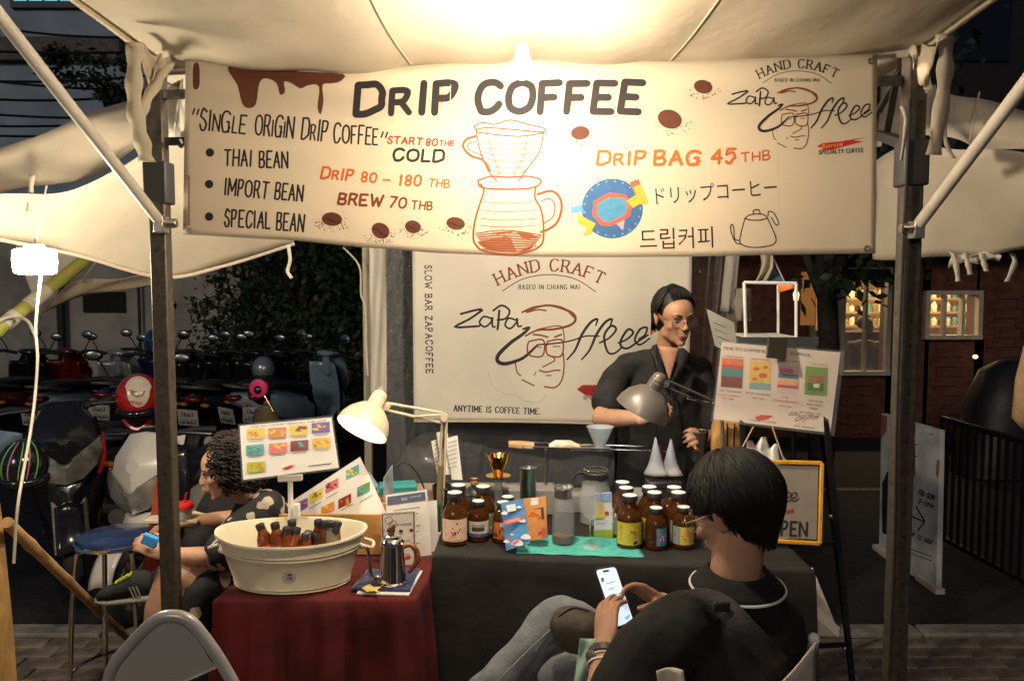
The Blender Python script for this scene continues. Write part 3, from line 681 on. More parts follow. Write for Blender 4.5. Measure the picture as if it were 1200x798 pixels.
solo('tie_cord', 'short white cord hanging from the lower edge of the neighbouring canopy', 'cord', MB().tube([P(338, 288, 3.6), P(340, 305, 3.6), P(337, 318, 3.61), P(342, 326, 3.6)], .008, 6, sm=5), rope)

# ================================================================== tables
cloth_bk = M('black_cloth', (.014, .012, .010), .85, var=.3, scale=9, bump=.6, bscale=12)
vel = M('red_velvet', (.10, .006, .005), .85, var=.45, scale=6, bump=.5, bscale=11)
ztop = .785
A0, A1 = PZ(509, 649, ztop), PZ(953, 668, ztop)
def drape_table(name, label, c, z, mat, group=None, amp=.018, nfold=26, lip=.012, topmat=None, zb=0.0, seed=1):
    """c: four top corners fl, fr, br, bl. one cloth: flat top rounding over into folds that reach the ground"""
    t = thing(name, label, 'table', V((c[0] + c[1] + c[2] + c[3]) / 4).to_3d() - V((0, 0, z)))
    rr = random.Random(seed); ctr = (c[0] + c[1] + c[2] + c[3]) / 4
    per = []
    N = 44
    for a, b in ((0, 1), (1, 2), (2, 3), (3, 0)):
        for i in range(N): per.append(c[a].lerp(c[b], i / N))
    n = len(per); ph = [rr.uniform(0, 6.28) for _ in range(4)]
    rings_ = []
    for (dz, out, fa) in ((0, -.03, 0), (.0, -.006, 0), (-.003, .003, .0), (-.012, .008, .02), (-.06, .012, .15), (-.2, .02, .5), (-.4, .03, .8), (-.76 * z / .78, .045, 1.1)):
        ring = []
        for i, p in enumerate(per):
            d = (p - ctr); d.z = 0; d.normalize(); s_ = i / n * 6.283
            f = (math.sin(s_ * nfold + ph[0]) * .6 + math.sin(s_ * nfold * .43 + ph[1]) * .7 + math.sin(s_ * nfold * 1.9 + ph[2]) * .3) * amp * fa
            ring.append(V((p.x, p.y, z + dz)) + d * (out + f))
        rings_.append(ring)
    m = MB(); vs = [p for r in rings_ for p in r]; fs = []
    for i in range(len(rings_) - 1):
        for j in range(n): k_ = (j + 1) % n; fs.append((i * n + j, i * n + k_, (i + 1) * n + k_, (i + 1) * n + j))
    m.add(vs, fs); m.add([V((p.x, p.y, z)) for p in rings_[0]], [tuple(range(n))])
    part('tablecloth', m, mat, t, sm=60)
    for i, p in enumerate(c):
        q = p.lerp(ctr, .12); part('leg', MB().tube([V((q.x, q.y, zb)), V((q.x, q.y, z - .03))], .014, 8), steel_d, t)
    part('tabletop', MB().slab([V((p.x, p.y, z - .03)).lerp(V((ctr.x, ctr.y, z - .03)), .02) for p in c], .022), M('table_board', (.3, .28, .25), .6), t)
    return t
dY = V((.012, .60, 0))
bt = drape_table('front_table', 'long table under a black cloth that carries the brown bottles', [A0, A1, A1 + dY, A0 + dY], ztop, cloth_bk, amp=.014, nfold=44)
rt0, rt1 = PZ(251, 702, .70), PZ(486, 700, .70); rt2 = rt1 + V((.10, .66, 0)); rt3 = rt0 + V((.06, .66, 0))
rt = drape_table('side_table', 'small table under a dark red velvet cloth carrying the cream tub', [rt0, rt1, rt2, rt3], .70, vel, amp=.030, nfold=25, seed=5)
bt2_0, bt2_1 = P(545, 620, 3.35), P(860, 620, 3.35)
zb2 = .80
work = drape_table('work_table', 'dark work table behind the bottles in front of the barista', [V((-.52, 3.16, zb2 - .03)), V((.95, 3.16, zb2 - .03)), V((.95, 3.6, zb2 - .03)), V((-.52, 3.6, zb2 - .03))], zb2 - .03, cloth_bk, amp=.01, nfold=20, seed=9)

# teal cloth
solo('place_mat', 'turquoise cloth mat under the glass carafe and wine glass', 'mat', MB().grid(lambda u, v: V((*(PZ(lerp(609, 743, u) + v * lerp(-4, 12, u), lerp(626, 631, u) + v * 22, ztop + .003).xy), ztop + .003 + .001 * math.sin(u * 30 + v * 9))), 30, 10), M('turquoise_cloth', (.07, .42, .36), .7, var=.15, scale=30, bump=.3, bscale=80), solid=.003, sm=180)

# ================================================================== brown glass bottles
amber = M('amber_glass', (.36, .12, .025), .06, var=.05, trans=.85, ior=1.42)
capw = M('cap_white', (.82, .80, .76), .4, var=.03); capb = M('cap_black', (.02, .02, .02), .4)
class Cyl:
    """label wrapped on a bottle: u across (-1..1 of the label's half angle), v up (0..1)"""
    def __init__(s, c, r, z0, z1, a0, half): s.c, s.r, s.z0, s.z1, s.a0, s.h = c, r, z0, z1, a0, half
    def __call__(s, u, v, h=0):
        a = s.a0 + u * s.h; return s.c + V((math.sin(a) * (s.r + h), -math.cos(a) * (s.r + h), lerp(s.z0, s.z1, v)))
def wrap(S, u0, v0, u1, v1, h=0, n=10):
    m = MB(); m.grid(lambda a, b: S(lerp(u0, u1, a), lerp(v0, v1, b), h), n, 1); return m
def bottle(px, capy, big, label, kind, face=0, nolabel=False):
    H_ = .18 if big else .14; r = .0435 if big else .0375
    c = PZ(px, capy, ztop + H_); c = V((c.x, c.y, ztop + .001))
    t = thing('brown_bottle', label, 'bottle', c, 'brown glass bottles on the black table')
    k = H_ / .18; b = .55 if big else .60
    pr = [(r * .86, 0), (r, .006), (r, H_ * b), (r * .985, H_ * (b + .05)), (r * .86, H_ * (b + .13)), (r * .64, H_ * (b + .22)), (r * .52, H_ * (b + .29)), (r * .50, H_ * .90), (r * .5, H_ * .97)]
    part('glass', MB().lathe(pr, c, 28), amber, t)
    part('cap', MB().lathe([(r * .60, H_ * .895), (r * .62, H_ * .90), (r * .62, H_ * .985), (r * .58, H_)], c, 24), capb, t)
    part('cap_top', MB().lathe([(r * .57, H_ - .0005), (r * .57, H_ + .0012), (r * .5, H_ + .002)], c, 24), capw, t)
    ang = math.atan2(-c.x, -(c.y)) if 0 else 0
    S = Cyl(c, r + .0008, .008 * 1 + ztop * 0 + .010, H_ * b * .96, face, 1.15)
    def lay(name, mat, u0, v0, u1, v1, h): part(name, wrap(S, u0, v0, u1, v1, h), mat, t, sm=180)
    rr = random.Random(int(px * 7 + capy))
    def blobs(name, mat, n, box, rad, h=.0008):
        m = MB()
        for i in range(n):
            u, v = rr.uniform(box[0], box[2]), rr.uniform(box[1], box[3]); q = rr.uniform(*rad)
            m.add([S(u + q * math.cos(a) * rr.uniform(.6, 1.2), v + q * 1.1 * math.sin(a), h + i * .00001) for a in [j * 1.047 for j in range(6)]], [(0, 1, 2, 3, 4, 5)])
        part(name, m, mat, t, sm=0)
    def words(name, mat, s, u0, v, u1, hgt, h=.0012, vert=False):
        m = MB(); vs, fs = font_mesh(s)
        if vert: m.add([S(u0 + b * hgt, v - a * (v - u1), h) for a, b in vs], fs)
        else: m.add([S(lerp(u0, u1, a), v + b * hgt, h) for a, b in vs], fs)
        part(name, m, mat, t, sm=0)
    K = INK
    if kind == 'peach':
        lay('label_paper', ink('peach', 240, 205, 175), -1.1, 0, 1.1, 1, 0); blobs('printed_petals', ink('plum', 140, 40, 40), 9, (-.1, .3, .45, .85), (.04, .09)); blobs('printed_specks', ink('salmon', 215, 120, 90), 7, (-.8, .1, .8, .95), (.02, .05)); words('lettering', BRN, '드립커피', -.65, .92, .2, .06, vert=True); words('lettering', BRN, 'COFFEE', -.6, .04, .5, .05)
    elif kind == 'photo':
        lay('label_paper', ink('cream', 225, 215, 200), -1, .05, 1, .92, 0); lay('printed_photo', ink('photo_dark', 70, 62, 55), -.6, .38, .45, .74, .0008); lay('printed_photo', ink('photo_light', 170, 165, 150), -.55, .6, .4, .72, .0012)
        lay('printed_band', ink('blue', 48, 92, 140), -.98, .06, .98, .24, .0009); words('lettering', K, 'SLOW BAR', -.6, .8, .5, .06); blobs('printed_stroke', RED, 2, (-.1, .14, .3, .18), (.05, .09), .0013)
    elif kind == 'orange':
        lay('label_paper', ink('label_orange', 215, 110, 45), -1, 0, 1, .95, 0); blobs('printed_leaves', ink('leaf_green', 60, 80, 40), 9, (-.9, .1, .9, .9), (.07, .16)); blobs('printed_fruit', ink('bright_orange', 245, 150, 60), 5, (-.8, .1, .8, .7), (.08, .16), .0012); lay('printed_tag', ink('cream', 225, 215, 200), -.25, .72, .45, .95, .0015)
    elif kind == 'yellow':
        lay('label_paper', ink('label_yellow', 205, 185, 65), -1.15, 0, 1.15, 1, 0); blobs('printed_figure', ORG, 5, (-.1, .4, .35, .65), (.05, .11)); blobs('printed_specks', ink('olive', 70, 75, 25), 14, (-.9, .08, .9, .95), (.015, .04)); blobs('printed_figure', INK, 3, (.15, .1, .5, .22), (.04, .08)); words('lettering', K, '커피한잔', -.75, .9, .4, .07, vert=True)
    elif kind == 'blue':
        S.h = .75; S.a0 = face + .45; lay('label_paper', ink('sky_label', 90, 140, 185), -.75, .0, .75, .95, 0); lay('printed_band', ink('label_orange', 215, 110, 45), -.5, .55, .5, .62, .001); blobs('printed_clouds', ink('cloud', 215, 220, 225), 5, (-.55, .1, .55, .9), (.06, .13)); blobs('printed_stroke', RED, 3, (-.5, .1, .5, .4), (.04, .08), .0013)
    elif kind == 'split':
        lay('label_paper', ink('label_lemon', 225, 195, 70), -1, 0, 1, .98, 0); lay('printed_panel', ink('grey_blue', 130, 150, 155), -.98, .01, -.3, .96, .0008); blobs('printed_blossom', ink('blossom', 225, 150, 140), 4, (.1, .35, .8, .7), (.1, .2)); blobs('printed_stroke', RED, 2, (-.85, .5, -.6, .75), (.05, .1), .0013); blobs('printed_leaves', ink('leaf_green', 60, 80, 40), 5, (-.2, .2, .9, .9), (.03, .06), .0014)
    elif kind == 'green': lay('label_paper', ink('label_sage', 110, 125, 95), -1, 0, 1, .95, 0); blobs('printed_specks', ink('cream', 225, 215, 200), 5, (-.8, .2, .8, .9), (.05, .1))
    return t
bottle(533, 577, True, 'tall brown bottle with a peach label, leftmost in the front row', 'peach', .0)
bottle(537, 568.5, True, 'tall brown bottle behind the one with the peach label', 'green', 0)
bottle(566, 570, True, 'tall brown bottle behind the small one with a photo label', 'green', .3)
bottle(560.5, 587, False, 'small brown bottle with a cream and blue photo label', 'photo', .1)
bottle(590, 588.5, False, 'small brown bottle with an orange leafy label partly behind the blue packet', 'orange', 0)
bottle(595, 582, False, 'small brown bottle right behind the one with the orange label', 'green', .5)
bottle(738, 580.4, True, 'tall brown bottle with a mustard yellow label', 'yellow', 0)
bottle(733.5, 571.6, True, 'tall brown bottle just behind the one with the mustard label', 'green', -.4)
bottle(729.5, 565, True, 'tall brown bottle at the back of the row behind the mustard label', 'photo', -.3)
bottle(769, 595, False, 'small brown bottle with a little sky blue label with orange band', 'blue', 0)
bottle(767, 577, True, 'tall brown bottle behind the one with the sky blue label', 'yellow', -.7)
bottle(761, 570.5, True, 'tall brown bottle furthest back in the row of the sky blue label', 'green', .4)
bottle(801, 594, False, 'small brown bottle with a yellow and grey label beside the seated man', 'split', -.15)
bottle(795, 577, True, 'tall brown bottle behind the yellow and grey label, closest to the seated man\'s glasses', 'green', .3)
bottle(790, 571, True, 'tall brown bottle furthest back beside the seated man\'s forehead', 'green', .1)

# ================================================================== glassware
glass = M('clear_glass', (.93, .95, .94), .03, var=.01, trans=1, ior=1.25)
glass_t = M('thin_glass', (.55, .58, .58), .04, var=.01, alpha=.19, spec=1)
coffee = M('brewed_coffee', (.16, .045, .015), .2)
def base_at(px, py, z=ztop, dz=0): p = PZ(px, py, z); return V((p.x, p.y, z))
c = base_at(660, 637)
t = thing('glass_carafe', 'tall glass carafe with a finger of dark coffee and a steel collar', 'carafe', c)
part('glass', MB().lathe([(.034, .002), (.040, .006), (.041, .05), (.040, .10), (.034, .145), (.0265, .175), (.028, .19), (.033, .197), (.031, .197), (.025, .176), (.032, .144), (.038, .1), (.039, .05), (.037, .008), (.001, .005)], c + V((0, 0, .004)), 30), glass_t, t)
part('coffee', MB().lathe([(.036, .008), (.0385, .012), (.0385, .034), (.036, .035)], c, 28), coffee, t)
part('collar', MB().lathe([(.0275, .163), (.031, .166), (.030, .185), (.034, .196), (.033, .199), (.027, .186), (.026, .166)], c, 28), steel, t)
part('rim', MB().torus(c + V((0, 0, .203)), .032, .0016, None, 28, 6), glass, t)
c = base_at(692, 641)
t = thing('wine_glass', 'stemmed wine glass in front of the tall carafe', 'wine glass', c)
part('foot', MB().lathe([(.036, .003), (.036, .0045), (.02, .006), (.006, .012), (.001, .0125)], c, 30), M('thin_glass_foot', (.8, .84, .84), .04, alpha=.35, spec=1), t)
part('stem', MB().lathe([(.0045, .012), (.0035, .03), (.0035, .085), (.007, .097)], c, 14), glass, t)
part('bowl', MB().lathe([(.001, .098), (.014, .101), (.032, .118), (.041, .140), (.043, .158), (.036, .195), (.029, .225), (.028, .225), (.035, .195), (.042, .158), (.040, .140), (.031, .119), (.013, .102), (.001, .1)], c, 34), glass_t, t)
part('rim', MB().torus(c + V((0, 0, .225)), .0285, .0011, None, 30, 6), glass, t)
c = base_at(701, 622); c.y = 2.95
t = thing('glass_jar', 'large glass jug with a dark collar behind the wine glass', 'jug', c)
part('glass', MB().lathe([(.05, .002), (.06, .01), (.062, .09), (.052, .14), (.042, .17), (.045, .2), (.044, .2), (.041, .17), (.05, .14), (.060, .09), (.058, .012), (.001, .006)], c, 30), glass_t, t)
part('collar', MB().lathe([(.043, .172), (.047, .176), (.047, .196), (.043, .2)], c, 28), capb, t); part('rim', MB().torus(c + V((0, 0, .207)), .044, .003, None, 28, 8), glass, t)
part('handle', MB().tube([c + V((-.045, 0, .19)), c + V((-.07, -.01, .195)), c + V((-.09, -.01, .17))], .005, 8, sm=4), capb, t)

# ================================================================== packets standing on the table
def card(name, label, cat, q, th, mat, group=None, lean=None, parent=None, frame=None):
    """q: world corners tl, tr, br, bl"""
    if parent: t = parent
    else: t = thing(name, label, cat, (q[2] + q[3]) / 2, group)
    m = MB(); nrm = (q[1] - q[0]).cross(q[3] - q[0]).normalized()
    if nrm.dot(O - q[0]) > 0: nrm = -nrm
    m.rings([[p for p in q], [p + nrm * th for p in q]]); part('sheet' if not parent else name, m, mat, t, sm=0)
    return t, Flat(q[0], q[1], q[2])
def pq4(pts, Ys): return [P(x, y, Y) for (x, y), Y in zip(pts, Ys)]
sleeve = M('clear_sleeve', (.9, .9, .9), .08, var=.02, alpha=.05, spec=.8)
q = pq4([(587, 589), (613, 584), (621, 636), (593, 645)], [2.67, 2.66, 2.59, 2.62])
t, S = card('drip_packet', 'light blue drip coffee packet with white clouds leaning on the bottles', 'packet', q, .008, ink('packet_blue', 85, 140, 190), 'drip packets leaning on the bottles')
T(t, S, ink('cloud', 215, 220, 225), lambda m, S: [fill(m, S, [(x + a * r, y + b * r * .7) for a, b in ((-1, .3), (-.4, -.6), (.3, -.8), (.9, -.2), (1, .5), (0, .7))], 2) for x, y, r in ((591, 601, 4), (612, 610, 4), (616, 629, 6), (594, 634, 4), (606, 636, 7), (608, 594, 3), (600, 626, 2))], name='printed_cloud')
T(t, S, ink('tag', 220, 218, 210), lambda m, S: fill(m, S, [(593, 592), (604, 590), (605, 598), (595, 600)]), name='printed_tag')
T(t, S, ink('coral', 222, 86, 60), lambda m, S: (fill(m, S, [(591, 610), (612, 605), (613, 609), (592, 615)]), fill(m, S, [(600, 636), (607, 632), (609, 634), (602, 639)]), fill(m, S, [(594, 633), (598, 631), (598, 635)])), name='printed_band')
T(t, lambda x, y, h=0: S(x, y, h + .001), ink('cloud', 215, 220, 225), lambda m, S: font_text(m, S, 'COFFEE', 594, 613, 610, 609, 2.6))
q = pq4([(613, 584), (640, 581), (641, 630), (619, 634)], [2.72, 2.70, 2.66, 2.67])
t, S = card('drip_packet', 'orange drip coffee packet with a mountain picture right of the blue one', 'packet', q, .008, ink('packet_orange', 205, 140, 75), 'drip packets leaning on the bottles')
T(t, S, ink('tag', 220, 218, 210), lambda m, S: fill(m, S, [(622, 584), (631, 583), (631, 591), (622, 592)]), name='printed_tag')
T(t, S, ink('night', 50, 50, 62), lambda m, S: fill(m, S, [(617, 599), (627, 596), (637, 594), (638, 608), (622, 611), (618, 607)]), name='printed_picture')
T(t, lambda x, y, h=0: S(x, y, h + .0008), ORG, lambda m, S: (fill(m, S, [(618, 605), (624, 599), (632, 603), (636, 608), (622, 609)]), font_text(m, S, 'ROAST', 624, 608.5, 637, 606.5, 2.2)), name='printed_picture')
T(t, S, ink('dusk', 190, 95, 80), lambda m, S: (fill(m, S, [(619, 622), (640, 617), (641, 630), (620, 633)])), name='printed_band')
T(t, lambda x, y, h=0: S(x, y, h + .0008), RED, lambda m, S: fill(m, S, [(622, 628), (634, 622), (637, 625), (625, 630)]), name='printed_stroke')
q = pq4([(697, 578), (717, 577), (718, 634), (696, 635)], [2.80, 2.80, 2.78, 2.78])
t, S = card('sample_packet', 'white yellow and green drip sample packet standing behind the wine glass', 'packet', q, .01, ink('pack_white', 205, 210, 215))
for nm, cc, pts in (('printed_band', ink('pack_blue', 130, 165, 210), [(697, 578), (717, 577), (717, 587), (697, 588)]), ('printed_band', ink('label_lemon', 225, 195, 70), [(697, 588), (708, 588), (708, 607), (697, 607)]), ('printed_band', ink('pack_lime', 150, 175, 60), [(696, 621), (718, 620), (718, 632), (696, 633)])):
    T(t, S, cc, lambda m, S: fill(m, S, pts), name=nm)
T(t, lambda x, y, h=0: S(x, y, h + .0008), RED, lambda m, S: (fill(m, S, [(697, 633), (706, 629), (708, 631), (699, 635)]), disc(m, S, 711, 601, 2.4)), name='printed_stroke')
T(t, S, INKG, lambda m, S: (font_text(m, S, 'DRIP BAG', 698, 609, 706, 609, 2), font_text(m, S, 'COFFEE', 698, 614, 708, 614, 2)))

# ================================================================== brewing things on the work table
gold = M('polished_gold', (.83, .50, .12), .12, 1, var=.1); wood = M('warm_wood', (.42, .20, .08), .45, var=.4, scale=18)
zw = zb2 - .03
def at_w(px, py, Y): p = P(px, py, Y); return p
c = P(584, 571, 3.0); c.z = ztop
c = V((c.x, c.y, ztop))
t = thing('gold_dripper', 'ribbed gold pour-over dripper on a glass stand', 'dripper', c)
zz = P(584, 558, 3.0).z - ztop
n = 40; rs = []
for r, z in ((.014, zz - .008), (.018, zz + .004), (.021, zz + .022), (.034, zz + .052), (.043, zz + .078), (.0445, zz + .082), (.041, zz + .078), (.03, zz + .05), (.012, zz + .02)):
    rs.append([c + V((math.cos(6.2832 * k / n) * r * (1 + .03 * (k % 2)), math.sin(6.2832 * k / n) * r * (1 + .03 * (k % 2)), z)) for k in range(n)])
part('cone', MB().rings(rs), gold, t, sm=20)
part('saucer', MB().lathe([(.015, zz - .004), (.046, zz), (.048, zz + .004), (.015, zz + .002)], c, 32), gold, t)
part('glass_stand', MB().lathe([(.045, .002), (.045, .01), (.018, .02), (.016, zz - .01), (.028, zz - .004)], c, 24), M('stand_glass', (.6, .6, .58), .06, alpha=.4, spec=1), t)
c = V((P(556, 590, 2.95).x, 2.95, ztop))
t = thing('pour_over_kettle', 'dark steel gooseneck kettle with a wooden lid knob behind the left bottles', 'kettle', c)
part('body', MB().lathe([(.045, 0), (.058, .01), (.062, .06), (.055, .10), (.045, .112)], c, 30), M('gunmetal', (.12, .12, .12), .22, .9), t)
part('lid', MB().lathe([(.047, .112), (.046, .118), (.034, .135), (.02, .142), (.001, .143)], c, 28), black_pl, t)
part('knob', MB().lathe([(.008, .142), (.014, .148), (.016, .156), (.012, .166), (.015, .174), (.001, .176)], c, 18), wood, t)
part('spout', MB().tube([c + V((-.05, -.01, .03)), c + V((-.075, -.01, .05)), c + V((-.085, -.01, .10)), c + V((-.10, -.01, .13)), c + V((-.115, -.01, .132))], [.008, .007, .006, .005, .005], 10, sm=5), black_pl, t)
c = V((P(619, 575, 2.98).x, 2.98, ztop))
solo('steel_cup', 'tall brushed steel grinder cup between the gold dripper and the carafe', 'cup', MB().lathe([(.028, .0), (.03, .004), (.031, P(619, 549, 2.98).z - ztop), (.033, P(619, 549, 2.98).z - ztop + .005), (.029, P(619, 549, 2.98).z - ztop + .004), (.027, P(619, 549, 2.98).z - ztop - .004)], c, 30), steel)
c = V((P(604, 580, 2.92).x, 2.92, ztop))
t = thing('black_pan', 'shallow black dish with a handle between the bottles and the steel cup', 'dish', c)
part('dish', MB().lathe([(.03, 0), (.05, .04), (.062, .075), (.06, .076), (.045, .04), (.02, .01)], c, 24), black_gl, t)
part('handle', MB().tube([c + V((-.0, -.05, .07)), c + V((.02, -.08, .05))], .005, 8), black_gl, t)
# low grey crates behind
gb = M('grey_box', (.26, .25, .23), .7)
for (x0, y0, x1, y1, Y, lab) in ((528, 574, 652, 602, 3.05, 'low grey box behind the kettle and the gold dripper'), (640, 580, 700, 604, 3.08, 'low grey box behind the carafe'), (744, 580, 800, 602, 3.0, 'grey carton behind the right row of bottles')):
    a, b = P(x0, y0, Y), P(x1, y1, Y); a.z = max(a.z, ztop + .05)
    solo('storage_box', lab, 'box', MB().box(((a.x + b.x) / 2, Y + .06, (a.z + ztop) / 2 + .001), (b.x - a.x, .12, a.z - ztop)), gb, bevel=.006)
# rack with a long wooden-handled tray
rk = thing('brew_rail', 'slim steel rail with a pale wooden grip carrying the glass dripper', 'rail', P(700, 560, 3.05))
for dy, yy in ((0, 527), (.07, 522)):
    part('rod', MB().tube([P(612, yy - 3.5, 3.05 + dy), P(786 if dy else 789, yy + 2, 3.05 + dy)], .0035, 8), chrome, rk)
part('grip', MB().loft([((P(596, 522, 3.05).x, 3.08, P(596, 522, 3.05).z), .028, .010), ((P(610, 523, 3.05).x, 3.08, P(610, 523, 3.05).z), .032, .013), ((P(626, 524, 3.05).x, 3.08, P(626, 524, 3.05).z), .03, .012)], 16, 4), M('pale_wood', (.62, .38, .18), .5, var=.2), rk)
for px in (640, 770): part('upright', MB().tube([P(px, 526, 3.09), V((P(px, 526, 3.09).x, 3.16, zw))], .006, 8), steel_d, rk)
part('shelf_plate', MB().box(P(692, 525.5, 3.085), (.16, .07, .004)), steel, rk)
z1 = P(660, 524, 3.08)
solo('paper_packet', 'small brown and white paper packet lying on the steel rail', 'packet', MB().loft([((z1.x - .055, 3.085, z1.z + .004), .03, .004), ((z1.x - .03, 3.085, z1.z + .012), .035, .013), ((z1.x + .03, 3.085, z1.z + .012), .035, .012), ((z1.x + .065, 3.085, z1.z + .004), .03, .003)], 14, 3), M('kraft_pale', (.62, .42, .2), .6, var=.4, scale=25, col2=(.8, .76, .68)))
c = P(703, 527.5, 3.08); c = V((c.x, 3.08, c.z + .004))
t = thing('glass_dripper', 'faceted clear glass pour-over cone standing on the rail', 'dripper', c)
n = 24; rs = []
for i, (r, z) in enumerate(((.018, .0), (.02, .012), (.027, .03), (.036, .05), (.046, .072), (.054, .09), (.050, .09), (.033, .05), (.015, .012))):
    rs.append([c + V((math.cos(6.2832 * (k + .5 * (i % 2)) / n) * r, math.sin(6.2832 * (k + .5 * (i % 2)) / n) * r, z)) for k in range(n)])
part('cone', MB().rings(rs), M('cut_glass', (.75, .80, .84), .15, trans=.5, ior=1.4, var=.05), t, sm=5)
part('base_ring', MB().lathe([(.03, -.001), (.032, .001), (.03, .004), (.018, .004)], c, 24), M('cut_glass', (1, 1, 1)), t)
paperw = M('filter_paper', (.85, .84, .82), .8, transl=.3, var=.04)
for i, (px, lab) in enumerate(((770, 'white folded paper filter, the left of the two on the stand'), (787, 'white folded paper filter, the right of the two on the stand'))):
    b = P(px, 558, 3.0); tp = P(px + (3 if i == 0 else 4) - 4, 513 + i * 2, 3.0); l_, r_ = P(px - 15, 556, 3.02), P(px + 14, 557, 2.98)
    m = MB(); n = 12; vs = []
    for j in range(n + 1):
        v_ = j / n; wv = (1 - v_) ** .8 * .5
        for k, uu in enumerate((-1, -.5, 0, .5, 1)):
            bl_ = 1 - v_ ** 1.7
            p = l_.lerp(r_, .5 + uu * .5 * (1 - v_) ** 3); p = p + (tp - (l_ + r_) / 2) * v_ + V((.012 * math.sin(v_ * 3.1) * (1 if i else 1) * uu, -.022 * (1 - uu * uu) * (1 - v_), 0)); vs.append(p)
    fs = [(j * 5 + k, j * 5 + k + 1, (j + 1) * 5 + k + 1, (j + 1) * 5 + k) for j in range(n) for k in range(4)]
    m.add(vs, fs); m.add([p + V((0, .02, 0)) for p in vs], fs)
    solo('paper_filter', lab, 'filter', m, paperw, solid=.0008, sm=50)
c = P(777, 566, 3.0)
t = thing('dripper_stand', 'dark stand holding the two folded paper filters', 'stand', V((c.x, 3.0, ztop)))
part('tray', MB().box((c.x, 3.0, c.z), (.13, .09, .03)), M('smoky_plastic', (.05, .045, .045), .25), t, bevel=.008)
for dx in (-.05, .05): part('foot', MB().tube([(c.x + dx, 3.0, ztop), (c.x + dx, 3.0, c.z)], .006, 8), black_pl, t)

# ================================================================== cream tub with bottles in ice water
cream = M('cream_enamel', (.78, .70, .50), .38, var=.08, scale=8, coat=.2)
p = PZ(346, 676, .703); tc_ = V((p.x + .0, 2.585, .702))
tub = thing('metal_tub', 'oval cream enamelled tub full of small glass bottles', 'tub', tc_)
W1, D1, W0, D0, HT = .243, .165, .185, .125, .165
def ovring(w_, d_, z, n=56, tip=0): return [tc_ + V((math.cos(6.2832 * k / n) * w_, math.sin(6.2832 * k / n) * d_, z + tip * math.cos(6.2832 * k / n) ** 4)) for k in range(n)]
rs = []
prof = [(0, 0), (.03, .004), (.06, -.003), (.09, .003), (.11, .0), (.5, 0), (.66, 0), (.69, .004), (.72, 0), (.76, .004), (.79, 0), (.97, 0)]
for v_, o in prof: rs.append(ovring(lerp(W0, W1, v_) + o, lerp(D0, D1, v_) + o, HT * v_, tip=.012 * v_))
rs.append(ovring(W1 + .007, D1 + .007, HT * .98, tip=.012)); rs.append(ovring(W1 + .006, D1 + .006, HT * 1.02, tip=.012)); rs.append(ovring(W1 - .002, D1 - .002, HT * 1.015, tip=.012))
for v_ in (.9, .6, .2): rs.append(ovring(lerp(W0, W1, v_) - .004, lerp(D0, D1, v_) - .004, HT * v_ + .003, tip=.012 * v_))
part('body', MB().rings(rs), cream, tub, sm=60)
for s_ in (-1, 1):
    h = tc_ + V((s_ * (W1 - .01), 0, HT * .75)); part('handle', MB().tube([h + V((0, -.03, .01)), h + V((s_ * .03, -.03, .0)), h + V((s_ * .035, 0, -.008)), h + V((s_ * .03, .03, 0)), h + V((0, .03, .01))], .0055, 8, sm=5), cream, tub)
yy = lambda px, py: V((P(px, py, 2.5).x, 0, 0))
stc = P(346, 675, 2.51); sti = MB()
def tubS(x, z, h=0):
    v_ = (z - tc_.z) / HT; w_, d_ = lerp(W0, W1, v_) + h, lerp(D0, D1, v_) + h; a = (x - tc_.x) / w_; return V((x, tc_.y - d_ * math.sqrt(max(0, 1 - a * a)), z))
sx_, sz_ = stc.x, tc_.z + HT * .40
sti.add([tubS(sx_ + .021 * math.cos(a), sz_ + .021 * math.sin(a), .0012) for a in [k * .349 for k in range(18)]], [tuple(range(18))]); part('round_sticker', sti, ink('sticker', 205, 200, 190), tub, sm=0)
sti = MB(); sti.add([tubS(sx_ + x, sz_ + z, .002) for x, z in ((-.012, -.006), (.004, -.009), (.013, -.004), (.002, -.003))], [(0, 1, 2, 3)]); sti.add([tubS(sx_ + x, sz_ + z, .002) for x, z in ((-.008, .004), (.007, .002), (.009, .009), (-.002, .011))], [(0, 1, 2, 3)]); part('sticker_print', sti, BRN, tub, sm=0)
juice = M('juice_glass', (.55, .16, .05), .06, trans=.6, ior=1.3, var=.3, scale=8, col2=(.35, .08, .02))
solo('ice_water', 'ice water filling the cream tub around the bottles', 'water', MB().add(ovring(.205, .138, HT * .5), [tuple(range(56))]), M('ice_water', (.45, .42, .36), .1, trans=.3, var=.5, scale=60, bump=.8, bscale=70))
capc = M('bottle_cap_dark', (.05, .045, .045), .3, .4)
labs = ['front left', 'back'] 
tb_list = [(306, 640, -.5, 'lying low at the left end of the tub'), (331, 622, .1, 'with an orange wrapper left of the tub centre'), (325, 632, -.35, 'tilted left in the tub'), (342, 608, 0, 'upright at the back beside the menu clip'), (373, 608, 0, 'upright at the back of the tub centre'), (339, 627, .15, 'short one in the middle of the tub'), (352, 633, .2, 'leaning right in front of the tub centre'), (346, 637, -.1, 'lowest one at the front rim of the tub'), (377, 627, .1, 'silver necked at the front right of the tub'), (398, 626, .3, 'leaning at the right of the tub'), (406, 611, .12, 'clear necked at the back right of the tub'), (418, 616, .3, 'lying against the right rim of the tub'), (361, 638, 0, 'sunk low at the front of the tub'), (316, 634, -.3, 'tilting left behind the lowest left bottle'), (390, 637, .1, 'low beside the silver necked one'), (388, 612, .05, 'right of the tub centre at the back'), (320, 613, -.15, 'at the back left of the tub'), (294, 628, -.45, 'against the left wall of the tub'), (300, 616, -.3, 'at the far back left end of the tub')]
wr = [ink('wrap_blue', 90, 140, 170), ink('wrap_green', 150, 160, 60), ink('wrap_orange', 225, 110, 40), ink('wrap_white', 215, 205, 190)]
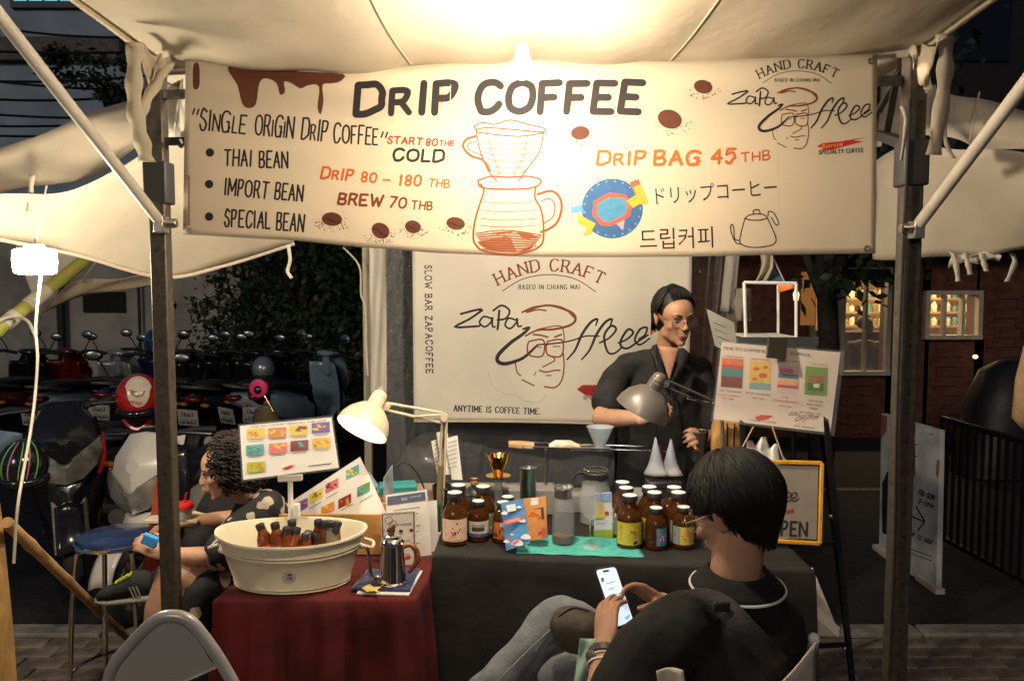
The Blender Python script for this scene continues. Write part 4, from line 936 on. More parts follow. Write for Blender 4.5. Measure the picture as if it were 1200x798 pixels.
jc = [juice, M('cola_glass', (.22, .06, .02), .06, trans=.5, ior=1.3), M('pale_glass_drink', (.7, .62, .42), .06, trans=.7, ior=1.3)]
for i, (px, cy, tl, lab) in enumerate(tb_list):
    z = tc_.z + HT + .058 - (0 if cy < 615 else (cy - 612) * .0014)
    p = PZ(px, cy, z); Rm = Matrix.Rotation(tl, 3, 'Y') @ Matrix.Rotation(.08 * math.sin(i * 2.1), 3, 'X')
    d = Rm @ V((0, 0, 1)); b = p - d * .14; b = V((max(tc_.x - .16, min(tc_.x + .16, b.x)), max(tc_.y - .07, min(tc_.y + .075, b.y)), max(b.z, tc_.z + .03)))
    for _ in range(6):
        pt_ = b + d * .14; e1 = math.hypot((b.x - tc_.x) / (W0 - .032), (b.y - tc_.y) / (D0 - .032)); e2 = math.hypot((pt_.x - tc_.x) / (W1 - .03), (pt_.y - tc_.y) / (D1 - .03)); e_ = max(e1, e2, 1); b = V((tc_.x + (b.x - tc_.x) / e_, tc_.y + (b.y - tc_.y) / e_, b.z))
    t = thing('small_bottle', 'small glass juice bottle ' + lab, 'bottle', b, 'small bottles in the cream tub')
    part('glass', MB().lathe([(.024, 0), (.028, .005), (.028, .07), (.024, .09), (.014, .112), (.0115, .128)], b, 20, rot=Rm), jc[(0, 0, 1, 0, 1, 0, 0, 0, 0, 2, 2, 0, 1, 0, 2, 1, 0, 1, 0)[i]], t)
    part('wrapper', MB().lathe([(.0286, .03), (.0287, .032), (.0287, .066), (.0286, .068)], b, 20, rot=Rm), wr[i % 4], t)
    part('cap', MB().lathe([(.0125, .118), (.0145, .119), (.0145, .134), (.0125, .137)], b, 18, rot=Rm), capc if i not in (8, 6) else steel, t)

# ================================================================== chrome kettle on a folded blue cloth
bluec = M('navy_cloth', (.02, .03, .11), .8, var=.3, bump=.4, bscale=60, sheen=.3)
kq = [PZ(412, 692, .707), PZ(480, 694, .707), PZ(492, 668, .707), PZ(430, 671, .707)]
solo('papers', 'stack of white leaflets under the navy cloth', 'paper', MB().slab([kq[0] + V((.02, -.02, -.004)), kq[1] + V((.0, -.02, -.004)), kq[2] + V((.01, 0, -.004)), kq[3] + V((.02, 0, -.004))], .004), M('white_paper', (.78, .75, .68), .7, var=.03), sm=0)
solo('folded_cloth', 'folded navy cloth with a yellow bow motif under the chrome kettle', 'cloth', MB().grid(lambda u, v: kq[0].lerp(kq[1], u).lerp(kq[3].lerp(kq[2], u), v) + V((0, 0, .006 + .003 * math.sin(u * 11) * math.sin(v * 8))), 20, 14), bluec, solid=.007, sm=180)
m = MB(); S = lambda x, y, h=0: PZ(x, y, .7195)
fill(m, S, [(424, 689), (433, 684), (438, 688), (447, 687), (442, 691), (446, 695), (438, 692), (430, 693)])
solo('bow_motif', 'yellow bow shaped motif lying on the navy cloth', 'trim', m, ink('bow', 210, 185, 100), sm=0, solid=.002)
c = PZ(460, 683, .716); c.z = .7165
t = thing('chrome_kettle', 'polished chrome gooseneck kettle with a wood handle on the navy cloth', 'kettle', c)
part('body', MB().lathe([(.046, .0), (.049, .004), (.049, .008), (.045, .012), (.037, .125), (.037, .132)], c, 40), chrome, t)
part('lid', MB().lathe([(.039, .131), (.040, .136), (.034, .146), (.028, .150), (.026, .158), (.012, .164), (.001, .165)], c, 36), chrome, t)
part('knob', MB().loft([(c + V((0, 0, .163)), .006, .006), (c + V((-.004, 0, .172)), .014, .008), (c + V((-.002, 0, .184)), .012, .008), (c + V((.008, 0, .195)), .003, .003)], 14, 2, ax=2), M('walnut', (.16, .05, .02), .35, coat=.4, var=.4), t)
part('spout', MB().tube([c + V((-.04, -.01, .022)), c + V((-.062, -.02, .028)), c + V((-.070, -.02, .065)), c + V((-.075, -.02, .115)), c + V((-.092, -.02, .128)), c + V((-.102, -.02, .122))], [.009, .007, .006, .0055, .005, .005], 12, sm=6), M('dark_chrome', (.35, .34, .33), .18, 1), t)
part('handle', MB().tube([c + V((.036, 0, .118)), c + V((.060, 0, .126)), c + V((.080, 0, .105)), c + V((.080, 0, .075)), c + V((.062, 0, .045)), c + V((.052, 0, .035))], [.007, .010, .012, .012, .009, .007], 12, sm=6, flat=.8), M('rosewood', (.28, .09, .035), .35, coat=.4, var=.5, scale=40), t)
# ================================================================== people
skin_a = M('skin_warm', (.46, .25, .15), .5, var=.12, scale=18, bump=.06, bscale=120); skin_b = M('skin_light', (.48, .27, .17), .5, var=.1, scale=18, bump=.05, bscale=120)
hair_m = M('black_hair', (.004, .0033, .003), .62, var=.3); hair_b = M('dark_brown_hair', (.022, .013, .009), .75, var=.4)
shirt_b = M('black_linen', (.014, .014, .015), .85, var=.3, bump=.35, bscale=35); polo = M('black_knit', (.008, .0075, .0075), .9, var=.3, bump=.25, bscale=30)
jean = M('grey_denim', (.13, .14, .15), .85, var=.3, scale=10, bump=.35, bscale=70, col2=(.07, .08, .09)); piping = M('white_piping', (.75, .72, .66), .6)
lipm = M('lips', (.36, .17, .115), .45); eyew = M('eye_white', (.62, .60, .56), .2); iris = M('iris', (.03, .015, .01), .1)
def frame_(o, y, z):
    y = V(y).normalized(); z = V(z); z = (z - y * z.dot(y)).normalized(); x = y.cross(z)
    return Matrix.Translation(V(o)) @ Matrix((x, y, z)).transposed().to_4x4()
def hand(mb, wrist, fdir, back, side, curl=(.5, .6, .4), spread=.06, thumb=(.6, .7, -.3), tcurl=.3, s=1.0, per=None):
    """fingers run along fdir, back of the hand faces `back`, thumb on the `side` (+1/-1) of x"""
    T0 = frame_(wrist, fdir, back); old = mb.T; mb.T = T0
    mb.loft([(V((0, 0, 0)), .027 * s, .021 * s)], 4) if 0 else None
    def sec(y, w_, t, z=0): return [V((math.cos(a) * w_, y, z + math.sin(a) * t)) for a in [k * 2 * math.pi / 14 for k in range(14)]]
    mb.rings([sec(-.02 * s, .025 * s, .019 * s), sec(.005 * s, .027 * s, .019 * s), sec(.03 * s, .036 * s, .017 * s), sec(.06 * s, .041 * s, .0145 * s), sec(.088 * s, .040 * s, .012 * s), sec(.096 * s, .036 * s, .009 * s)])
    mb.ell((side * .024 * s, .03 * s, -.008 * s), (.016 * s, .028 * s, .014 * s))
    for i, (x, y, L) in enumerate(((-.030, .084, .062), (-.0105, .092, .076), (.0105, .094, .083), (.0305, .089, .074))):
        x = x * side; k = per[i] if per else curl; p = V((x, y, 0)) * s; a = 0; pts = [p - V((0, .012 * s, 0)), p]; az = x * spread * 20
        for q, (fr, cu) in enumerate(zip((.45, .30, .25), k)):
            a += cu; p = p + V((math.sin(az) * math.cos(a), math.cos(az) * math.cos(a), -math.sin(a))) * L * fr * s; pts.append(p)
        mb.limb(pts, [.0095 * s, .0094 * s, .0085 * s, .0078 * s, .0068 * s], 10)
    p = V((side * .024, .014, -.004)) * s; d = V((side * thumb[0], thumb[1], thumb[2])).normalized(); pts = [p]
    for q, L in enumerate((.042, .034, .028)):
        p = p + d * L * s; pts.append(p); d = (d + V((-side * tcurl, .12, -tcurl * .4))).normalized()
    mb.limb(pts, [.014 * s, .0115 * s, .0105 * s, .0085 * s], 10); mb.T = old
def head(mb, c, yaw, pitch, roll=0, s=1.0, jaw=1.0):
    Hm = Matrix.Translation(V(c)) @ Matrix.Rotation(yaw, 4, 'Z') @ Matrix.Rotation(pitch, 4, 'X') @ Matrix.Rotation(roll, 4, 'Y') @ Matrix.Scale(s, 4)
    mb.T = Hm; e = mb.ell
    e((0, .018, .035), (.073, .092, .083), n=24); e((0, -.03, .03), (.066, .062, .062), n=20); e((0, -.035, -.025), (.058, .055, .07), n=20)
    e((0, -.042, -.072), (.043 * jaw, .042, .036), n=18); e((0, -.072, -.096), (.022, .018, .017)); e((0, -.048, -.058), (.042, .038, .034), n=18)
    for q in (-1, 1):
        e((q * .038, -.058, -.022), (.024, .022, .022)); e((q * .043, -.012, -.066), (.013, .032, .022)); e((q * .03, -.082, .022), (.022, .012, .008)); e((q * .011, -.103, -.030), (.0075, .009, .007))
        e((q * .076, .012, -.008), (.008, .018, .031), Matrix.Rotation(q * .35, 3, 'Z')); e((q * .081, .018, .006), (.006, .018, .022), Matrix.Rotation(q * .5, 3, 'Z'))
        e((q * .031, -.0735, .002), (.015, .010, .011))
    mb.tube([(0, -.084, .018), (0, -.098, -.008), (0, -.108, -.028)], [.008, .009, .0115], 12); e((0, -.107, -.029), (.011, .009, .0085))
    e((0, -.086, -.05), (.02, .014, .012)); e((0, -.0905, -.0595), (.021, .008, .0048)); e((0, -.0885, -.0700), (.018, .009, .0056))
    mb.T = None; return Hm
def face_parts(person, Hm, glasses=None, brow=None):
    for q in (-1, 1):
        m = MB(Hm); m.ell((q * .031, -.0765, .002), (.0125, .0082, .0068)); ey = part('eye', m, eyew, person, sm=180)
        m = MB(Hm); m.ell((q * .031, -.0835, .0015), (.0052, .0025, .0052)); part('iris', m, iris, ey, sm=180)
        m = MB(Hm); m.tube([(q * .016, -.0855, .0045), (q * .024, -.0872, .0085), (q * .034, -.0865, .0092), (q * .045, -.079, .0045)], [.0012, .0018, .0018, .001], 6, sm=3); part('eyelid', m, hair_m, person)
        m = MB(Hm); m.tube([(q * .013, -.092, .023), (q * .026, -.0945, .029), (q * .04, -.088, .030), (q * .052, -.074, .024)], [.002, .0034, .003, .0014], 8, sm=3, flat=.6); part('eyebrow', m, brow or hair_m, person)
    m = MB(Hm); m.ell((0, -.0955, -.0605), (.019, .0045, .0032)); m.ell((0, -.0945, -.0685), (.015, .0045, .0038)); part('lips', m, lipm, person, sm=180)
    m = MB(Hm); m.tube([(-.02, -.0935, -.0645), (0, -.1005, -.0640), (.02, -.0935, -.0645)], .0011, 6, sm=4); part('mouth_line', m, M('mouth_dark', (.08, .02, .015), .6), person)
    if glasses:
        g = thing_child = None
        for q in (-1, 1):
            m = MB(Hm); pts = []
            for k in range(28):
                a = k / 28 * 6.2832; r = 1 / ((abs(math.cos(a)) ** 3 + abs(math.sin(a)) ** 3) ** (1 / 3)); pts.append(V((q * .033 + .0245 * r * math.cos(a), -.102 + .006 * abs(math.cos(a)) * (1 if math.cos(a) * q > 0 else -.2), -.002 + .020 * r * math.sin(a))))
            pts.append(pts[0]); m.tube(pts, .0013, 6); rim_ = part('glasses_rim', m, glasses, person)
            m = MB(Hm); m.add([V((p.x, p.y - .0, p.z)) for p in pts[:-1]], [tuple(range(28))]); part('lens', m, M('lens', (.6, .6, .6), .04, alpha=.10, spec=1), rim_, sm=0)
            m = MB(Hm); m.tube([(q * .058, -.094, .004), (q * .072, -.05, .006), (q * .079, .005, .008), (q * .08, .022, -.006)], .0014, 6, sm=3); part('glasses_temple', m, glasses, person)
        m = MB(Hm); m.tube([(-.010, -.101, .004), (0, -.108, .007), (.010, -.101, .004)], .0012, 6, sm=3); part('glasses_bridge', m, glasses, person)
def hair_strands(person, Hm, n, rule, mat, seed=1, wid=.004, name='hair', seg=7):
    """tapered locks lying on the skull; rule(rnd) -> list of local points or None"""
    rr = random.Random(seed); m = MB(Hm)
    for i in range(n):
        pts = rule(rr)
        if not pts: continue
        w_ = wid * rr.uniform(.6, 1.3); k = len(pts); m.tube(pts, [w_ * (1 - .75 * (j / (k - 1)) ** 2) * (.35 if j == 0 else 1) for j in range(k)], 4, cap=False)
    return part(name, m, mat, person, sm=180)
def skull(az, el, r=1.0):  # az 0 = face (-y), positive to +x ; el 0 ear height, pi/2 crown
    ce = math.cos(el); return V((math.sin(az) * ce * .082 * r, .014 - math.cos(az) * ce * .102 * r, .028 + math.sin(el) * .098 * r))
def limbs(mb, pts, rad): mb.limb([V(p) for p in pts], rad, 16)

# ------------------------------------------------------------------ barista
hc = P(790, 371, 3.3)
man = thing('person', 'standing barista with round glasses and open black shirt looking to the right', 'person', V((hc.x - .05, 3.4, 0)))
b = MB(); Hb = head(b, hc, R(17), R(12), R(-3), .98, jaw=1.0)
sh1, sh2 = P(726, 426, 3.40), P(829, 431, 3.42); nk = P(781, 410, 3.36); chest = P(776, 470, 3.40)
limbs(b, [hc + V((-.01, .03, -.06)), nk + V((0, .01, 0)), nk + V((-.006, .03, -.06))], [.046, .048, .06])
el1, w1, el2, w2 = P(704, 490, 3.22), P(752, 490, 3.04), P(838, 512, 3.36), P(816, 520, 3.16)
limbs(b, [sh1 + V((.03, 0, -.03)), el1], [.036, .040]); limbs(b, [el1, el1.lerp(w1, .35), w1], [.038, .038, .026]); limbs(b, [sh2 + V((-.03, 0, -.03)), el2], [.036, .040]); limbs(b, [el2, w2], [.04, .027])
b.loft([(chest + V((0, .02, -.5)), .15, .1), (chest + V((0, .02, -.2)), .15, .1), (chest, .17, .11), (chest + V((0, 0, .06)), .15, .07), (nk + V((0, .03, -.06)), .06, .05)], 20, ax=2)
for dx in (-.08, .08): limbs(b, [chest + V((dx, .03, -.5)), V((chest.x + dx, 3.42, .5)), V((chest.x + dx, 3.44, .06))], [.09, .065, .045])
hand(b, w1, P(775, 479, 3.02) - w1, V((0, -.6, .8)), -1, per=[(.9, 1.1, .8)] * 4, thumb=(.3, .8, .5), tcurl=.2)
hand(b, w2, P(818, 505, 3.07) - w2 + V((0, -.02, 0)), V((.8, -.3, .5)), -1, per=[(.8, .9, .7)] * 4, thumb=(.5, .8, -.2))
blob('body', b, skin_a, man, vox=.0052, it=8)
face_parts(man, Hb, glasses=M('bronze_rim', (.22, .10, .06), .3, .8))
g = MB()
tor = [(chest + V((0, .03, -.55)), .185, .125), (chest + V((0, .03, -.3)), .185, .13), (chest + V((0, .02, -.1)), .19, .13), (chest + V((0, .01, .02)), .195, .125), (chest + V((0, .02, .1)), .185, .105), (nk + V((0, .03, -.045)), .10, .075), (nk + V((0, .032, -.015)), .068, .062)]
g.loft(tor, 28, ax=2)
limbs(g, [nk + V((-.02, .03, -.045)), sh1 + V((.03, 0, -.008))], [.052, .058]); limbs(g, [nk + V((.02, .03, -.045)), sh2 + V((-.03, 0, -.008))], [.052, .058]); limbs(g, [sh1 + V((.035, 0, -.012)), sh1.lerp(el1, .3), sh1.lerp(el1, .72)], [.056, .060, .066]); limbs(g, [sh2 + V((-.035, 0, -.012)), sh2.lerp(el2, .8)], [.056, .060])
def foldn(amp, sc): return lambda p: amp * (noise.noise(p * sc) + .5 * noise.noise(p * sc * 2.3))
blob('shirt', g, shirt_b, man, vox=.008, it=5, disp=foldn(.009, 9))
# open collar and skin at the throat
nkf = nk + V((.01, -.02, 0))
sk = MB(); a_, b_, c_ = P(771, 405, 3.27), P(796, 408, 3.26), P(784, 444, 3.24)
sk.grid(lambda u, v: a_.lerp(b_, u).lerp(c_, v) + V((0, -.012 * math.sin(math.pi * u) * (1 - v) - .002, 0)), 8, 8); part('throat', sk, skin_a, man, sm=180, solid=.006)
for pts in ([(770, 403), (761, 412), (768, 432), (784, 449), (775, 425)], [(795, 408), (806, 412), (803, 428), (786, 449), (794, 428)]):
    m = MB(); S = Flat(P(770, 410, 3.245), P(800, 410, 3.235), P(785, 450, 3.215)); fill(m, S, pts, 2); part('collar', m, shirt_b, man, solid=.004, sm=180)
m = MB(); m.tube([P(787, 452, 3.235), P(790, 500, 3.22), P(790, 560, 3.24)], .003, 6); part('placket', m, M('placket_black', (.012, .012, .013), .8), man)
def bar_hair(rr):
    az = rr.uniform(math.pi - 2.2, math.pi + 2.2); 
    part_ = -.35; a0 = rr.uniform(-.9, .9); side = 1 if a0 > part_ else -1
    mode = rr.random()
    if mode < .55:   # swept back from hairline
        az0 = rr.uniform(-1.05, 1.05); pts = []
        for j in range(8):
            t = j / 7; el = lerp(.72 + .3 * abs(math.sin(az0 * 17)), 2.6, t); az_ = az0 * (1 - .25 * t) 
            p = V((math.sin(az0) * math.cos(el) * .083 if 0 else math.sin(az0) * .078 * math.cos(min(el, 1.57) * .8) , .014 - math.cos(el) * .104, .028 + math.sin(el) * (.106 - .012 * abs(az0))))
            pts.append(p + V((0, 0, rr.uniform(-.001, .003))))
        return pts
    azs = rr.choice((-1, 1)) * rr.uniform(1.15, 3.1); top = rr.uniform(.3, 1.35); pts = []
    end = -1.05 if abs(azs) > 1.7 else -.15
    for j in range(8):
        el = lerp(top, end * rr.uniform(.9, 1.05), j / 7); r = 1.05 + .02 * rr.random()
        p = skull(azs + .25 * (1 if azs > 0 else -1) * j / 7, max(el, -.35), r)
        if el < -.35: p.z -= (-.35 - el) * .12
        pts.append(p)
    return pts
m = MB(Hb); m.ell((0, .024, .044), (.079, .092, .086), n=24); m.ell((0, .05, -.02), (.066, .062, .075), n=18)
blob('hair_base', m, hair_m, man, vox=.006, it=2)
hair_strands(man, Hb, 1100, bar_hair, hair_m, 3, .003)
m = MB(Hb); m.tube([(-.075, .05, -.075), (-.07, .06, -.085)], .006, 8); part('hair_tie', m, ink('hair_tie', 200, 30, 35), man)
# scoop with a red handle in his hand
t = thing('hand_tool', 'black tamping tool with a red handle held by the barista', 'tool', P(773, 545, 3.08))
part('grip', MB().tube([P(764, 464, 3.0), P(768, 505, 3.04), P(771, 520, 3.05)], [.011, .012, .010], 12), black_pl, t); part('handle', MB().tube([P(771, 519, 3.05), P(775, 543, 3.07)], [.008, .009], 12), ink('tool_red', 210, 35, 30), t)
t = thing('dark_tumbler', 'smoky glass tumbler held in the barista\'s lower hand', 'tumbler', P(819, 540, 3.08))
cc = P(819, 540, 3.08); part('glass', MB().lathe([(.026, 0), (.036, .11), (.037, .118), (.034, .118), (.024, .005)], cc, 26), M('smoky_glass', (.05, .04, .04), .08, alpha=.75, coat=.5), t); part('rim', MB().torus(cc + V((0, 0, .118)), .0365, .0015, None, 26, 6), chrome, t)

# ------------------------------------------------------------------ seated customer with a phone
h2 = P(860, 599, 1.80)
cus = thing('person', 'seated man in a black polo with white piping, back turned, looking at his phone', 'person', V((h2.x - .02, 1.85, 0)))
b = MB(); Hc = head(b, h2, R(180 + 43), R(24), 0, 1.02)
nk2 = P(862, 668, 1.78); bk = P(856, 740, 1.74)
sL, sR = P(774, 745, 1.66), P(898, 732, 1.86)
eL = P(706, 868, 1.60); wL = P(709, 762, 1.80); hdL = P(713, 722, 1.90)
eR = P(880, 800, 2.1); wR = P(776, 706, 2.06); hdR = P(752, 697, 2.02)
limbs(b, [h2 + V((.01, -.02, -.04)), nk2, nk2 + V((.0, 0, -.08))], [.056, .058, .056])
limbs(b, [sL + V((.04, .02, -.04)), eL], [.04, .042]); limbs(b, [eL, eL.lerp(wL, .35), wL], [.045, .045, .029]); limbs(b, [sR + V((-.06, 0, -.05)), eR], [.04, .042]); limbs(b, [eR, wR], [.042, .028])
hip = V((nk2.x + .0, 1.80, .52))
b.loft([(hip, .16, .12), (hip + V((0, -.01, .2)), .15, .11), (bk + V((0, .03, -.05)), .17, .11), (bk + V((0, .03, .02)), .13, .07), (nk2 + V((0, .01, -.09)), .05, .05)], 20, ax=2)
kn = P(664, 712, 2.20); kn2 = P(640, 775, 2.05)
limbs(b, [hip + V((-.06, .1, -.02)), kn + V((0, 0, -.04))], [.07, .04]); limbs(b, [kn + V((0, 0, -.04)), P(548, 845, 2.15), P(500, 900, 2.1)], [.04, .035, .03])
limbs(b, [hip + V((-.06, -.04, -.04)), kn2 + V((.06, 0, -.07)), V((kn2.x + .03, 2.1, .08))], [.07, .045, .035])
fd = (P(724, 664, 2.02) - wL)
hand(b, wL, P(712, 690, 1.93) - wL, V((-.75, -.6, .25)), -1, per=[(.25, .5, .35), (.22, .45, .3), (.15, .4, .3), (.1, .35, .3)], thumb=(.6, .75, -.45), tcurl=.05)
hand(b, wR, P(728, 676, 2.03) - wR, V((.35, .55, .8)), -1, per=[(.9, .8, .4), (.8, .8, .4), (.6, .7, .4), (.35, .4, .3)], thumb=(.35, .9, -.75), tcurl=.0)
blob('body', b, skin_a, cus, vox=.0046, it=5)
# phone between the hands
PHq = pq4([(698, 668), (721, 664), (742, 727), (721, 735)], [2.04, 2.05, 1.97, 1.955])
ph = thing('phone', 'lit smartphone in a dark bronze case held by the seated man', 'phone', (PHq[2] + PHq[3]) / 2)
nn = (PHq[1] - PHq[0]).cross(PHq[3] - PHq[0]).normalized()
if nn.dot(O - PHq[0]) < 0: nn = -nn
def rr_quad(q, r, k=5, off=0):
    out = []; n = 4
    for i in range(4):
        p, a, b_ = q[i], (q[i - 1] - q[i]).normalized(), (q[(i + 1) % 4] - q[i]).normalized()
        for j in range(k + 1):
            t = j / k; p0 = p + a * r; p1 = p + b_ * r; out.append(p0.lerp(p, t).lerp(p.lerp(p1, t), t) + nn * off)
    return out
ctr = sum(PHq, V((0, 0, 0))) / 4
part('case', MB().rings([rr_quad([ctr + (p - ctr) * 1.06 for p in PHq], .012, 5, -.009), rr_quad([ctr + (p - ctr) * 1.09 for p in PHq], .013, 5, -.003), rr_quad([ctr + (p - ctr) * 1.06 for p in PHq], .012, 5, .0005)]), M('bronze_case', (.10, .06, .035), .3, .7), ph)
part('screen', MB().add(rr_quad(PHq, .009, 5, .0015), [tuple(range(24))]), M('screen_glow', (.6, .7, .8), .15, var=.02, emit=.6, ecol=(.62, .74, .84)), ph, sm=0)
S = Flat(PHq[0] + nn * .002, PHq[1] + nn * .002, PHq[2] + nn * .002)
T(ph, S, black_pl, lambda m, S: fill(m, S, [(706, 668.5), (713, 667.4), (714, 669.4), (707, 670.6)]), name='camera_notch')
T(ph, S, M('screen_text', (.15, .18, .2), .4, emit=.15), lambda m, S: ([stroke(m, S, [(706 + i * 2.6 + 4, 684 + i * 7), (724 + i * 2.6 - 3 - (i % 2) * 4, 681 + i * 7)], .7) for i in range(5)], fill(m, S, [(704, 677), (707, 676.5), (708, 681), (705, 682)])), name='screen_text')
T(ph, S, M('screen_blue', (.1, .35, .9), .4, emit=.8), lambda m, S: fill(m, S, [(731, 724), (738, 719), (738, 722), (735, 726)]), name='screen_icon')
# polo
g = MB(); tb_ = [(hip + V((0, -.02, 0)), .19, .15), (hip + V((.01, -.03, .2)), .175, .15), (bk + V((.01, .02, -.06)), .178, .14), (bk + V((.01, .03, .03)), .165, .115), (nk2 + V((.01, .01, -.08)), .125, .09), (nk2 + V((.005, .0, -.03)), .075, .07)]
g.loft(tb_, 30, ax=2)
limbs(g, [nk2 + V((-.02, .01, -.105)), sL + V((.04, .03, .0))], [.055, .066]); limbs(g, [nk2 + V((.03, .01, -.105)), sR + V((-.03, 0, 0))], [.055, .06]); limbs(g, [sL + V((.06, .03, .01)), sL + V((-.01, -.01, -.03)), sL.lerp(eL, .62)], [.078, .085, .082]); limbs(g, [sR + V((-.07, 0, .0)), sR, sR.lerp(eR, .5)], [.06, .062, .065])
blob('polo_shirt', g, polo, cus, vox=.008, it=6, disp=foldn(.010, 7))
def collar_ring(dz, r, rr_, a0=-3.3, a1=1.3, tilt=.30, dy=0):
    c = nk2 + V((.004, -.002 + dy, dz)); return [c + V((math.cos(a) * r, math.sin(a) * r * .95, -tilt * math.sin(a) * r * -1.0)) for a in [lerp(a0, a1, k / 26) for k in range(27)]]
m = MB(); m.grid(lambda u, v: (lambda c: c)(nk2 + V((.004 + math.cos(lerp(-3.9, .75, u)) * lerp(.064, .104, v), -.002 + math.sin(lerp(-3.9, .75, u)) * lerp(.061, .101, v), lerp(.006, -.034, v) + .3 * math.sin(lerp(-3.9, .75, u)) * .03))), 34, 4); part('collar', m, polo, cus, solid=.004, sm=180)
m = MB(); m.tube([nk2 + V((.004 + math.cos(a) * .1065, -.002 + math.sin(a) * .1035, -.034 + .3 * math.sin(a) * .03)) for a in [lerp(-3.9, .75, k / 40) for k in range(41)]], .0032, 6); part('collar_piping', m, piping, cus)
cu_ = sL.lerp(eL, .66); dax = (eL - sL).normalized(); ux = dax.cross(V((0, 1, 0))).normalized(); uy_ = dax.cross(ux)
m = MB(); m.tube([cu_ + ux * .084 * math.cos(a) + uy_ * .084 * math.sin(a) for a in [k / 32 * 6.2832 for k in range(33)]], .0032, 6); part('sleeve_piping', m, piping, cus)
# strap over the back
def onback(px, py, Y): return P(px, py, Y)
stp = smooth([onback(794, 712, 1.70), onback(820, 702, 1.665), onback(848, 711, 1.615), onback(872, 735, 1.575), onback(898, 762, 1.57), onback(914, 780, 1.60)], 6)
m = MB(); vs = []
for i, p in enumerate(stp):
    d = (stp[min(i + 1, len(stp) - 1)] - stp[max(i - 1, 0)]).normalized(); sd = d.cross(V((0, -1, .25))).normalized() * .024; vs += [p - sd, p + sd]
m.add(vs, [(2 * i, 2 * i + 1, 2 * i + 3, 2 * i + 2) for i in range(len(stp) - 1)])
strap_m = M('webbing', (.035, .032, .030), .8, bump=.4, bscale=200)
bag = thing('shoulder_bag', 'small olive shoulder bag on the seated man\'s lap with its strap over his back', 'bag', P(676, 745, 1.98))
part('strap', m, strap_m, bag, solid=.004, sm=180); m = MB(); m.box(P(846, 711, 1.60), (.035, .008, .022)); part('strap_slider', m, black_pl, bag, bevel=.004)
m = MB(); cb = P(678, 738, 1.99); m.ell(cb, (.075, .05, .06), Matrix.Rotation(.5, 3, 'Y'), 20); blob('pouch', m, M('olive_nylon', (.075, .062, .04), .6, var=.3, bump=.3, bscale=60), bag, vox=.007, it=2, disp=foldn(.008, 14))
m = MB(); m.tube([P(655, 722, 1.95), P(672, 712, 1.935), P(690, 716, 1.93)], .003, 6, sm=4); part('zip', m, black_pl, bag)
solo('face_mask', 'pale mint face mask hanging from the seated man\'s wrist', 'mask', MB().grid(lambda u, v: P(lerp(lerp(680, 672, v), lerp(701, 694, v), u), lerp(748, 806, v), 1.84 + .02 * math.sin(u * 5 + v * 4)), 12, 12), M('mint_fabric', (.42, .60, .50), .8, transl=.2), solid=.003, sm=180)
# watch and band
wd = (hdL - wL).normalized()
def bandring(c, ax, r, w_, t_, mat, name, parent):
    x = ax.cross(V((0, 0, 1))).normalized(); y = ax.cross(x); rs = []
    for (o, rad) in ((-w_ / 2, r), (-w_ / 2, r + t_), (w_ / 2, r + t_), (w_ / 2, r)):
        rs.append([c + ax * o + x * rad * math.cos(a) * 1.12 + y * rad * math.sin(a) for a in [k / 26 * 6.2832 for k in range(26)]])
    rs.append(rs[0]); return part(name, MB().rings(rs, cap=False), mat, parent)
ad = (wL - eL).normalized(); wc = wL + ad * -.012
wt = thing('watch', 'dark leather strapped watch on the seated man\'s wrist', 'watch', wc)
bandring(wc, ad, .0315, .018, .0035, M('watch_leather', (.04, .03, .028), .5), 'strap', wt); fc = wc + (V((-.8, -.5, .1)).normalized()) * .037; m = MB(); m.lathe([(.016, 0), (.016, .007), (.012, .009)], fc, 20, rot=V((-.8, -.5, .1)).to_track_quat('Z', 'Y').to_matrix()); part('case', m, steel_d, wt)
bd_ = bandring(wL + ad * -.045, ad, .0345, .004, .002, piping, 'wristband', cus); bandring(wL + ad * -.028, ad, .0332, .003, .002, piping, 'wristband', cus)
# jeans
g = MB(); limbs(g, [hip + V((-.05, .1, -.01)), hip.lerp(kn, .5) + V((0, .04, .02)), kn + V((0, 0, -.035)), ], [.105, .09, .075]); limbs(g, [kn + V((-.005, 0, -.035)), P(594, 790, 2.17), P(545, 850, 2.12), P(520, 900, 2.1)], [.075, .066, .058, .055])
limbs(g, [hip + V((-.05, -.03, -.03)), kn2 + V((.06, 0, -.06)), V((kn2.x + .02, 2.08, .45)), V((kn2.x + .03, 2.12, .12))], [.11, .082, .07, .06]); g.loft([(hip + V((0, 0, -.13)), .15, .13), (hip, .18, .15), (hip + V((0, 0, .08)), .17, .14)], 20, ax=2)
blob('jeans', g, jean, cus, vox=.008, it=5, disp=foldn(.013, 8))
m = MB(); m.tube([P(655, 728, 2.135), P(634, 748, 2.115), P(606, 775, 2.10), P(580, 802, 2.085)], .0022, 6, sm=4); m.tube([P(640, 733, 2.11), P(662, 731, 2.12)], .002, 6); part('seam', m, M('denim_seam', (.20, .19, .17), .8), cus)
for x, y in ((kn2.x + .06, 2.06), (P(520, 900, 2.1).x, 1.98)):
    m = MB(); m.loft([(V((x, y + .08, .045)), .03, .035), (V((x, y, .05)), .045, .045), (V((x, y - .12, .035)), .045, .03), (V((x, y - .17, .03)), .025, .02)][::-1], 14, 2.4) if 0 else m.ell((x, y - .03, .045), (.045, .13, .045)); part('shoe', m, black_pl, cus, sm=180)
face_parts(cus, Hc, glasses=M('gold_rim', (.6, .45, .25), .3, .9))
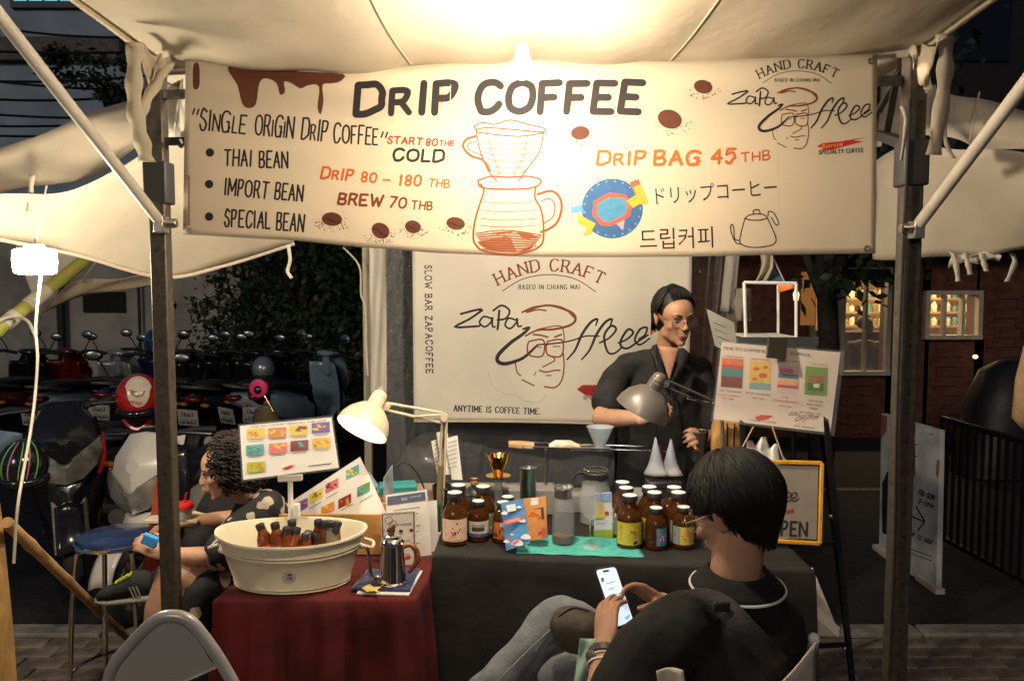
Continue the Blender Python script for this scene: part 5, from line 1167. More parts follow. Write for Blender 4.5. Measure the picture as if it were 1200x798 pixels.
# hair
m = MB(Hc); m.ell((0, .022, .046), (.085, .098, .092), n=26); m.ell((0, .05, -.015), (.066, .054, .07), n=20); blob('hair_base', m, hair_m, cus, vox=.006, it=2)
def cus_hair(rr):
    az = rr.uniform(-3.14, 3.14); front = abs(az) < .9
    end = .45 if front else (-.12 if abs(az) < 1.6 else -.42 - .50 * min(1, (abs(az) - 1.6) / .8))
    r0 = .06 * rr.random() ** 1.5; dr = rr.uniform(-.25, .5); pts = []; top = rr.uniform(.25, 1.5); end *= rr.uniform(.72, 1.15)
    if rr.random() < .4: top = 1.5
    for j in range(8):
        el = lerp(top, end, j / 7); r = 1.085 + r0 + .02 * math.sin(az * 5)
        if el < -.1: r *= 1 - .26 * min(1, (-.1 - el) / .6)
        p = skull(az + dr * j / 7, el, r)
        if el < -.1: p.z -= (-.1 - el) * .06
        pts.append(p + V((rr.uniform(-.0025, .0025), .006, rr.uniform(-.002, .002))))
    return pts
hair_strands(cus, Hc, 2600, cus_hair, hair_m, 8, .0026)

# director's chair
cnv = M('cream_chair_canvas', (.62, .56, .44), .85, var=.15, bump=.3, bscale=90); tubm = M('chair_tube', (.68, .66, .62), .35, .3)
dch = thing('directors_chair', 'folding chair with cream canvas back under the seated man', 'chair', V((h2.x, 1.75, 0)))
pr1, pr2 = P(956, 752, 1.62), P(800, 815, 1.42)
topR = P(963, 734, 1.70)
m = MB(); m.grid(lambda u, v: V((*(pr2.lerp(pr1, u).xy + V((0, -.035 * math.sin(math.pi * u)))), lerp(pr2.z - .02, pr1.z, u) + lerp(.0, -.20, v) - .035 * math.sin(math.pi * u))), 22, 8); part('back_canvas', m, cnv, dch, solid=.004, sm=180)
part('upright', MB().tube([P(954, 750, 1.70), P(928, 860, 1.70), P(905, 960, 1.75)], .011, 12), tubm, dch); part('upright', MB().tube([pr2 + V((-.0, 0, .01)), pr2 + V((0, .03, -.4))], .011, 12), tubm, dch)
part('end_cap', MB().ell(P(954, 748, 1.70), .013), M('cap_white', (1, 1, 1)), dch)
seatz = .44
m = MB(); m.box((h2.x - .03, 1.85, seatz), (.46, .42, .015)); part('seat', m, cnv, dch, bevel=.004)
for x in (-.22, .2):
    part('leg', MB().tube([(h2.x + x, 1.66, seatz), (h2.x - x * .9, 1.66, .01)], .011, 10), tubm, dch); part('leg', MB().tube([(h2.x + x, 2.04, seatz), (h2.x - x * .9, 2.04, .01)], .011, 10), tubm, dch)
m = MB(); m.grid(lambda u, v: P(lerp(770, 800, u) + 6 * v, lerp(786, 830, v) - 4 * math.sin(u * 3), 1.46 + .02 * math.sin(u * 4)), 10, 8); part('canvas_pocket', m, cnv, dch, solid=.004, sm=180)

# ------------------------------------------------------------------ woman in a floral dress
h3 = P(266, 549, 2.90)
wom = thing('person', 'seated woman with curly dark hair and a black floral dress bending forward', 'person', V((h3.x + .15, 2.9, 0)))
b = MB(); Hw = head(b, h3, R(-74), R(14), 0, .93, jaw=.95)
s3 = P(300, 600, 2.84); s3b = P(318, 588, 3.1); el3 = P(256, 652, 2.74); w3 = P(196, 650, 2.70)
limbs(b, [h3 + V((.03, 0, -.06)), P(298, 586, 2.95)], [.045, .05]); limbs(b, [s3, el3], [.045, .038]); limbs(b, [el3, w3], [.037, .025])
hand(b, w3, P(176, 640, 2.70) - w3, V((0, -.7, .7)), 1, per=[(.4, .5, .4)] * 4, s=.9)
hip3 = P(318, 700, 2.9); kn3 = P(203, 672, 2.72); ft3 = P(176, 752, 2.70)
limbs(b, [hip3, kn3], [.085, .058]); limbs(b, [kn3, kn3.lerp(ft3, .5) + V((.0, 0, 0)), V((ft3.x - .03, ft3.y, .08))], [.055, .056, .035]); b.ell((ft3.x - .09, ft3.y - .02, .04), (.10, .04, .035))
b.loft([(hip3 + V((0, .05, -.02)), .13, .14), (P(322, 650, 2.95), .11, .13), (P(310, 610, 2.95), .11, .14), (P(300, 588, 2.95), .06, .06)], 18, ax=2)
blob('body', b, skin_b, wom, vox=.0055, it=6)
flo = bpy.data.materials.new('floral_print'); flo.use_nodes = True; fn_ = flo.node_tree.nodes; fl = flo.node_tree.links; bb = fn_['Principled BSDF']; bb.inputs['Roughness'].default_value = .8
tc1 = fn_.new('ShaderNodeTexCoord'); vo = fn_.new('ShaderNodeTexVoronoi'); vo.inputs['Scale'].default_value = 17; nz = fn_.new('ShaderNodeTexNoise'); nz.inputs['Scale'].default_value = 26; nz.inputs['Detail'].default_value = 2
ad_ = fn_.new('ShaderNodeMath'); ad_.operation = 'MULTIPLY_ADD'; ad_.inputs[1].default_value = .55; rp_ = fn_.new('ShaderNodeValToRGB')
rp_.color_ramp.elements[0].position = .60; rp_.color_ramp.elements[0].color = (.50, .42, .30, 1); rp_.color_ramp.elements[1].position = .62; rp_.color_ramp.elements[1].color = (.012, .012, .016, 1)
fl.new(tc1.outputs['Object'], vo.inputs['Vector']); fl.new(tc1.outputs['Object'], nz.inputs['Vector']); fl.new(nz.outputs[0], ad_.inputs[0]); fl.new(vo.outputs['Distance'], ad_.inputs[2]); fl.new(ad_.outputs[0], rp_.inputs[0]); fl.new(rp_.outputs[0], bb.inputs['Base Color'])
g = MB(); g.loft([(hip3 + V((0, .03, -.3)), .16, .2), (hip3 + V((0, .03, -.08)), .17, .19), (P(326, 655, 2.95), .15, .18), (P(312, 615, 2.95), .15, .19), (P(303, 592, 2.96), .09, .12), (P(297, 582, 2.95), .05, .05)], 22, ax=2)
limbs(g, [s3 + V((.03, .03, .01)), s3.lerp(el3, .9)], [.07, .068]); limbs(g, [hip3, hip3.lerp(kn3, .55) + V((0, 0, -.03))], [.13, .09]); limbs(g, [P(240, 690, 2.74), P(226, 760, 2.7)], [.07, .075])
blob('dress', g, flo, wom, vox=.009, it=5, disp=foldn(.010, 9))
# two large blossoms on the skirt and sleeve
for (px, py, r_, Y) in ((231, 707, 13, 2.62), (269, 612, 7, 2.72), (265, 625, 8, 2.70)):
    m = MB(); S = Flat(P(px - 10, py, Y), P(px + 10, py, Y - .01), P(px, py + 10, Y))
    for k in range(5): a = k * 1.257 + px; fill(m, S, [(px + r_ * .55 * math.cos(a) + r_ * .55 * math.cos(t_), py + r_ * .55 * math.sin(a) + r_ * .5 * math.sin(t_)) for t_ in [j * .785 for j in range(8)]])
    part('printed_blossom', m, M('petal_print', (.52, .45, .33), .8), wom, sm=0) if 0 else None
face_parts(wom, Hw, brow=hair_b)
m = MB(Hw); m.ell((0, .038, .045), (.092, .095, .095), n=24); m.ell((0, .07, -.03), (.088, .062, .09), n=20)
def curls(p): return .012 * (noise.noise(p * 55) + noise.noise(p * 28))
blob('hair_base', m, hair_b, wom, vox=.006, it=1, disp=curls)
def curl_hair(rr):
    az = rr.choice((-1, 1)) * rr.uniform(1.0, 3.14); el = rr.uniform(-.7, 1.5); p0 = skull(az, el, 1.15 + .1 * rr.random()); ph_ = rr.uniform(0, 6.28); L = rr.uniform(.03, .07); r = rr.uniform(.006, .011); out = (p0 - V((0, .014, .028))).normalized()
    if el < 0: p0 = p0 + V((0, .02, 0))
    return [p0 + V((math.cos(ph_ + t * 1.3) * r, math.sin(ph_ + t * 1.3) * r, -t / 8 * L)) + out * .012 * math.sin(t * .4) for t in range(9)]
hair_strands(wom, Hw, 900, curl_hair, hair_b, 12, .0045)
solo('blue_tissue', 'small bright blue packet held in the woman\'s hand', 'packet', MB().box(P(176, 633, 2.67), (.055, .02, .04), Matrix.Rotation(.4, 3, 'Y')), ink('cyan_packet', 60, 150, 215), bevel=.006)

# ------------------------------------------------------------------ companion in black behind her
cmp_ = thing('person', 'person in black mostly hidden behind the woman, one leg crossed with a dark sneaker', 'person', V((-1.0, 3.35, 0)))
h4 = P(266, 556, 3.3); b = MB(); Hp = head(b, h4, R(-70), R(18), 0, .98)
fa1, fa2 = P(285, 606, 3.2), P(224, 612, 3.08); limbs(b, [P(300, 590, 3.3), fa1], [.05, .042]); limbs(b, [fa1, fa2], [.04, .028]); hand(b, fa2, V((-1, -.3, .0)), V((0, 0, 1)), 1, per=[(.3, .4, .3)] * 4)
limbs(b, [h4 + V((.02, 0, -.05)), P(276, 600, 3.32)], [.05, .07]); b.loft([(P(300, 720, 3.3), .15, .13), (P(290, 640, 3.3), .16, .13), (P(280, 600, 3.3), .12, .1)], 16, ax=2)
an_ = P(176, 688, 2.95); limbs(b, [P(290, 690, 3.25), P(232, 640, 3.0), an_], [.08, .055, .04])
limbs(b, [P(290, 700, 3.25), P(250, 690, 3.05), V((P(250, 690, 3.05).x, 3.05, .08))], [.08, .06, .04]); blob('body', b, skin_a, cmp_, vox=.007, it=3); face_parts(cmp_, Hp)
g = MB(); limbs(g, [P(290, 640, 3.28), P(262, 604, 3.25), P(284, 588, 3.3)], [.15, .12, .08]); limbs(g, [P(300, 592, 3.25), P(286, 606, 3.2)], [.07, .055]); g.loft([(P(310, 730, 3.3), .17, .15), (P(290, 650, 3.3), .18, .15), (P(276, 608, 3.3), .13, .12), (P(266, 592, 3.3), .06, .06)], 18, ax=2); blob('top', g, polo, cmp_, vox=.01, it=4, disp=foldn(.01, 8))
g = MB(); limbs(g, [P(300, 690, 3.25), P(236, 640, 3.0), P(192, 680, 2.95)], [.105, .078, .062]); limbs(g, [P(290, 700, 3.25), P(250, 690, 3.05), V((P(250, 690, 3.05).x, 3.05, .1))], [.1, .08, .06]); blob('trousers', g, M('black_trousers', (.012, .012, .013), .8), cmp_, vox=.01, it=4, disp=foldn(.01, 8))
m = MB(); blob('hair', MB(Hp).ell((0, .024, .042), (.084, .1, .092), n=24), hair_m, cmp_, vox=.007, it=1)
# sneaker, toe to the left, on the crossed foot
def shoe(cx, parent):
    tow, heel = P(114, 697, 2.93), P(182, 690, 2.93); d = (tow - heel); L = d.length; d.normalize(); up = V((0, 0, 1)); up = (up - d * up.dot(d)).normalized(); s_ = d.cross(up)
    def ring(t, w_, h0, h1, n=14): 
        c = heel + d * L * t; return [c + s_ * w_ * math.cos(a) + up * (lerp(h0, h1, .5) + (h1 - h0) / 2 * math.sin(a)) for a in [k / n * 6.2832 for k in range(n)]]
    sn = part('sneaker', MB().rings([ring(-.02, .02, -.01, .05), ring(.1, .036, -.02, .075), ring(.3, .036, -.02, .08), ring(.5, .038, -.02, .06), ring(.75, .043, -.02, .035), ring(.93, .036, -.018, .018), ring(1.0, .015, -.01, .005)]), M('black_mesh_shoe', (.03, .03, .032), .8, bump=.4, bscale=150), parent, sm=180)
    part('sole', MB().rings([ring(-.05, .02, -.035, -.012), ring(.1, .038, -.045, -.01), ring(.5, .042, -.042, -.012), ring(.78, .046, -.04, -.01), ring(.97, .036, -.03, -.004), ring(1.03, .012, -.018, -.006)]), M('grey_sole', (.32, .30, .27), .7), sn, sm=180)
    for k in range(4): c = heel + d * L * (.36 + k * .075); part('lace', MB().tube([c + s_ * -.0 + up * (.068 - k * .006) + s_ * -.03, c + up * (.074 - k * .008), c + up * (.062 - k * .006) + s_ * .03], .005, 6), ink('lime', 200, 205, 70), sn)
    for k in range(3): c = heel + d * L * (.18 + k * .06) + s_ * (.0365 * (1 if s_.y < 0 else -1)); part('stripe', MB().tube([c + up * -.012, c + up * .03 + d * .012], .003, 6), M('grey_stripe', (.25, .25, .25), .6), sn)
shoe(0, cmp_)
# ================================================================== things left of and behind the tub
pvc = M('white_plastic', (.76, .73, .66), .4, var=.05)
pap = M('white_paper', (.78, .75, .68), .7, var=.03)
# menu clip with its laminated menu
clip = thing('menu_clip', 'white plastic clip stand rising behind the tub and holding up a menu card', 'clip stand', P(341, 640, 2.72))
part('post', MB().tube([P(342, 650, 2.72), P(340, 563, 2.72)], .009, 10), pvc, clip); part('jaw', MB().box(P(340, 560, 2.715), (.085, .018, .022), Matrix.Rotation(-.05, 3, 'Y')), pvc, clip, bevel=.004); part('knob', MB().box(P(348, 598, 2.71), (.02, .02, .05)), pvc, clip, bevel=.004)
q = pq4([(281, 499), (388, 489), (397, 548), (285, 562)], [2.74, 2.74, 2.70, 2.70])
t, S = card('menu_card', 'laminated menu with nine small drink pictures held up by the white clip', 'menu', q, .0015, pap)
part('lamination', MB().slab([p + (O - p).normalized() * .0025 for p in pq4([(279, 497), (390, 486.5), (399, 550), (283, 564.5)], [2.74, 2.74, 2.70, 2.70])], .0006), sleeve, t, sm=0)
def menu_pics(t, S, cells, w_, h_, cols, dx=(1, 0)):
    rr = random.Random(len(cells))
    for i, (x, y) in enumerate(cells):
        a, b_ = cols[i % len(cols)]; sk = dx[1]
        T(t, S, a, lambda m, S: fill(m, S, [(x - w_ / 2, y - h_ / 2 - sk * w_ / 2), (x + w_ / 2, y - h_ / 2 + sk * w_ / 2), (x + w_ / 2, y + h_ / 2 + sk * w_ / 2), (x - w_ / 2, y + h_ / 2 - sk * w_ / 2)]), name='printed_picture')
        S_ = lambda X, Y, h=0: S(X, Y, h + .0006)
        T(t, S_, b_, lambda m, S: [disc(m, S, x + rr.uniform(-.36, .36) * w_, y + rr.uniform(-.3, .3) * h_, w_ * rr.uniform(.06, .17), h_ * rr.uniform(.05, .16), 9, rr.uniform(-.5, .5)) for _ in range(6)], name='printed_motif')
cy_, gr_, or_, pu_, te_, re_, li_ = ink('p_yellow', 225, 190, 60), ink('p_green', 95, 140, 70), ink('p_orange', 205, 130, 55), ink('p_purple', 110, 80, 150), ink('p_teal', 90, 160, 170), ink('p_maroon', 125, 40, 30), ink('p_lime', 165, 185, 60)
pk_ = ink('p_pink', 215, 120, 120)
menu_pics(t, S, [(300, 508), (325, 507), (350, 504), (376, 501), (299, 527), (326, 525), (351, 522), (377, 519), (300, 547)], 21, 12, [(cy_, or_), (or_, cy_), (cy_, re_), (pu_, cy_), (te_, gr_), (pk_, cy_), (re_, te_), (cy_, or_), (li_, or_)], (1, -.08))
T(t, S, INKG, lambda m, S: (font_text(m, S, 'TIME TO COFFEE MENU BY THE CUP', 292, 501, 382, 493.5, 1.8), [stroke(m, S, [(x - 8, y), (x + 8, y - 1.3)], .6) for x, y in ((300, 517), (326, 515), (351, 513), (376, 510), (299, 536), (326, 534), (351, 531), (377, 528))], stroke(m, S, [(362, 546), (388, 543)], .9)), name='printed_caption')
T(t, S, RED, lambda m, S: fill(m, S, [(330, 549), (340, 545), (346, 545), (336, 550)]), name='printed_stroke')
q = pq4([(348, 583), (428, 534), (452, 590), (352, 601)], [2.86, 2.90, 2.80, 2.74])
q = [P(336, 591, 2.86), P(422, 535, 2.93), P(456, 608, 2.90)]; q.append(q[0] + q[2] - q[1])
t, S = card('menu_card', 'second laminated menu tilted in front of the box, glaring under the desk lamp', 'menu', q, .0015, pap)
menu_pics(t, S, [(353, 592), (370, 581), (389, 569), (413, 553), (384, 596), (404, 587), (426, 573)], 15, 11, [(pu_, pk_), (cy_, gr_), (pk_, re_), (te_, cy_), (or_, cy_), (re_, or_), (gr_, te_)], (1, -.5))
T(t, S, INKG, lambda m, S: ([stroke(m, S, [(x, y), (x + 14, y - 8)], .6) for x, y in ((362, 596), (382, 584), (400, 598), (422, 588))]), name='printed_caption')
# open wooden box
wb = M('box_wood', (.58, .30, .09), .5, var=.25, scale=6, bump=.1)
a, b_ = P(316, 608, 2.84), P(487, 603, 2.84)
bx = thing('wooden_box', 'shallow open box of orange wood behind the tub and the chrome kettle', 'box', V(((a.x + b_.x) / 2, 2.9, .702)))
hz = P(400, 602, 2.84).z
for nm, c, sz in (('front_panel', ((a.x + b_.x) / 2, 2.84, (hz + .704) / 2), (b_.x - a.x, .012, hz - .704)), ('back_panel', ((a.x + b_.x) / 2, 2.99, (hz + .704) / 2), (b_.x - a.x, .012, hz - .704)), ('side_panel', (a.x + .006, 2.915, (hz + .704) / 2), (.012, .136, hz - .704)), ('side_panel', (b_.x - .006, 2.915, (hz + .704) / 2), (.012, .136, hz - .704)), ('floor_panel', ((a.x + b_.x) / 2, 2.915, .710), (b_.x - a.x - .03, .136, .01))):
    part(nm, MB().box(c, sz), wb, bx, bevel=.002)
# framed papers right of the box
q = pq4([(452, 580), (500, 574), (506, 650), (455, 656)], [2.86, 2.86, 2.82, 2.82])
t, S = card('framed_notice', 'acrylic framed notice with a dark blue heading', 'sign', q, .003, pap)
T(t, S, ink('navy', 45, 62, 98), lambda m, S: fill(m, S, [(454, 582), (498, 576), (499, 586), (454, 592)]), name='printed_band')
T(t, lambda x, y, h=0: S(x, y, h + .0006), ink('cream', 225, 215, 200), lambda m, S: (font_text(m, S, 'PAY', 471, 587, 478, 586, 4), font_text(m, S, 'THAI QR PAYMENT', 480, 583.5, 494, 581.5, 1.8)))
T(t, S, INKG, lambda m, S: [stroke(m, S, [(462 + (i % 2) * 2, 598 + i * 7), (492 - (i % 3) * 2, 594 + i * 7)], .7) for i in range(7)], name='printed_caption')
part('acrylic_cover', MB().slab([p + (O - p).normalized() * .004 for p in pq4([(451, 578), (501, 572), (508, 652), (454, 659)], [2.86, 2.86, 2.82, 2.82])], .001), sleeve, t, sm=0)
q = pq4([(446, 601), (487, 598), (488, 668), (448, 672)], [2.76, 2.76, 2.74, 2.74])
t, S = card('framed_card', 'small stand-up card with a brown border and a kettle sketch beside the chrome kettle', 'sign', q, .003, ink('card_grey', 214, 206, 192))
T(t, S, BRN, lambda m, S: stroke(m, S, [(448, 603), (485, 600), (486, 666), (450, 669)], 1.1, close=True), name='printed_border')
T(t, S, INKG, lambda m, S: (font_text(m, S, 'COFFEE', 466, 616, 482, 615, 3), [stroke(m, S, [(p.x, p.y) for p in smooth([V((x + a, y + b, 0)) for a, b in ((0, 0), (5, -3), (9, 0), (7, 5), (2, 5), (0, 0))], 3)], .6) for x, y in ((451, 608), (456, 613))], [stroke(m, S, [(452, 626 + i * 8), (472 + (i % 2) * 8, 625 + i * 8)], .6) for i in range(5)]), name='printed_caption')
T(t, S, CH, lambda m, S: (disc(m, S, 470, 622, 2.6, 2), disc(m, S, 482, 621, 2.4, 2)), name='printed_bean'); T(t, S, RED, lambda m, S: fill(m, S, [(468, 655), (480, 650), (482, 653), (470, 658)]), name='printed_stroke')
q = pq4([(478, 590), (512, 586), (514, 655), (486, 660)], [2.9, 2.9, 2.88, 2.88]); card('paper_sheet', 'white sheet of paper standing behind the blue headed notice', 'paper', q, .001, pap)
solo('green_cloth', 'dark green cloth hanging between the papers and the bottles', 'cloth', MB().grid(lambda u, v: P(lerp(500, 516, u), lerp(587, 655, v), 2.93 + .015 * math.sin(u * 9)), 10, 8), M('green_cloth', (.02, .09, .05), .8), solid=.004, sm=180)
# clutter on the crate behind
cr = P(470, 580, 3.15); solo('crate', 'low pale crate behind the menus holding the clutter under the desk lamp', 'crate', MB().box((cr.x, 3.2, (cr.z + .0) / 2), (.52, .30, cr.z)), M('crate_board', (.36, .30, .22), .7), bevel=.004)
zt = cr.z
solo('plastic_bag', 'pale blue plastic bag bulging behind the tilted menu', 'bag', MB().loft([(V((P(418, 560, 3.1).x, 3.1, zt)), .07, .05), (V((P(418, 560, 3.1).x, 3.1, zt + .05)), .085, .06), (V((P(416, 560, 3.1).x, 3.1, zt + .10)), .06, .05), (V((P(412, 560, 3.1).x, 3.1, zt + .13)), .02, .02)], 18, 2.3, ax=2), M('bag_blue', (.45, .55, .62), .35, transl=.3, bump=.6, bscale=30))
c = P(466, 565, 3.12)
solo('pastry_box', 'turquoise lidded box under the desk lamp behind the notice', 'box', MB().box((c.x, 3.12, zt + .03), (.15, .1, .05), Matrix.Rotation(.2, 3, 'Z')), M('turq_plastic', (.04, .36, .36), .4), bevel=.006)
solo('orange_box', 'flat orange red box under the turquoise one', 'box', MB().box((c.x + .01, 3.08, zt + .012), (.18, .12, .02), Matrix.Rotation(-.1, 3, 'Z')), M('orange_card', (.5, .12, .04), .6), bevel=.003)
q = pq4([(450, 560), (460, 545), (462, 590), (450, 600)], [3.0, 3.06, 3.06, 3.0]); card('acrylic_sheet', 'clear acrylic sheet standing edge on beside the turquoise box', 'acrylic sheet', q, .003, M('acrylic', (.6, .66, .7), .1, alpha=.45))
solo('cable', 'black cable looping over the clutter behind the notice', 'cable', MB().tube([P(455, 560, 3.1), P(465, 545, 3.1), P(478, 543, 3.1), P(490, 556, 3.12), P(497, 572, 3.12)], .0035, 6, sm=5), black_pl)
for i, (x0, x1, y0, y1, lab) in enumerate(((506, 516, 513, 560, 'narrow white paper sheaf left of the lamp post'), (512, 524, 503, 556, 'striped paper sheaf behind the lamp post'), (522, 536, 510, 562, 'white paper sheaf right of the lamp post'))):
    q = pq4([(x0, y0 + 4), (x1, y0), (x1 + 6, y1), (x0 + 8, y1)], [3.06, 3.1, 3.06, 3.04]); t, S = card('paper_sheaf', lab, 'paper', q, .004, pap)
    T(t, S, INKG, lambda m, S: [stroke(m, S, [(x0 + 3, y0 + 9 + k * 5), (x1 - 1, y0 + 6 + k * 5)], .5) for k in range(7)], name='printed_caption')
c = P(512, 590, 3.05); t = thing('paper_holder', 'dark mesh cup holding the paper sheaves beside the lamp post', 'holder', V((c.x, 3.06, ztop))); part('cup', MB().lathe([(.03, 0), (.04, .10), (.036, .10), (.026, .01)], V((c.x + .02, 3.06, ztop + .02)), 18), black_pl, t)
# stack of bulging clutter: clear dome (cake cover) behind
dm = P(500, 545, 3.3); t = thing('helmet', 'pale scooter helmet with a dark visor behind the plastic curtain', 'helmet', P(520, 560, 4.5))
m = MB(); c = P(512, 545, 4.6); m.ell(c, (.22, .18, .20), n=22); part('shell', m, M('cream_gloss', (.12, .10, .08), .3, coat=.5), t, sm=180); m = MB(); m.ell(c + V((.12, -.08, 0)), (.15, .13, .14), n=20); part('visor', m, black_gl, t, sm=180)

# ================================================================== desk lamps
lampc = M('lamp_cream', (.72, .62, .42), .35, coat=.4, var=.06); lampg = M('lamp_grey', (.16, .145, .13), .4, .3, coat=.3, var=.08); lens_m = M('lamp_glow', (1, .95, .85), .3, emit=28, ecol=(1, .93, .80)); lens_c = M('lamp_glow_cool', (1, 1, 1), .3, emit=22, ecol=(.82, .92, 1))
def desk_lamp(t, top, mouth, R0, mat, glow, col_arm):
    """shade from the socket end to the mouth centre"""
    ax = (mouth - top); L = ax.length; ax.normalize(); q = ax.to_track_quat('Z', 'Y').to_matrix()
    pr = [(.012, -.012), (.020, -.008), (.026, 0), (.028, L * .16), (.031, L * .30), (.030, L * .34), (R0 * .52, L * .42), (R0 * .80, L * .62), (R0 * .95, L * .82), (R0, L), (R0 - .003, L), (R0 * .92, L * .82), (R0 * .76, L * .62), (R0 * .48, L * .45), (.01, L * .40)]
    part('shade', MB().lathe(pr, top, 36, rot=q), mat, t)
    part('vents', MB().lathe([(.0285, L * .08), (.0298, L * .10), (.0285, L * .12), (.0298, L * .17), (.031, L * .19), (.0300, L * .23)], top, 30, rot=q), mat, t)
    part('bulb', MB().ell(top + ax * L * .72, (.030, .030, .040), q, 16), glow, t, sm=180)
    return q
dl = thing('desk_lamp', 'lit cream swing arm desk lamp leaning over the menus', 'desk lamp', V((P(517, 650, 2.95).x, 2.95, .70)))
tp, mo = P(446, 462, 2.88), P(424, 503, 2.80); desk_lamp(dl, tp, mo, .098, lampc, lens_m, None)
j1, j2 = P(453, 476, 2.89), P(521, 489, 2.95)
for dz in (0, .038): part('arm', MB().tube([j1 + V((0, 0, .012 - dz * .7)), j2 + V((-.005, 0, .016 - dz)) ], .0055, 8), lampc, dl)
part('arm', MB().tube([P(487, 488, 2.91), P(518, 486, 2.94)], .004, 8), lampc, dl)
for dx in (-.008, .008): part('lower_arm', MB().tube([j2 + V((dx, 0, 0)), P(516, 592, 2.96) + V((dx, 0, 0))], .0055, 8), lampc, dl)
part('joint', MB().tube([j2 + V((0, -.02, 0)), j2 + V((0, .02, 0))], .013, 14), lampc, dl); part('joint', MB().tube([j1 + V((0, -.02, 0)), j1 + V((0, .02, 0))], .014, 14), lampc, dl)
part('spring', MB().tube([P(520, 500, 2.945), P(518, 560, 2.95)], .0035, 6), chrome, dl); part('sleeve', MB().tube([P(517, 545, 2.955), P(515, 600, 2.96), V((P(515, 600, 2.96).x, 2.96, .72))], .013, 12), M('brass_tube', (.45, .36, .2), .35, .6), dl)
part('clamp', MB().box((P(515, 600, 2.96).x, 2.96, .735), (.05, .06, .04)), lampc, dl, bevel=.004); part('finial', MB().torus(tp + V((.0, 0, .018)), .007, .002, Matrix.Rotation(R(90), 3, 'X'), 12, 6), lampc, dl)
gl_ = thing('desk_lamp', 'grey swing arm desk lamp reaching in from the right in front of the barista', 'desk lamp', V((P(845, 640, 2.92).x, 2.92, ztop)))
tp, mo = P(774, 441, 2.86), P(752, 482, 2.88); desk_lamp(gl_, tp, mo, .102, lampg, lens_c, None)
j1, j2 = P(779, 449, 2.86), P(846, 478, 2.92)
for dz in (0, .026): part('arm', MB().tube([j1 + V((0, 0, .014 - dz)), j2 + V((0, 0, .012 - dz))], .005, 8), lampg, gl_)
part('arm', MB().tube([P(806, 466, 2.88), P(836, 472, 2.9)], .005, 8), chrome, gl_); part('joint', MB().tube([j1 + V((0, -.02, 0)), j1 + V((0, .02, 0))], .014, 14), steel_d, gl_)
part('lower_arm', MB().tube([j2, V((j2.x + .02, 2.93, ztop + .02))], .007, 8), lampg, gl_); part('clamp', MB().box((j2.x + .02, 2.93, ztop + .02), (.05, .05, .04)), lampg, gl_, bevel=.004)
part('cord', MB().tube([tp, P(769, 425, 2.87), P(765, 412, 2.9), P(770, 440, 2.95), j1], .0025, 6, sm=5), black_pl, gl_)

# ================================================================== right side: easel, menu board, OPEN frame, bags
blk = M('black_metal', (.02, .02, .02), .4, .6, var=.3)
ez = thing('easel_rack', 'black metal folding rack beside the stall with a drip bag tray', 'rack', V((P(960, 700, 2.85).x, 2.9, 0)))
for (x0, y0, Y0, x1, y1, Y1) in ((958, 402, 2.95, 1010, 905, 2.55), (864, 402, 2.95, 893, 905, 2.6), (952, 410, 2.98, 1005, 850, 3.25), (868, 410, 2.98, 890, 850, 3.3)):
    part('leg', MB().beam(P(x0, y0, Y0), P(x1, y1, Y1), .018, .012), blk, ez)
part('cross_bar', MB().beam(P(864, 403, 2.95), P(958, 403, 2.95), .02, .05), M('slate_bar', (.06, .075, .07), .5), ez); part('cross_bar', MB().beam(P(893, 760, 2.66), P(990, 755, 2.66), .014), blk, ez)
part('cross_bar', MB().beam(P(880, 640, 2.8), P(978, 636, 2.8), .014), blk, ez); part('tray', MB().slab([P(905, 745, 2.6), P(985, 745, 2.6), P(985, 735, 2.78), P(905, 735, 2.78)], .004), M('acrylic', (1, 1, 1)), ez)
for (x, y) in ((974, 605), (990, 759)): part('bolt', MB().ell(P(x, y, 2.66 if y > 700 else 2.76), .008), chrome, ez)
q = pq4([(846, 401), (985, 413), (973, 507), (836, 491)], [2.92, 2.90, 2.86, 2.88])
t, S = card('menu_board', 'large laminated coffee menu with four colourful packet pictures clipped to the rack', 'menu board', q, .002, M('board_paper', (.72, .60, .50), .5, var=.05))
part('lamination', MB().slab([p + (O - p).normalized() * .004 for p in pq4([(844, 399), (990, 411), (978, 511), (833, 493)], [2.92, 2.90, 2.86, 2.88])], .0006), sleeve, t, sm=0)
T(t, S, INKG, lambda m, S: (font_text(m, S, 'TIME TO COFFEE B', 847, 409.5, 896, 413.5, 3.6), font_text(m, S, 'EN/PACK', 926, 415.5, 950, 418, 3.6), font_text(m, S, 'HONEY PROCESS', 849, 418, 871, 420, 1.8), font_text(m, S, 'LIGHT ROAST', 880, 421, 902, 423, 1.8), font_text(m, S, 'LIGHT ROAST', 915, 423, 936, 425, 1.8), font_text(m, S, 'LIGHT ROAST', 951, 427, 969, 429, 1.8),
   font_text(m, S, '"ON THE FARM"', 842, 458, 869, 461, 2.2), font_text(m, S, 'FRUIT GARDEN', 874, 461, 902, 464, 2.2), font_text(m, S, 'TASTE OF AN', 946, 470, 964, 472, 2.2), font_text(m, S, 'WILD FOREST', 945, 474.5, 963, 476.5, 2.2), font_text(m, S, 'GREEN', 949, 479, 958, 480, 2.2), font_text(m, S, 'ASK FRIENDS', 930, 499.5, 954, 503, 2.2)))
T(t, S, ink('brick_red', 150, 60, 45), lambda m, S: (font_text(m, S, 'DARK CHERRY', 841, 463, 869, 466, 2), font_text(m, S, '350 THB', 846, 467, 859, 469, 2.2), font_text(m, S, '350 THB', 881, 467, 895, 469, 2.2), font_text(m, S, '390 THB', 912, 476, 927, 478, 2.2), font_text(m, S, '350 THB', 946, 484, 962, 486, 2.2)))
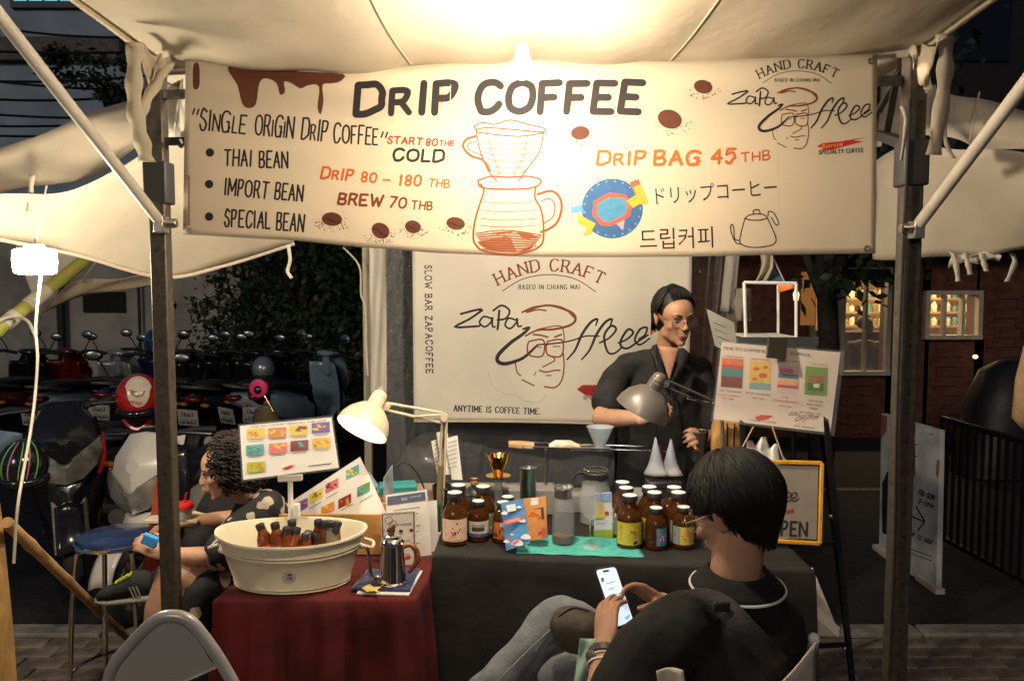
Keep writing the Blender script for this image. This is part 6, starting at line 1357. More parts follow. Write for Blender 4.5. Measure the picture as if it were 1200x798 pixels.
T(t, S, ink('magenta', 170, 60, 100), lambda m, S: (font_text(m, S, 'LYCHEE', 915, 466, 924, 467.5, 2.4), font_text(m, S, 'STRAWBERRY', 905, 470, 935, 473, 2.6)))
def pkt(m_, pts, c_, nm='printed_picture', h=0): T(t, (lambda x, y, hh_=0: S(x, y, hh_ + h)), c_, lambda m, S: fill(m, S, pts), name=nm)
def para(x0, y0, x1, y1, sk=2, f0=0, f1=1): return [(x0 + (lambda v: -1.5 * v)(f0), lerp(y0, y1, f0)), (x1 - 1.5 * f0, lerp(y0, y1, f0) + sk), (x1 - 1.5 * f1, lerp(y0, y1, f1) + sk), (x0 - 1.5 * f1, lerp(y0, y1, f1))]
pkt(0, para(846, 419, 871, 453), ink('k_orange', 215, 110, 50)); pkt(0, para(846, 419, 871, 453, 2, .35, .62), ink('k_teal', 60, 130, 125), h=.0007); pkt(0, para(846, 419, 871, 453, 2, .62, 1), ink('k_maroon', 115, 35, 30), h=.0007); pkt(0, para(846, 419, 871, 453, 2, .22, .35), ink('k_red', 185, 60, 40), h=.0007)
pkt(0, para(879, 422, 904, 455), ink('k_yellow', 222, 180, 75)); pkt(0, para(879, 422, 904, 455, 2, .78, 1), ink('k_aqua', 120, 165, 165), h=.0007); 
T(t, lambda x, y, h=0: S(x, y, h + .0007), ORG, lambda m, S: [disc(m, S, x, y, r_, r_ * .6, 9) for x, y, r_ in ((886, 432, 4), (894, 440, 5), (897, 430, 3), (884, 444, 3))], name='printed_motif')
pkt(0, para(912, 428, 936, 460), ink('k_pinkish', 215, 185, 185)); pkt(0, para(912, 428, 936, 460, 2, .3, .45), ink('k_teal', 60, 130, 125), h=.0007); pkt(0, para(912, 428, 936, 460, 2, .5, .68), ink('k_peach', 225, 165, 110), h=.0007); pkt(0, para(912, 428, 936, 460, 2, .7, .8), ink('k_red', 185, 60, 40), h=.0007); pkt(0, para(914, 428, 930, 460, 2, .1, .25), ink('k_rose', 205, 110, 150), h=.0007)
pkt(0, para(944, 429, 970, 462), ink('k_green', 110, 150, 50)); pkt(0, para(948, 431, 966, 462, 1, .3, .5), ink('k_rust', 160, 85, 45), h=.0007); pkt(0, para(947, 431, 966, 462, 1, .55, .85), ink('k_leaf', 50, 105, 45), h=.0007); pkt(0, para(954, 431, 961, 462, 0, .6, .75), ink('cream', 225, 215, 200), h=.0012)
T(t, S, RED, lambda m, S: fill(m, S, [(884, 489), (892, 486), (906, 487), (900, 491), (888, 493)]), name='printed_stroke')
T(t, S, INKG, lambda m, S: font_text(m, S, 'SPECIALTY COFFEE', 879, 493, 909, 496, 1.8))
SM_ = lambda x, y, h=0: S(x, y, h)
mark(t, SM_, 939, 489, .155, False, words=False)
q2 = pq4([(899, 394), (922, 396), (920, 420), (897, 418)], [2.9, 2.9, 2.87, 2.87]); cl2 = thing('bulldog_clip', 'wide olive metal clip on the top edge of the large menu', 'clip', q2[3]); part('plate', MB().slab([p + V((0, -.012, 0)) for p in q2], .012), M('olive_steel', (.12, .11, .07), .35, .8), cl2, sm=0, bevel=.003)
# OPEN frame
q = pq4([(893, 544), (959, 546), (957, 632), (893, 628)], [2.72, 2.70, 2.66, 2.68])
t, S = card('open_sign', 'yellow framed board reading OPEN beside the seated man\'s head', 'sign', q, .004, M('board_grey', (.26, .22, .18), .5, var=.1))
fr_m = M('yellow_frame', (.72, .36, .03), .45, var=.15, scale=20)
fq = pq4([(889, 540.5), (963, 542.5), (960.5, 636.5), (888, 632.5)], [2.72, 2.70, 2.66, 2.68])
for i in range(4): part('frame_bar', MB().beam(fq[i] + (fq[(i + 3) % 4] - fq[i]).normalized() * 0, fq[(i + 1) % 4], .012, .016, up=(0, -1, .01)), fr_m, t, bevel=.002)
T(t, S, INK, lambda m, S: (strokes_text(m, S, 'OPEN', 903, 626, 945, 628, 16, 2.6, gap=.34), strokes_text(m, S, 'CRAFT', 899, 551, 913, 560, 4, .8, gap=.4, serif=True), [stroke(m, S, [(p.x, p.y) for p in smooth([V((920 + k * 7 + a, 582 + b, 0)) for a, b in ((0, 2), (5, 0), (7, -4), (3, -5), (0, 1), (3, 5), (9, 2))], 4)], 1.3) for k in range(2)]))
T(t, S, ink('brick_red', 150, 60, 45), lambda m, S: fill(m, S, [(919, 598), (930, 596), (930, 600), (921, 601)]), name='printed_stroke')
a = P(900, 632, 2.74); b_ = P(942, 661, 2.70)
solo('wooden_block', 'plain pale wooden box under the OPEN board', 'box', MB().box(((a.x + b_.x) / 2, 2.80, (a.z + .79) / 2), (b_.x - a.x + .02, .14, a.z - .79)), M('pine', (.48, .28, .10), .55, var=.2), bevel=.003)
# kraft bag left of the rack, coffee bags
kraft = M('kraft_bag', (.50, .26, .08), .7, var=.2, bump=.3, bscale=20)
c = P(854, 515, 2.98); t = thing('kraft_bag', 'orange brown paper bag with drawn black cords behind the seated man', 'bag', V((c.x, 2.98, ztop)))
m = MB(); m.loft([(V((c.x, 3.0, ztop)), .055, .035), (V((c.x, 3.0, P(854, 500, 3).z)), .058, .035), (V((c.x, 3.0, P(854, 492, 3).z)), .055, .012)], 16, 6, ax=2); part('bag', m, kraft, t)
for dx in (-.012, .016): part('cord', MB().tube([V((c.x + dx, 2.962, P(854, 494, 3).z)), V((c.x + dx * .8, 2.96, P(854, 545, 3).z))], .003, 6), black_pl, t)
silver = M('foil_bag', (.62, .60, .55), .35, .4, bump=.5, bscale=25)
for i, (x0, x1, yt, yb, Y, lab) in enumerate(((872, 888, 516, 545, 2.93, 'grey white coffee bag, left of the row behind the seated man\'s head'), (886, 903, 512, 548, 2.9, 'grey white coffee bag with a peaked top in the middle of the row'), (901, 914, 520, 550, 2.88, 'slim cream coffee bag at the right of the row'))):
    a, b_ = P(x0, yt, Y), P(x1, yb, Y); m = MB(); cx = (a.x + b_.x) / 2; hw = (b_.x - a.x) / 2
    m.loft([(V((cx, Y, ztop)), hw, .025), (V((cx, Y, b_.z + .02)), hw * 1.05, .03), (V((cx - .005, Y, (a.z + b_.z) / 2 + .02)), hw * .9, .018), (V((cx + .006 * (i - 1), Y, a.z)), hw * .35, .003)], 14, 3, ax=2)
    solo('coffee_bag', lab, 'bag', m, silver, 'coffee bags behind the seated man')
solo('bag_tag_cord', 'beige cord loop hanging from the menu rack', 'cord', MB().tube([P(883, 500, 2.86), P(868, 528, 2.85)], .003, 6), M('jute', (.45, .33, .18), .9))
solo('bag_tag_cord', 'beige cord with a knot hanging right of the other loop on the rack', 'cord', MB().tube([P(905, 500, 2.86), P(917, 535, 2.84), P(921, 542, 2.84)], [.003, .003, .008], 6), M('jute', (1, 1, 1)))
kb_ = M('drip_bag_paper', (.62, .56, .45), .5, var=.2, bump=.3, bscale=30)
for i, (pts, Ys, lab) in enumerate((([(946, 672), (953, 665), (957, 700), (947, 704)], (2.6, 2.62, 2.6, 2.58), 'narrow cream packet tip showing above the man\'s shoulder'), ([(951, 668), (955, 672), (985, 745), (954, 745)], (2.66, 2.66, 2.6, 2.6), 'cream kraft drip packet leaning in the rack tray'), ([(944, 712), (954, 705), (984, 735), (982, 746)], (2.62, 2.62, 2.58, 2.58), 'clear sleeved white packet leaning in front in the rack tray'))):
    q = pq4(pts, Ys); card('drip_packet', lab, 'packet', q, .006, kb_ if i < 2 else pap, 'drip packets in the rack tray')
# small display frame of white tube, with orange pennant
df = thing('display_frame', 'open frame of thin white tube standing behind the large menu', 'frame', P(900, 398, 3.3))
glw = M('white_tube_glow', (.85, .82, .80), .35, var=.03, emit=.05, ecol=(1, .85, .78))  # faint glow put into the tube paint; the frame is no lamp
A = [P(872, 331, 3.28), P(933, 332, 3.28), P(933, 396, 3.28), P(874, 396, 3.28)]; B = [P(872 + 2, 333, 3.55), P(912, 335, 3.55), P(912, 394, 3.55), P(874, 394, 3.55)]
for i, (p, q_) in enumerate(((A[0], A[1]), (A[1], A[2]), (A[3], A[0]), (B[1], B[2]))): part('tube', MB().tube([p, q_], .0065, 8), glw, df)
part('tube', MB().tube([A[1], B[1]], .006, 8), glw, df); part('stand', MB().tube([A[3], V((A[3].x, A[3].y, 0))], .01, 8), blk, df); part('stand', MB().tube([A[2], V((A[2].x, A[2].y, 0))], .01, 8), blk, df); part('shelf', MB().slab([A[3] + V((0, -.05, 0)), A[2] + V((0, -.05, 0)), A[2] + V((0, .25, 0)), A[3] + V((0, .25, 0))], .006), pap, df)
part('pennant', MB().add([P(912, 334, 3.4), P(930, 334, 3.3), P(930, 338, 3.3), P(912, 343, 3.4)], [(0, 1, 2, 3)]), M('orange_cloth_glow', (.75, .18, .04), .8, emit=.25), df, solid=.002)  # pennant cloth glows a little, light put into its colour
solo('grey_bag', 'grey plastic sheet bag hanging left of the white tube frame', 'bag', MB().grid(lambda u, v: P(lerp(lerp(858, 862, v), 880, u), lerp(338, 376, v), 3.4 + .03 * math.sin(u * 6 + v * 3)), 8, 8), M('grey_film', (.22, .19, .16), .3, alpha=.9), solid=.002, sm=180)
q = pq4([(828, 362), (860, 378), (866, 420), (838, 405)], [3.1, 3.1, 3.05, 3.05]); t, S = card('menu_card', 'curled translucent price sheet glowing behind the large menu', 'menu', q, .001, M('lit_sheet', (.6, .58, .5), .3, transl=.4)); T(t, S, INKG, lambda m, S: [stroke(m, S, [(836 + i * 2, 378 + i * 8), (850 + i * 2, 384 + i * 8)], .7) for i in range(4)], name='printed_caption')
solo('blue_tent_peak', 'small pale blue tent peak seen above the white tube frame', 'canopy', MB().rings([[P(893, 331, 3.9), P(919, 331, 3.9), P(919, 331, 4.2), P(893, 331, 4.2)], [P(902, 306, 4.05)] * 4]), M('blue_tarp', (.12, .22, .30), .6), sm=0)
solo('guy_line', 'thin guy line slanting down to the white tube frame', 'cord', MB().tube([P(903, 296, 3.9), P(919, 330, 3.9)], .004, 6), rope)

# ================================================================== foreground: folding chair, ochre table, bamboo
fc = thing('folding_chair', 'grey metal folding chair seen from behind at the lower left', 'chair', V((P(205, 900, 1.62).x, 1.7, 0)))
Yc = 1.60; grey_p = M('grey_enamel', (.50, .49, .46), .32, .2, var=.08, coat=.3, scale=9)
outl = [(118, 840), (131, 785), (150, 758), (180, 728), (202, 721), (222, 727), (242, 750), (262, 780), (290, 830), (300, 850)]
part('back_tube', MB().tube([P(x, y, Yc) for x, y in outl], .0125, 14, sm=6), grey_p, fc)
inner = smooth([V((*p, 0)) for p in [(128, 805), (136, 783), (152, 762), (182, 732), (202, 726), (220, 732), (238, 752), (252, 775), (257, 781), (215, 800), (205, 808), (150, 815)]], 5, True)
m = MB(); m.rings([[P(p.x, p.y, Yc + .004 + .0) for p in inner], [P(200 + (p.x - 200) * .90, 770 + (p.y - 770) * .90, Yc - .006) for p in inner]]); m2 = MB()
m.rings([[P(p.x, p.y, Yc + .004) for p in inner], [P(p.x, p.y, Yc + .008) for p in inner]]); part('back_panel', m, grey_p, fc, sm=30)
sx = P(205, 800, Yc).x
part('seat', MB().loft([(V((sx, Yc + .05, .44)), .19, .012), (V((sx, Yc + .25, .45)), .2, .014), (V((sx, Yc + .42, .45)), .19, .012)], 20, 5) if 0 else MB().box((sx, Yc + .24, .45), (.38, .38, .02)), grey_p, fc, bevel=.008)
for x in (-.19, .19):
    part('leg', MB().tube([(sx + x, Yc, .72), (sx + x, Yc + .12, .40), (sx + x, Yc + .42, .01)], .011, 10), grey_p, fc); part('leg', MB().tube([(sx + x * .9, Yc + .38, .44), (sx + x * .9, Yc - .04, .01)], .011, 10), grey_p, fc)
part('stretcher', MB().tube([(sx - .17, Yc + .0, .12), (sx + .17, Yc + .0, .12)], .008, 8), grey_p, fc)
ochre = M('ochre_cloth', (.42, .25, .08), .85, var=.25, bump=.3, bscale=25)
c0 = P(-4, 584, 2.3)
drape_table('cloth_table', 'table under an ochre cloth cut off by the left edge', [V((c0.x - .7, 1.98, c0.z)), V((c0.x - .0, 1.98, c0.z)), V((c0.x - .0, 2.3, c0.z)), V((c0.x - .7, 2.3, c0.z))], c0.z, ochre, amp=.012, nfold=34, seed=3)
bm = thing('bamboo_pole', 'dry bamboo pole leaning across the pavement at the lower left', 'pole', V((P(150, 748, 2.75).x, 2.75, 0)))
p0, p1 = P(8, 612, 2.25), P(160, 758, 3.0); nodes = []; rads = []
p1 = PZ(152, 750, .02); 
for i in range(33):
    t_ = i / 32; nodes.append(p0.lerp(p1, t_)); rads.append(.0165 + (.003 if i % 8 == 4 else 0))
part('culm', MB().tube(nodes, rads, 14), bamboo_t, bm)
# red trestle with narrow shelf and cup
tr_ = thing('trestle', 'orange red plastic trestle with a narrow cream shelf between the scooter and the woman', 'trestle', V((P(182, 640, 3.02).x, 3.05, 0)))
redp = M('red_plastic', (.30, .045, .015), .5, var=.2)
part('side_panel', MB().slab([P(182, 566, 3.12), P(205, 566, 3.12), P(214, 700, 3.12), P(164, 700, 3.12)], .02), redp, tr_); part('side_panel', MB().slab([P(182, 566, 3.3), P(205, 566, 3.3), P(214, 690, 3.3), P(164, 690, 3.3)], .02), redp, tr_)
a = P(178, 609, 3.08); part('shelf', MB().box((a.x + .085, 3.12, a.z), (.21, .14, .014)), M('cream_board', (.6, .52, .38), .6), tr_, bevel=.003)
c = P(216, 606, 3.07); c.z = a.z + .008
t = thing('drink_cup', 'takeaway cup with a bright red lid and straw on the cream shelf', 'cup', c)
part('cup', MB().lathe([(.026, 0), (.034, .045), (.033, .045)], c, 20), M('pale_cup', (.55, .5, .4), .4), t); part('lid', MB().lathe([(.037, .044), (.038, .05), (.034, .062), (.03, .066)], c, 22), ink('lid_red', 220, 35, 25), t); part('straw', MB().tube([c + V((0, 0, .06)), c + V((.012, 0, .105))], .003, 6), ink('lid_red', 1, 1, 1), t)
# chrome stool
sc_ = P(138, 632, 3.05); zs = sc_.z
stl = thing('round_stool', 'round chrome legged stool with a dark blue seat in front of the white scooter', 'stool', V((sc_.x, 3.05, 0)))
part('seat', MB().lathe([(.145, 0), (.15, .006), (.145, .022), (.12, .030), (.001, .032)], V((sc_.x, 3.05, zs)), 32), M('navy_vinyl', (.015, .03, .09), .2, coat=.6), stl); part('seat_ring', MB().torus((sc_.x, 3.05, zs), .15, .009, None, 36, 8), chrome, stl)
for k in range(4):
    a = .785 + k * 1.571; ca, sa = math.cos(a), math.sin(a)
    part('leg', MB().tube([(sc_.x + ca * .08, 3.05 + sa * .08, zs - .01), (sc_.x + ca * .13, 3.05 + sa * .13, zs - .02), (sc_.x + ca * .16, 3.05 + sa * .16, zs - .10), (sc_.x + ca * .20, 3.05 + sa * .20, .01)], .010, 10, sm=4), chrome, stl)
part('foot_ring', MB().torus((sc_.x, 3.05, .17), .185, .007, None, 30, 8), chrome, stl)
# hanging lantern on the left
lp = P(41, 307, 2.55); t = thing('lantern', 'glowing drum shaped lamp hanging under the left canopy with its cord running down', 'lamp', lp - V((0, 0, .04)))
part('lamp_drum', MB().lathe([(.045, -.040), (.06, -.034), (.063, 0), (.062, .034), (.05, .040)], lp, 30), M('lantern_glow', (1, .95, .82), .3, emit=170, ecol=(1, .88, .66)), t)
part('cap', MB().lathe([(.03, .040), (.028, .055), (.001, .056)], lp, 20), pvc, t)
part('cord', MB().tube([lp + V((.018, 0, -.04)), P(42, 380, 2.53), P(44, 420, 2.5), P(41, 465, 2.46), P(35, 510, 2.4), P(26, 560, 2.32), P(20, 600, 2.25), P(16, 660, 2.2)], .0042, 6, sm=6), rope, t)
part('hanger', MB().tube([lp + V((0, 0, .05)), lp + V((.0, .08, .25))], .003, 6), rope, t)
# brown hanging thing at right edge
m = MB(); c = P(1216, 445, 2.4); m.loft([(c + V((0, 0, -.16)), .03, .03), (c + V((0, 0, -.12)), .065, .06), (c + V((0, 0, 0)), .06, .055), (c + V((.0, 0, .10)), .04, .04), (c + V((0, 0, .16)), .015, .015)], 20, 2, ax=2); t = thing('woven_bag', 'tan woven bag hanging at the right edge', 'bag', c + V((0, 0, -.16))); part('bag', m, M('tan_weave', (.24, .16, .08), .8, bump=.5, bscale=120), t, sm=180); part('strap', MB().tube([c + V((0, 0, .15)), c + V((.03, 0, .5)), c + V((.05, 0, .95))], .006, 6), M('jute', (1, 1, 1)), t)
# ================================================================== neighbouring canopies
def sheet(name, parent, top, bot, mat, nu=30, nv=8, sag=.02, solid=.003, fr=12):
    """top / bot: lists of (px, py, Y); real cloth strung between them"""
    def at(lst, u):
        f = u * (len(lst) - 1); i = min(int(f), len(lst) - 2); t = f - i
        a, b_ = lst[i], lst[i + 1]; return V([lerp(a[k], b_[k], t) for k in range(3)])
    ts, bs = smooth([V(p) for p in top], 6), smooth([V(p) for p in bot], 6)
    def fn(u, v):
        a, b_ = at(ts, u), at(bs, u); q = a.lerp(b_, v); p = P(q.x, q.y, q.z)
        p.z += -sag * math.sin(math.pi * v) + .008 * math.sin(u * fr + v * 4); p.y += .02 * math.sin(u * fr * .7 - v * 5); return p
    return part(name, MB().grid(fn, nu, nv), mat, parent, solid=solid, sm=180)
nc = thing('market_tent', 'neighbouring stall canopy of beige canvas sloping down at the left', 'canopy', P(100, 300, 3.2))
sheet('roof_panel', nc, [(-160, 236, 2.6), (0, 228, 2.9), (80, 222, 3.0), (150, 196, 3.1), (230, 150, 3.2), (345, 180, 3.6)], [(-160, 262, 2.6), (0, 281, 3.0), (90, 299, 3.2), (190, 325, 3.5), (262, 312, 3.6), (345, 286, 3.8)], canvas, 40, 12, .03)
sheet('valance', nc, [(-160, 235, 2.9), (0, 172, 3.1), (75, 148, 3.2), (150, 120, 3.3), (212, 92, 3.4)], [(-160, 262, 2.85), (0, 226, 3.05), (60, 219, 3.1), (110, 203, 3.15), (160, 172, 3.2), (212, 150, 3.25)], canvas_dk, 36, 6, .01)
ribbon([P(38, 205, 3.0), P(36, 225, 2.98), P(34, 248, 2.97)], .02, canvas_dk, nc, 'tie')
pt = smooth([P(0, 281, 2.98), P(90, 299, 3.18), P(190, 325, 3.48), P(262, 312, 3.58), P(345, 286, 3.78)], 6)
part('seam', MB().tube([p + V((0, -.004, 0)) for p in pt], .008, 6), canvas, nc)
part('tent_pole', MB().tube([V((P(345, 286, 3.9).x + .35, 3.95, 2.1)), V((P(345, 286, 3.9).x + .35, 3.95, 1.2))], .015, 8), steel_d, nc) if 0 else None
l2 = thing('market_tent', 'lower canopy flap of a further stall left of the tent post', 'canopy', P(120, 345, 4.4))
sheet('flap', l2, [(88, 330, 4.1), (130, 326, 4.2), (188, 321, 4.4), (250, 316, 4.6)], [(52, 362, 4.1), (100, 348, 4.2), (186, 330, 4.4), (250, 318, 4.6)], canvas_dk, 24, 5, .0)
sheet('roof_panel', l2, [(18, 284, 4.1), (50, 286, 4.1), (95, 298, 4.1)], [(46, 372, 4.2), (55, 365, 4.2), (66, 350, 4.2)], vinyl2, 14, 10, .0)
rc = thing('market_tent', 'neighbouring stall canopy of beige canvas sloping down at the right', 'canopy', P(1130, 300, 3.3))
sheet('roof_panel', rc, [(1025, 190, 3.7), (1075, 168, 3.4), (1130, 176, 3.2), (1200, 180, 3.0), (1330, 185, 2.7)], [(1025, 302, 3.7), (1075, 304, 3.5), (1130, 300, 3.4), (1200, 293, 3.2), (1330, 280, 2.9)], canvas, 36, 12, .03)
sheet('valance', rc, [(1030, 60, 3.7), (1075, 84, 3.5), (1110, 108, 3.4), (1150, 120, 3.3), (1210, 132, 3.2), (1330, 150, 3.0)], [(1030, 170, 3.6), (1075, 160, 3.4), (1120, 166, 3.25), (1150, 172, 3.2), (1210, 176, 3.1), (1330, 184, 2.9)], canvas_dk, 36, 6, .01)
for i in range(2): part('seam', MB().tube([P(1148 - i * 52, 108 + i * -8, 3.26 + i * .1), P(1136 - i * 46, 166 - i * 6, 3.2 + i * .1)], .004, 6), canvas_dk, rc)
for x, l_ in ((1117, 330), (1131, 322), (1150, 318), (1186, 330)): ribbon([P(x, 297, 3.3), P(x + 3, 308, 3.29), P(x + (6 if x < 1180 else -6), l_, 3.28)], .022, rope, rc, 'tie')
sheet('scalloped_edge', rc, [(1112, 296, 3.35), (1140, 298, 3.33), (1172, 294, 3.3)], [(1114, 312, 3.35), (1140, 308, 3.33), (1170, 306, 3.3)], vinyl2, 16, 3, 0)

# green bamboo stay under the left canopy
gbm = thing('bamboo_pole', 'green bamboo pole tied with string slanting up under the left canopy', 'pole', P(-40, 420, 3.3))
A_, B_ = P(-60, 432, 3.3), P(108, 298, 3.9); ns = [A_.lerp(B_, i / 40) for i in range(41)]
part('culm', MB().tube(ns, [.030 + (.004 if i % 9 == 3 else 0) for i in range(41)], 14), bamboo_g, gbm)
for t_, w_ in ((.58, .12), (.40, .05), (.37, .04)):
    c = A_.lerp(B_, t_); d = (B_ - A_).normalized(); part('binding', MB().tube([c - d * w_ * .5, c, c + d * w_ * .5], .034, 12), rope, gbm)
part('string_end', MB().tube([P(24, 372, 3.5), P(34, 378, 3.45), P(42, 396, 3.42)], .007, 6, sm=4), rope, gbm); part('string_end', MB().tube([P(24, 370, 3.5), P(8, 372, 3.45), P(-8, 380, 3.42)], .007, 6, sm=4), rope, gbm)
solo('guy_line', 'taut white line from the left canopy corner to the flap', 'cord', MB().tube([P(112, 307, 3.6), P(97, 330, 4.0)], .006, 6), rope)

# ================================================================== building at the left, wall, wires and creepers
bl_ = thing('building', 'blue grey building behind the left stalls with a lit curtained window at the top', 'building', V((-7, 11, -.1)))
a, b_ = P(-420, 0, 11), P(232, 0, 11)
W_ = b_.x - a.x; part('wall', MB().box(((a.x + b_.x) / 2, 11.2, 4.2), (W_, .4, 8.8)), wall_bl, bl_)
q0, q1 = P(18, 6, 10.98), P(88, -60, 10.98); part('window_frame', MB().box(((q0.x + q1.x) / 2, 10.98, (q0.z + q1.z) / 2), (abs(q1.x - q0.x) + .1, .08, abs(q1.z - q0.z) + .1)), M('window_frame_dark', (.05, .05, .06), .5), bl_)
wf = bl_
for k in range(4):
    x0_, x1_ = lerp(q0.x, q1.x, k / 4) + .015, lerp(q0.x, q1.x, (k + 1) / 4) - .015
    m = MB().grid(lambda u, v: V((lerp(x0_, x1_, u), 10.92 + .012 * math.sin(u * 25), lerp(q0.z + .03, q1.z, v))), 12, 2); part('curtain_pane', m, M('lit_curtain', (.2, .45, .5), .6, emit=.55, ecol=(.25, .62, .78)), bl_, sm=180)
led = P(120, 48, 10.9); part('ledge', MB().box((P(50, 50, 10.9).x, 10.93, P(50, 50, 10.9).z), (P(138, 48, 10.9).x - P(-200, 48, 10.9).x, .2, .62)), M('ledge_brown', (.20, .17, .15), .85), bl_, bevel=.01) if 0 else None
part('ledge', MB().box((P(-30, 57, 10.9).x, 10.94, P(50, 57, 10.9).z), (3.9, .12, .30)), M('ledge_brown', (.17, .15, .14), .85, var=.3), bl_)
lw = thing('wall', 'grey rendered yard wall with a drainpipe and a dark opening behind the motorbikes', 'wall', V((-6, 9, -.1)))
a, b_ = P(-330, 0, 10.0), P(384, 0, 10.0); tz = P(0, 262, 10).z
part('wall_face', MB().box(((a.x + b_.x) / 2, 10.1, (tz - .1) / 2), (b_.x - a.x, .2, tz + .1)), wall_gr, lw)
o0, o1 = P(98, 366, 9.98), P(146, 342, 9.98); part('opening', MB().box(((o0.x + o1.x) / 2, 9.985, (o0.z + o1.z) / 2), (o1.x - o0.x, .03, o1.z - o0.z)), M('void_dark', (.012, .012, .012), .9), lw)
for px in (71, 163): part('drainpipe', MB().tube([V((P(px, 400, 9.9).x, 9.93, 0)), V((P(px, 400, 9.9).x, 9.93, tz))], .05 if px < 100 else .02, 8), M('pipe_dark', (.03, .03, .03), .6), lw)
part('plinth_pipe', MB().tube([P(245, 400, 9.9), P(262, 408, 9.9), P(380, 402, 9.9)], .02, 6), M('pipe_pale', (.25, .24, .22), .6), lw)
rw = random.Random(11)
for i, (y0, y1, sg) in enumerate(((57, 60, 4), (92, 86, 7), (86, 106, 6), (112, 108, 8), (128, 136, 6), (146, 140, 5), (156, 152, 6), (20, 44, 9))):
    solo('overhead_cable', ('%s black overhead cable crossing above the left canopy' % ('topmost', 'second', 'third', 'fourth', 'fifth', 'sixth', 'seventh', 'steepest')[i]), 'cable', MB().tube([P(lerp(-80, 205, t), lerp(y0, y1, t) + sg * math.sin(t * 3.14), 7 + i * .12) for t in [k / 14 for k in range(15)]], .012, 6), black_pl)
def leaves(pts, n, size, seed, spread):
    rr = random.Random(seed); m = MB()
    for i in range(n):
        c = rr.choice(pts) + V([rr.gauss(0, spread) for _ in range(3)]); s_ = size * rr.uniform(.5, 1.4)
        d = V((rr.uniform(-1, 1), rr.uniform(-1, 1), rr.uniform(-1.2, .4))).normalized(); u = d.cross(V((rr.uniform(-1, 1), rr.uniform(-1, 1), rr.uniform(-1, 1)))).normalized()
        m.add([c, c + d * s_ * .5 + u * s_ * .28, c + d * s_, c + d * s_ * .5 - u * s_ * .28], [(0, 1, 2, 3)])
    return m
vt = thing('creeper', 'dark creeper leaves hanging along the overhead cables at the upper left', 'plant', P(100, 80, 7.2))
vp = []
for (x0, y0, x1, y1) in ((60, 62, 160, 78), (60, 88, 118, 92), (118, 96, 162, 108), (118, 108, 140, 122), (60, 60, 75, 72)): vp += [P(lerp(x0, x1, t / 20), lerp(y0, y1, t / 20) + 2.5 * math.sin(t * 2.1), 7.25) for t in range(21)]
tag(part('leaf_cluster', leaves(vp, 900, .065, 4, .035), leafm, vt, sm=0), kind='stuff')
part('stem', MB().tube([P(55, 60, 7.25), P(100, 66, 7.25), P(162, 78, 7.25)], .01, 6), bark, vt)
# trees
def tree(label, x, Y, h0, h1, w_, n, seed, size=.11, group=None, zc=None, trunk=.09, name='tree'):
    rr = random.Random(seed); t = thing(name, label, 'tree', V((x, Y, 0)), group)
    top = V((x, Y, h0 + (h1 - h0) * .6)); part('trunk', MB().tube([(x, Y, -.1), (x + .05, Y, h0 * .5), (x - .04, Y, h0), top], [trunk, trunk * .8, trunk * .6, trunk * .2], 9, sm=3), bark, t)
    cl = []
    for k in range(9):
        a = rr.uniform(0, 6.28); r = rr.uniform(.3, 1) * w_; e = V((x + math.cos(a) * r, Y + math.sin(a) * r * .7, rr.uniform(h0, h1)))
        s_ = V((x, Y, lerp(h0 * .6, h0, rr.random()))); part('limb', MB().tube([s_, s_.lerp(e, .5) + V((0, 0, .1)), e], [trunk * .4, trunk * .25, .008], 6), bark, t)
        cl += [e] + [s_.lerp(e, rr.uniform(.5, 1)) + V([rr.gauss(0, .18) for _ in range(3)]) for _ in range(4)]
    part('crown', leaves(cl, n, size, seed, w_ * .22), leafm, t, sm=0)
    return t
tree('dense dark shrub tree left of the rear tent pole behind the scooters', P(360, 350, 9.3).x, 9.2, 1.3, 3.2, .85, 4200, 3, .10)
tree('sparse dark tree with bare twigs in front of the grey yard wall', P(290, 350, 9.4).x, 9.3, 1.0, 3.0, .65, 1700, 5, .09, trunk=.05)
tree('tall dark tree filling the gap right behind the plastic curtain strip', P(415, 340, 9.6).x, 9.6, 1.0, 3.6, .9, 3600, 8, .11)
tt = tree('street tree with a thick trunk in front of the lit shop', P(966, 350, 7.3).x, 7.3, 2.35, 3.9, 1.1, 3200, 21, .13, trunk=.12)
hang = [P(x, y, 6.9) for x, y in ((945, 322), (940, 335), (975, 318), (985, 328), (992, 340), (980, 335), (990, 322), (948, 345))]; part('drooping_leaves', leaves(hang, 50, .15, 31, .07), leafm, tt, sm=0)
solo('dark_hedge', 'low black hedge mass behind the parked scooters', 'hedge', leaves([V((P(x, 400, 9.1).x, 9.15, z)) for x in range(235, 480, 12) for z in (.3, .6, .9, 1.2, 1.5)], 3600, .10, 9, .13), leafm, sm=0)

# ================================================================== shop building at the right
sb = thing('shop_building', 'dark brick building with a lit shop front and a small lit window at the right', 'building', V((6, 9.5, -.1)))
Yw = 9.4; trim = M('window_trim_white', (.50, .46, .38), .6); glo = M('shop_lamp', (1, .8, .5), .4, emit=48, ecol=(1, .74, .38)); inner = M('shop_interior', (.50, .36, .20), .8, var=.6, scale=2.2)
def at_wall(px, py): return P(px, py, Yw)
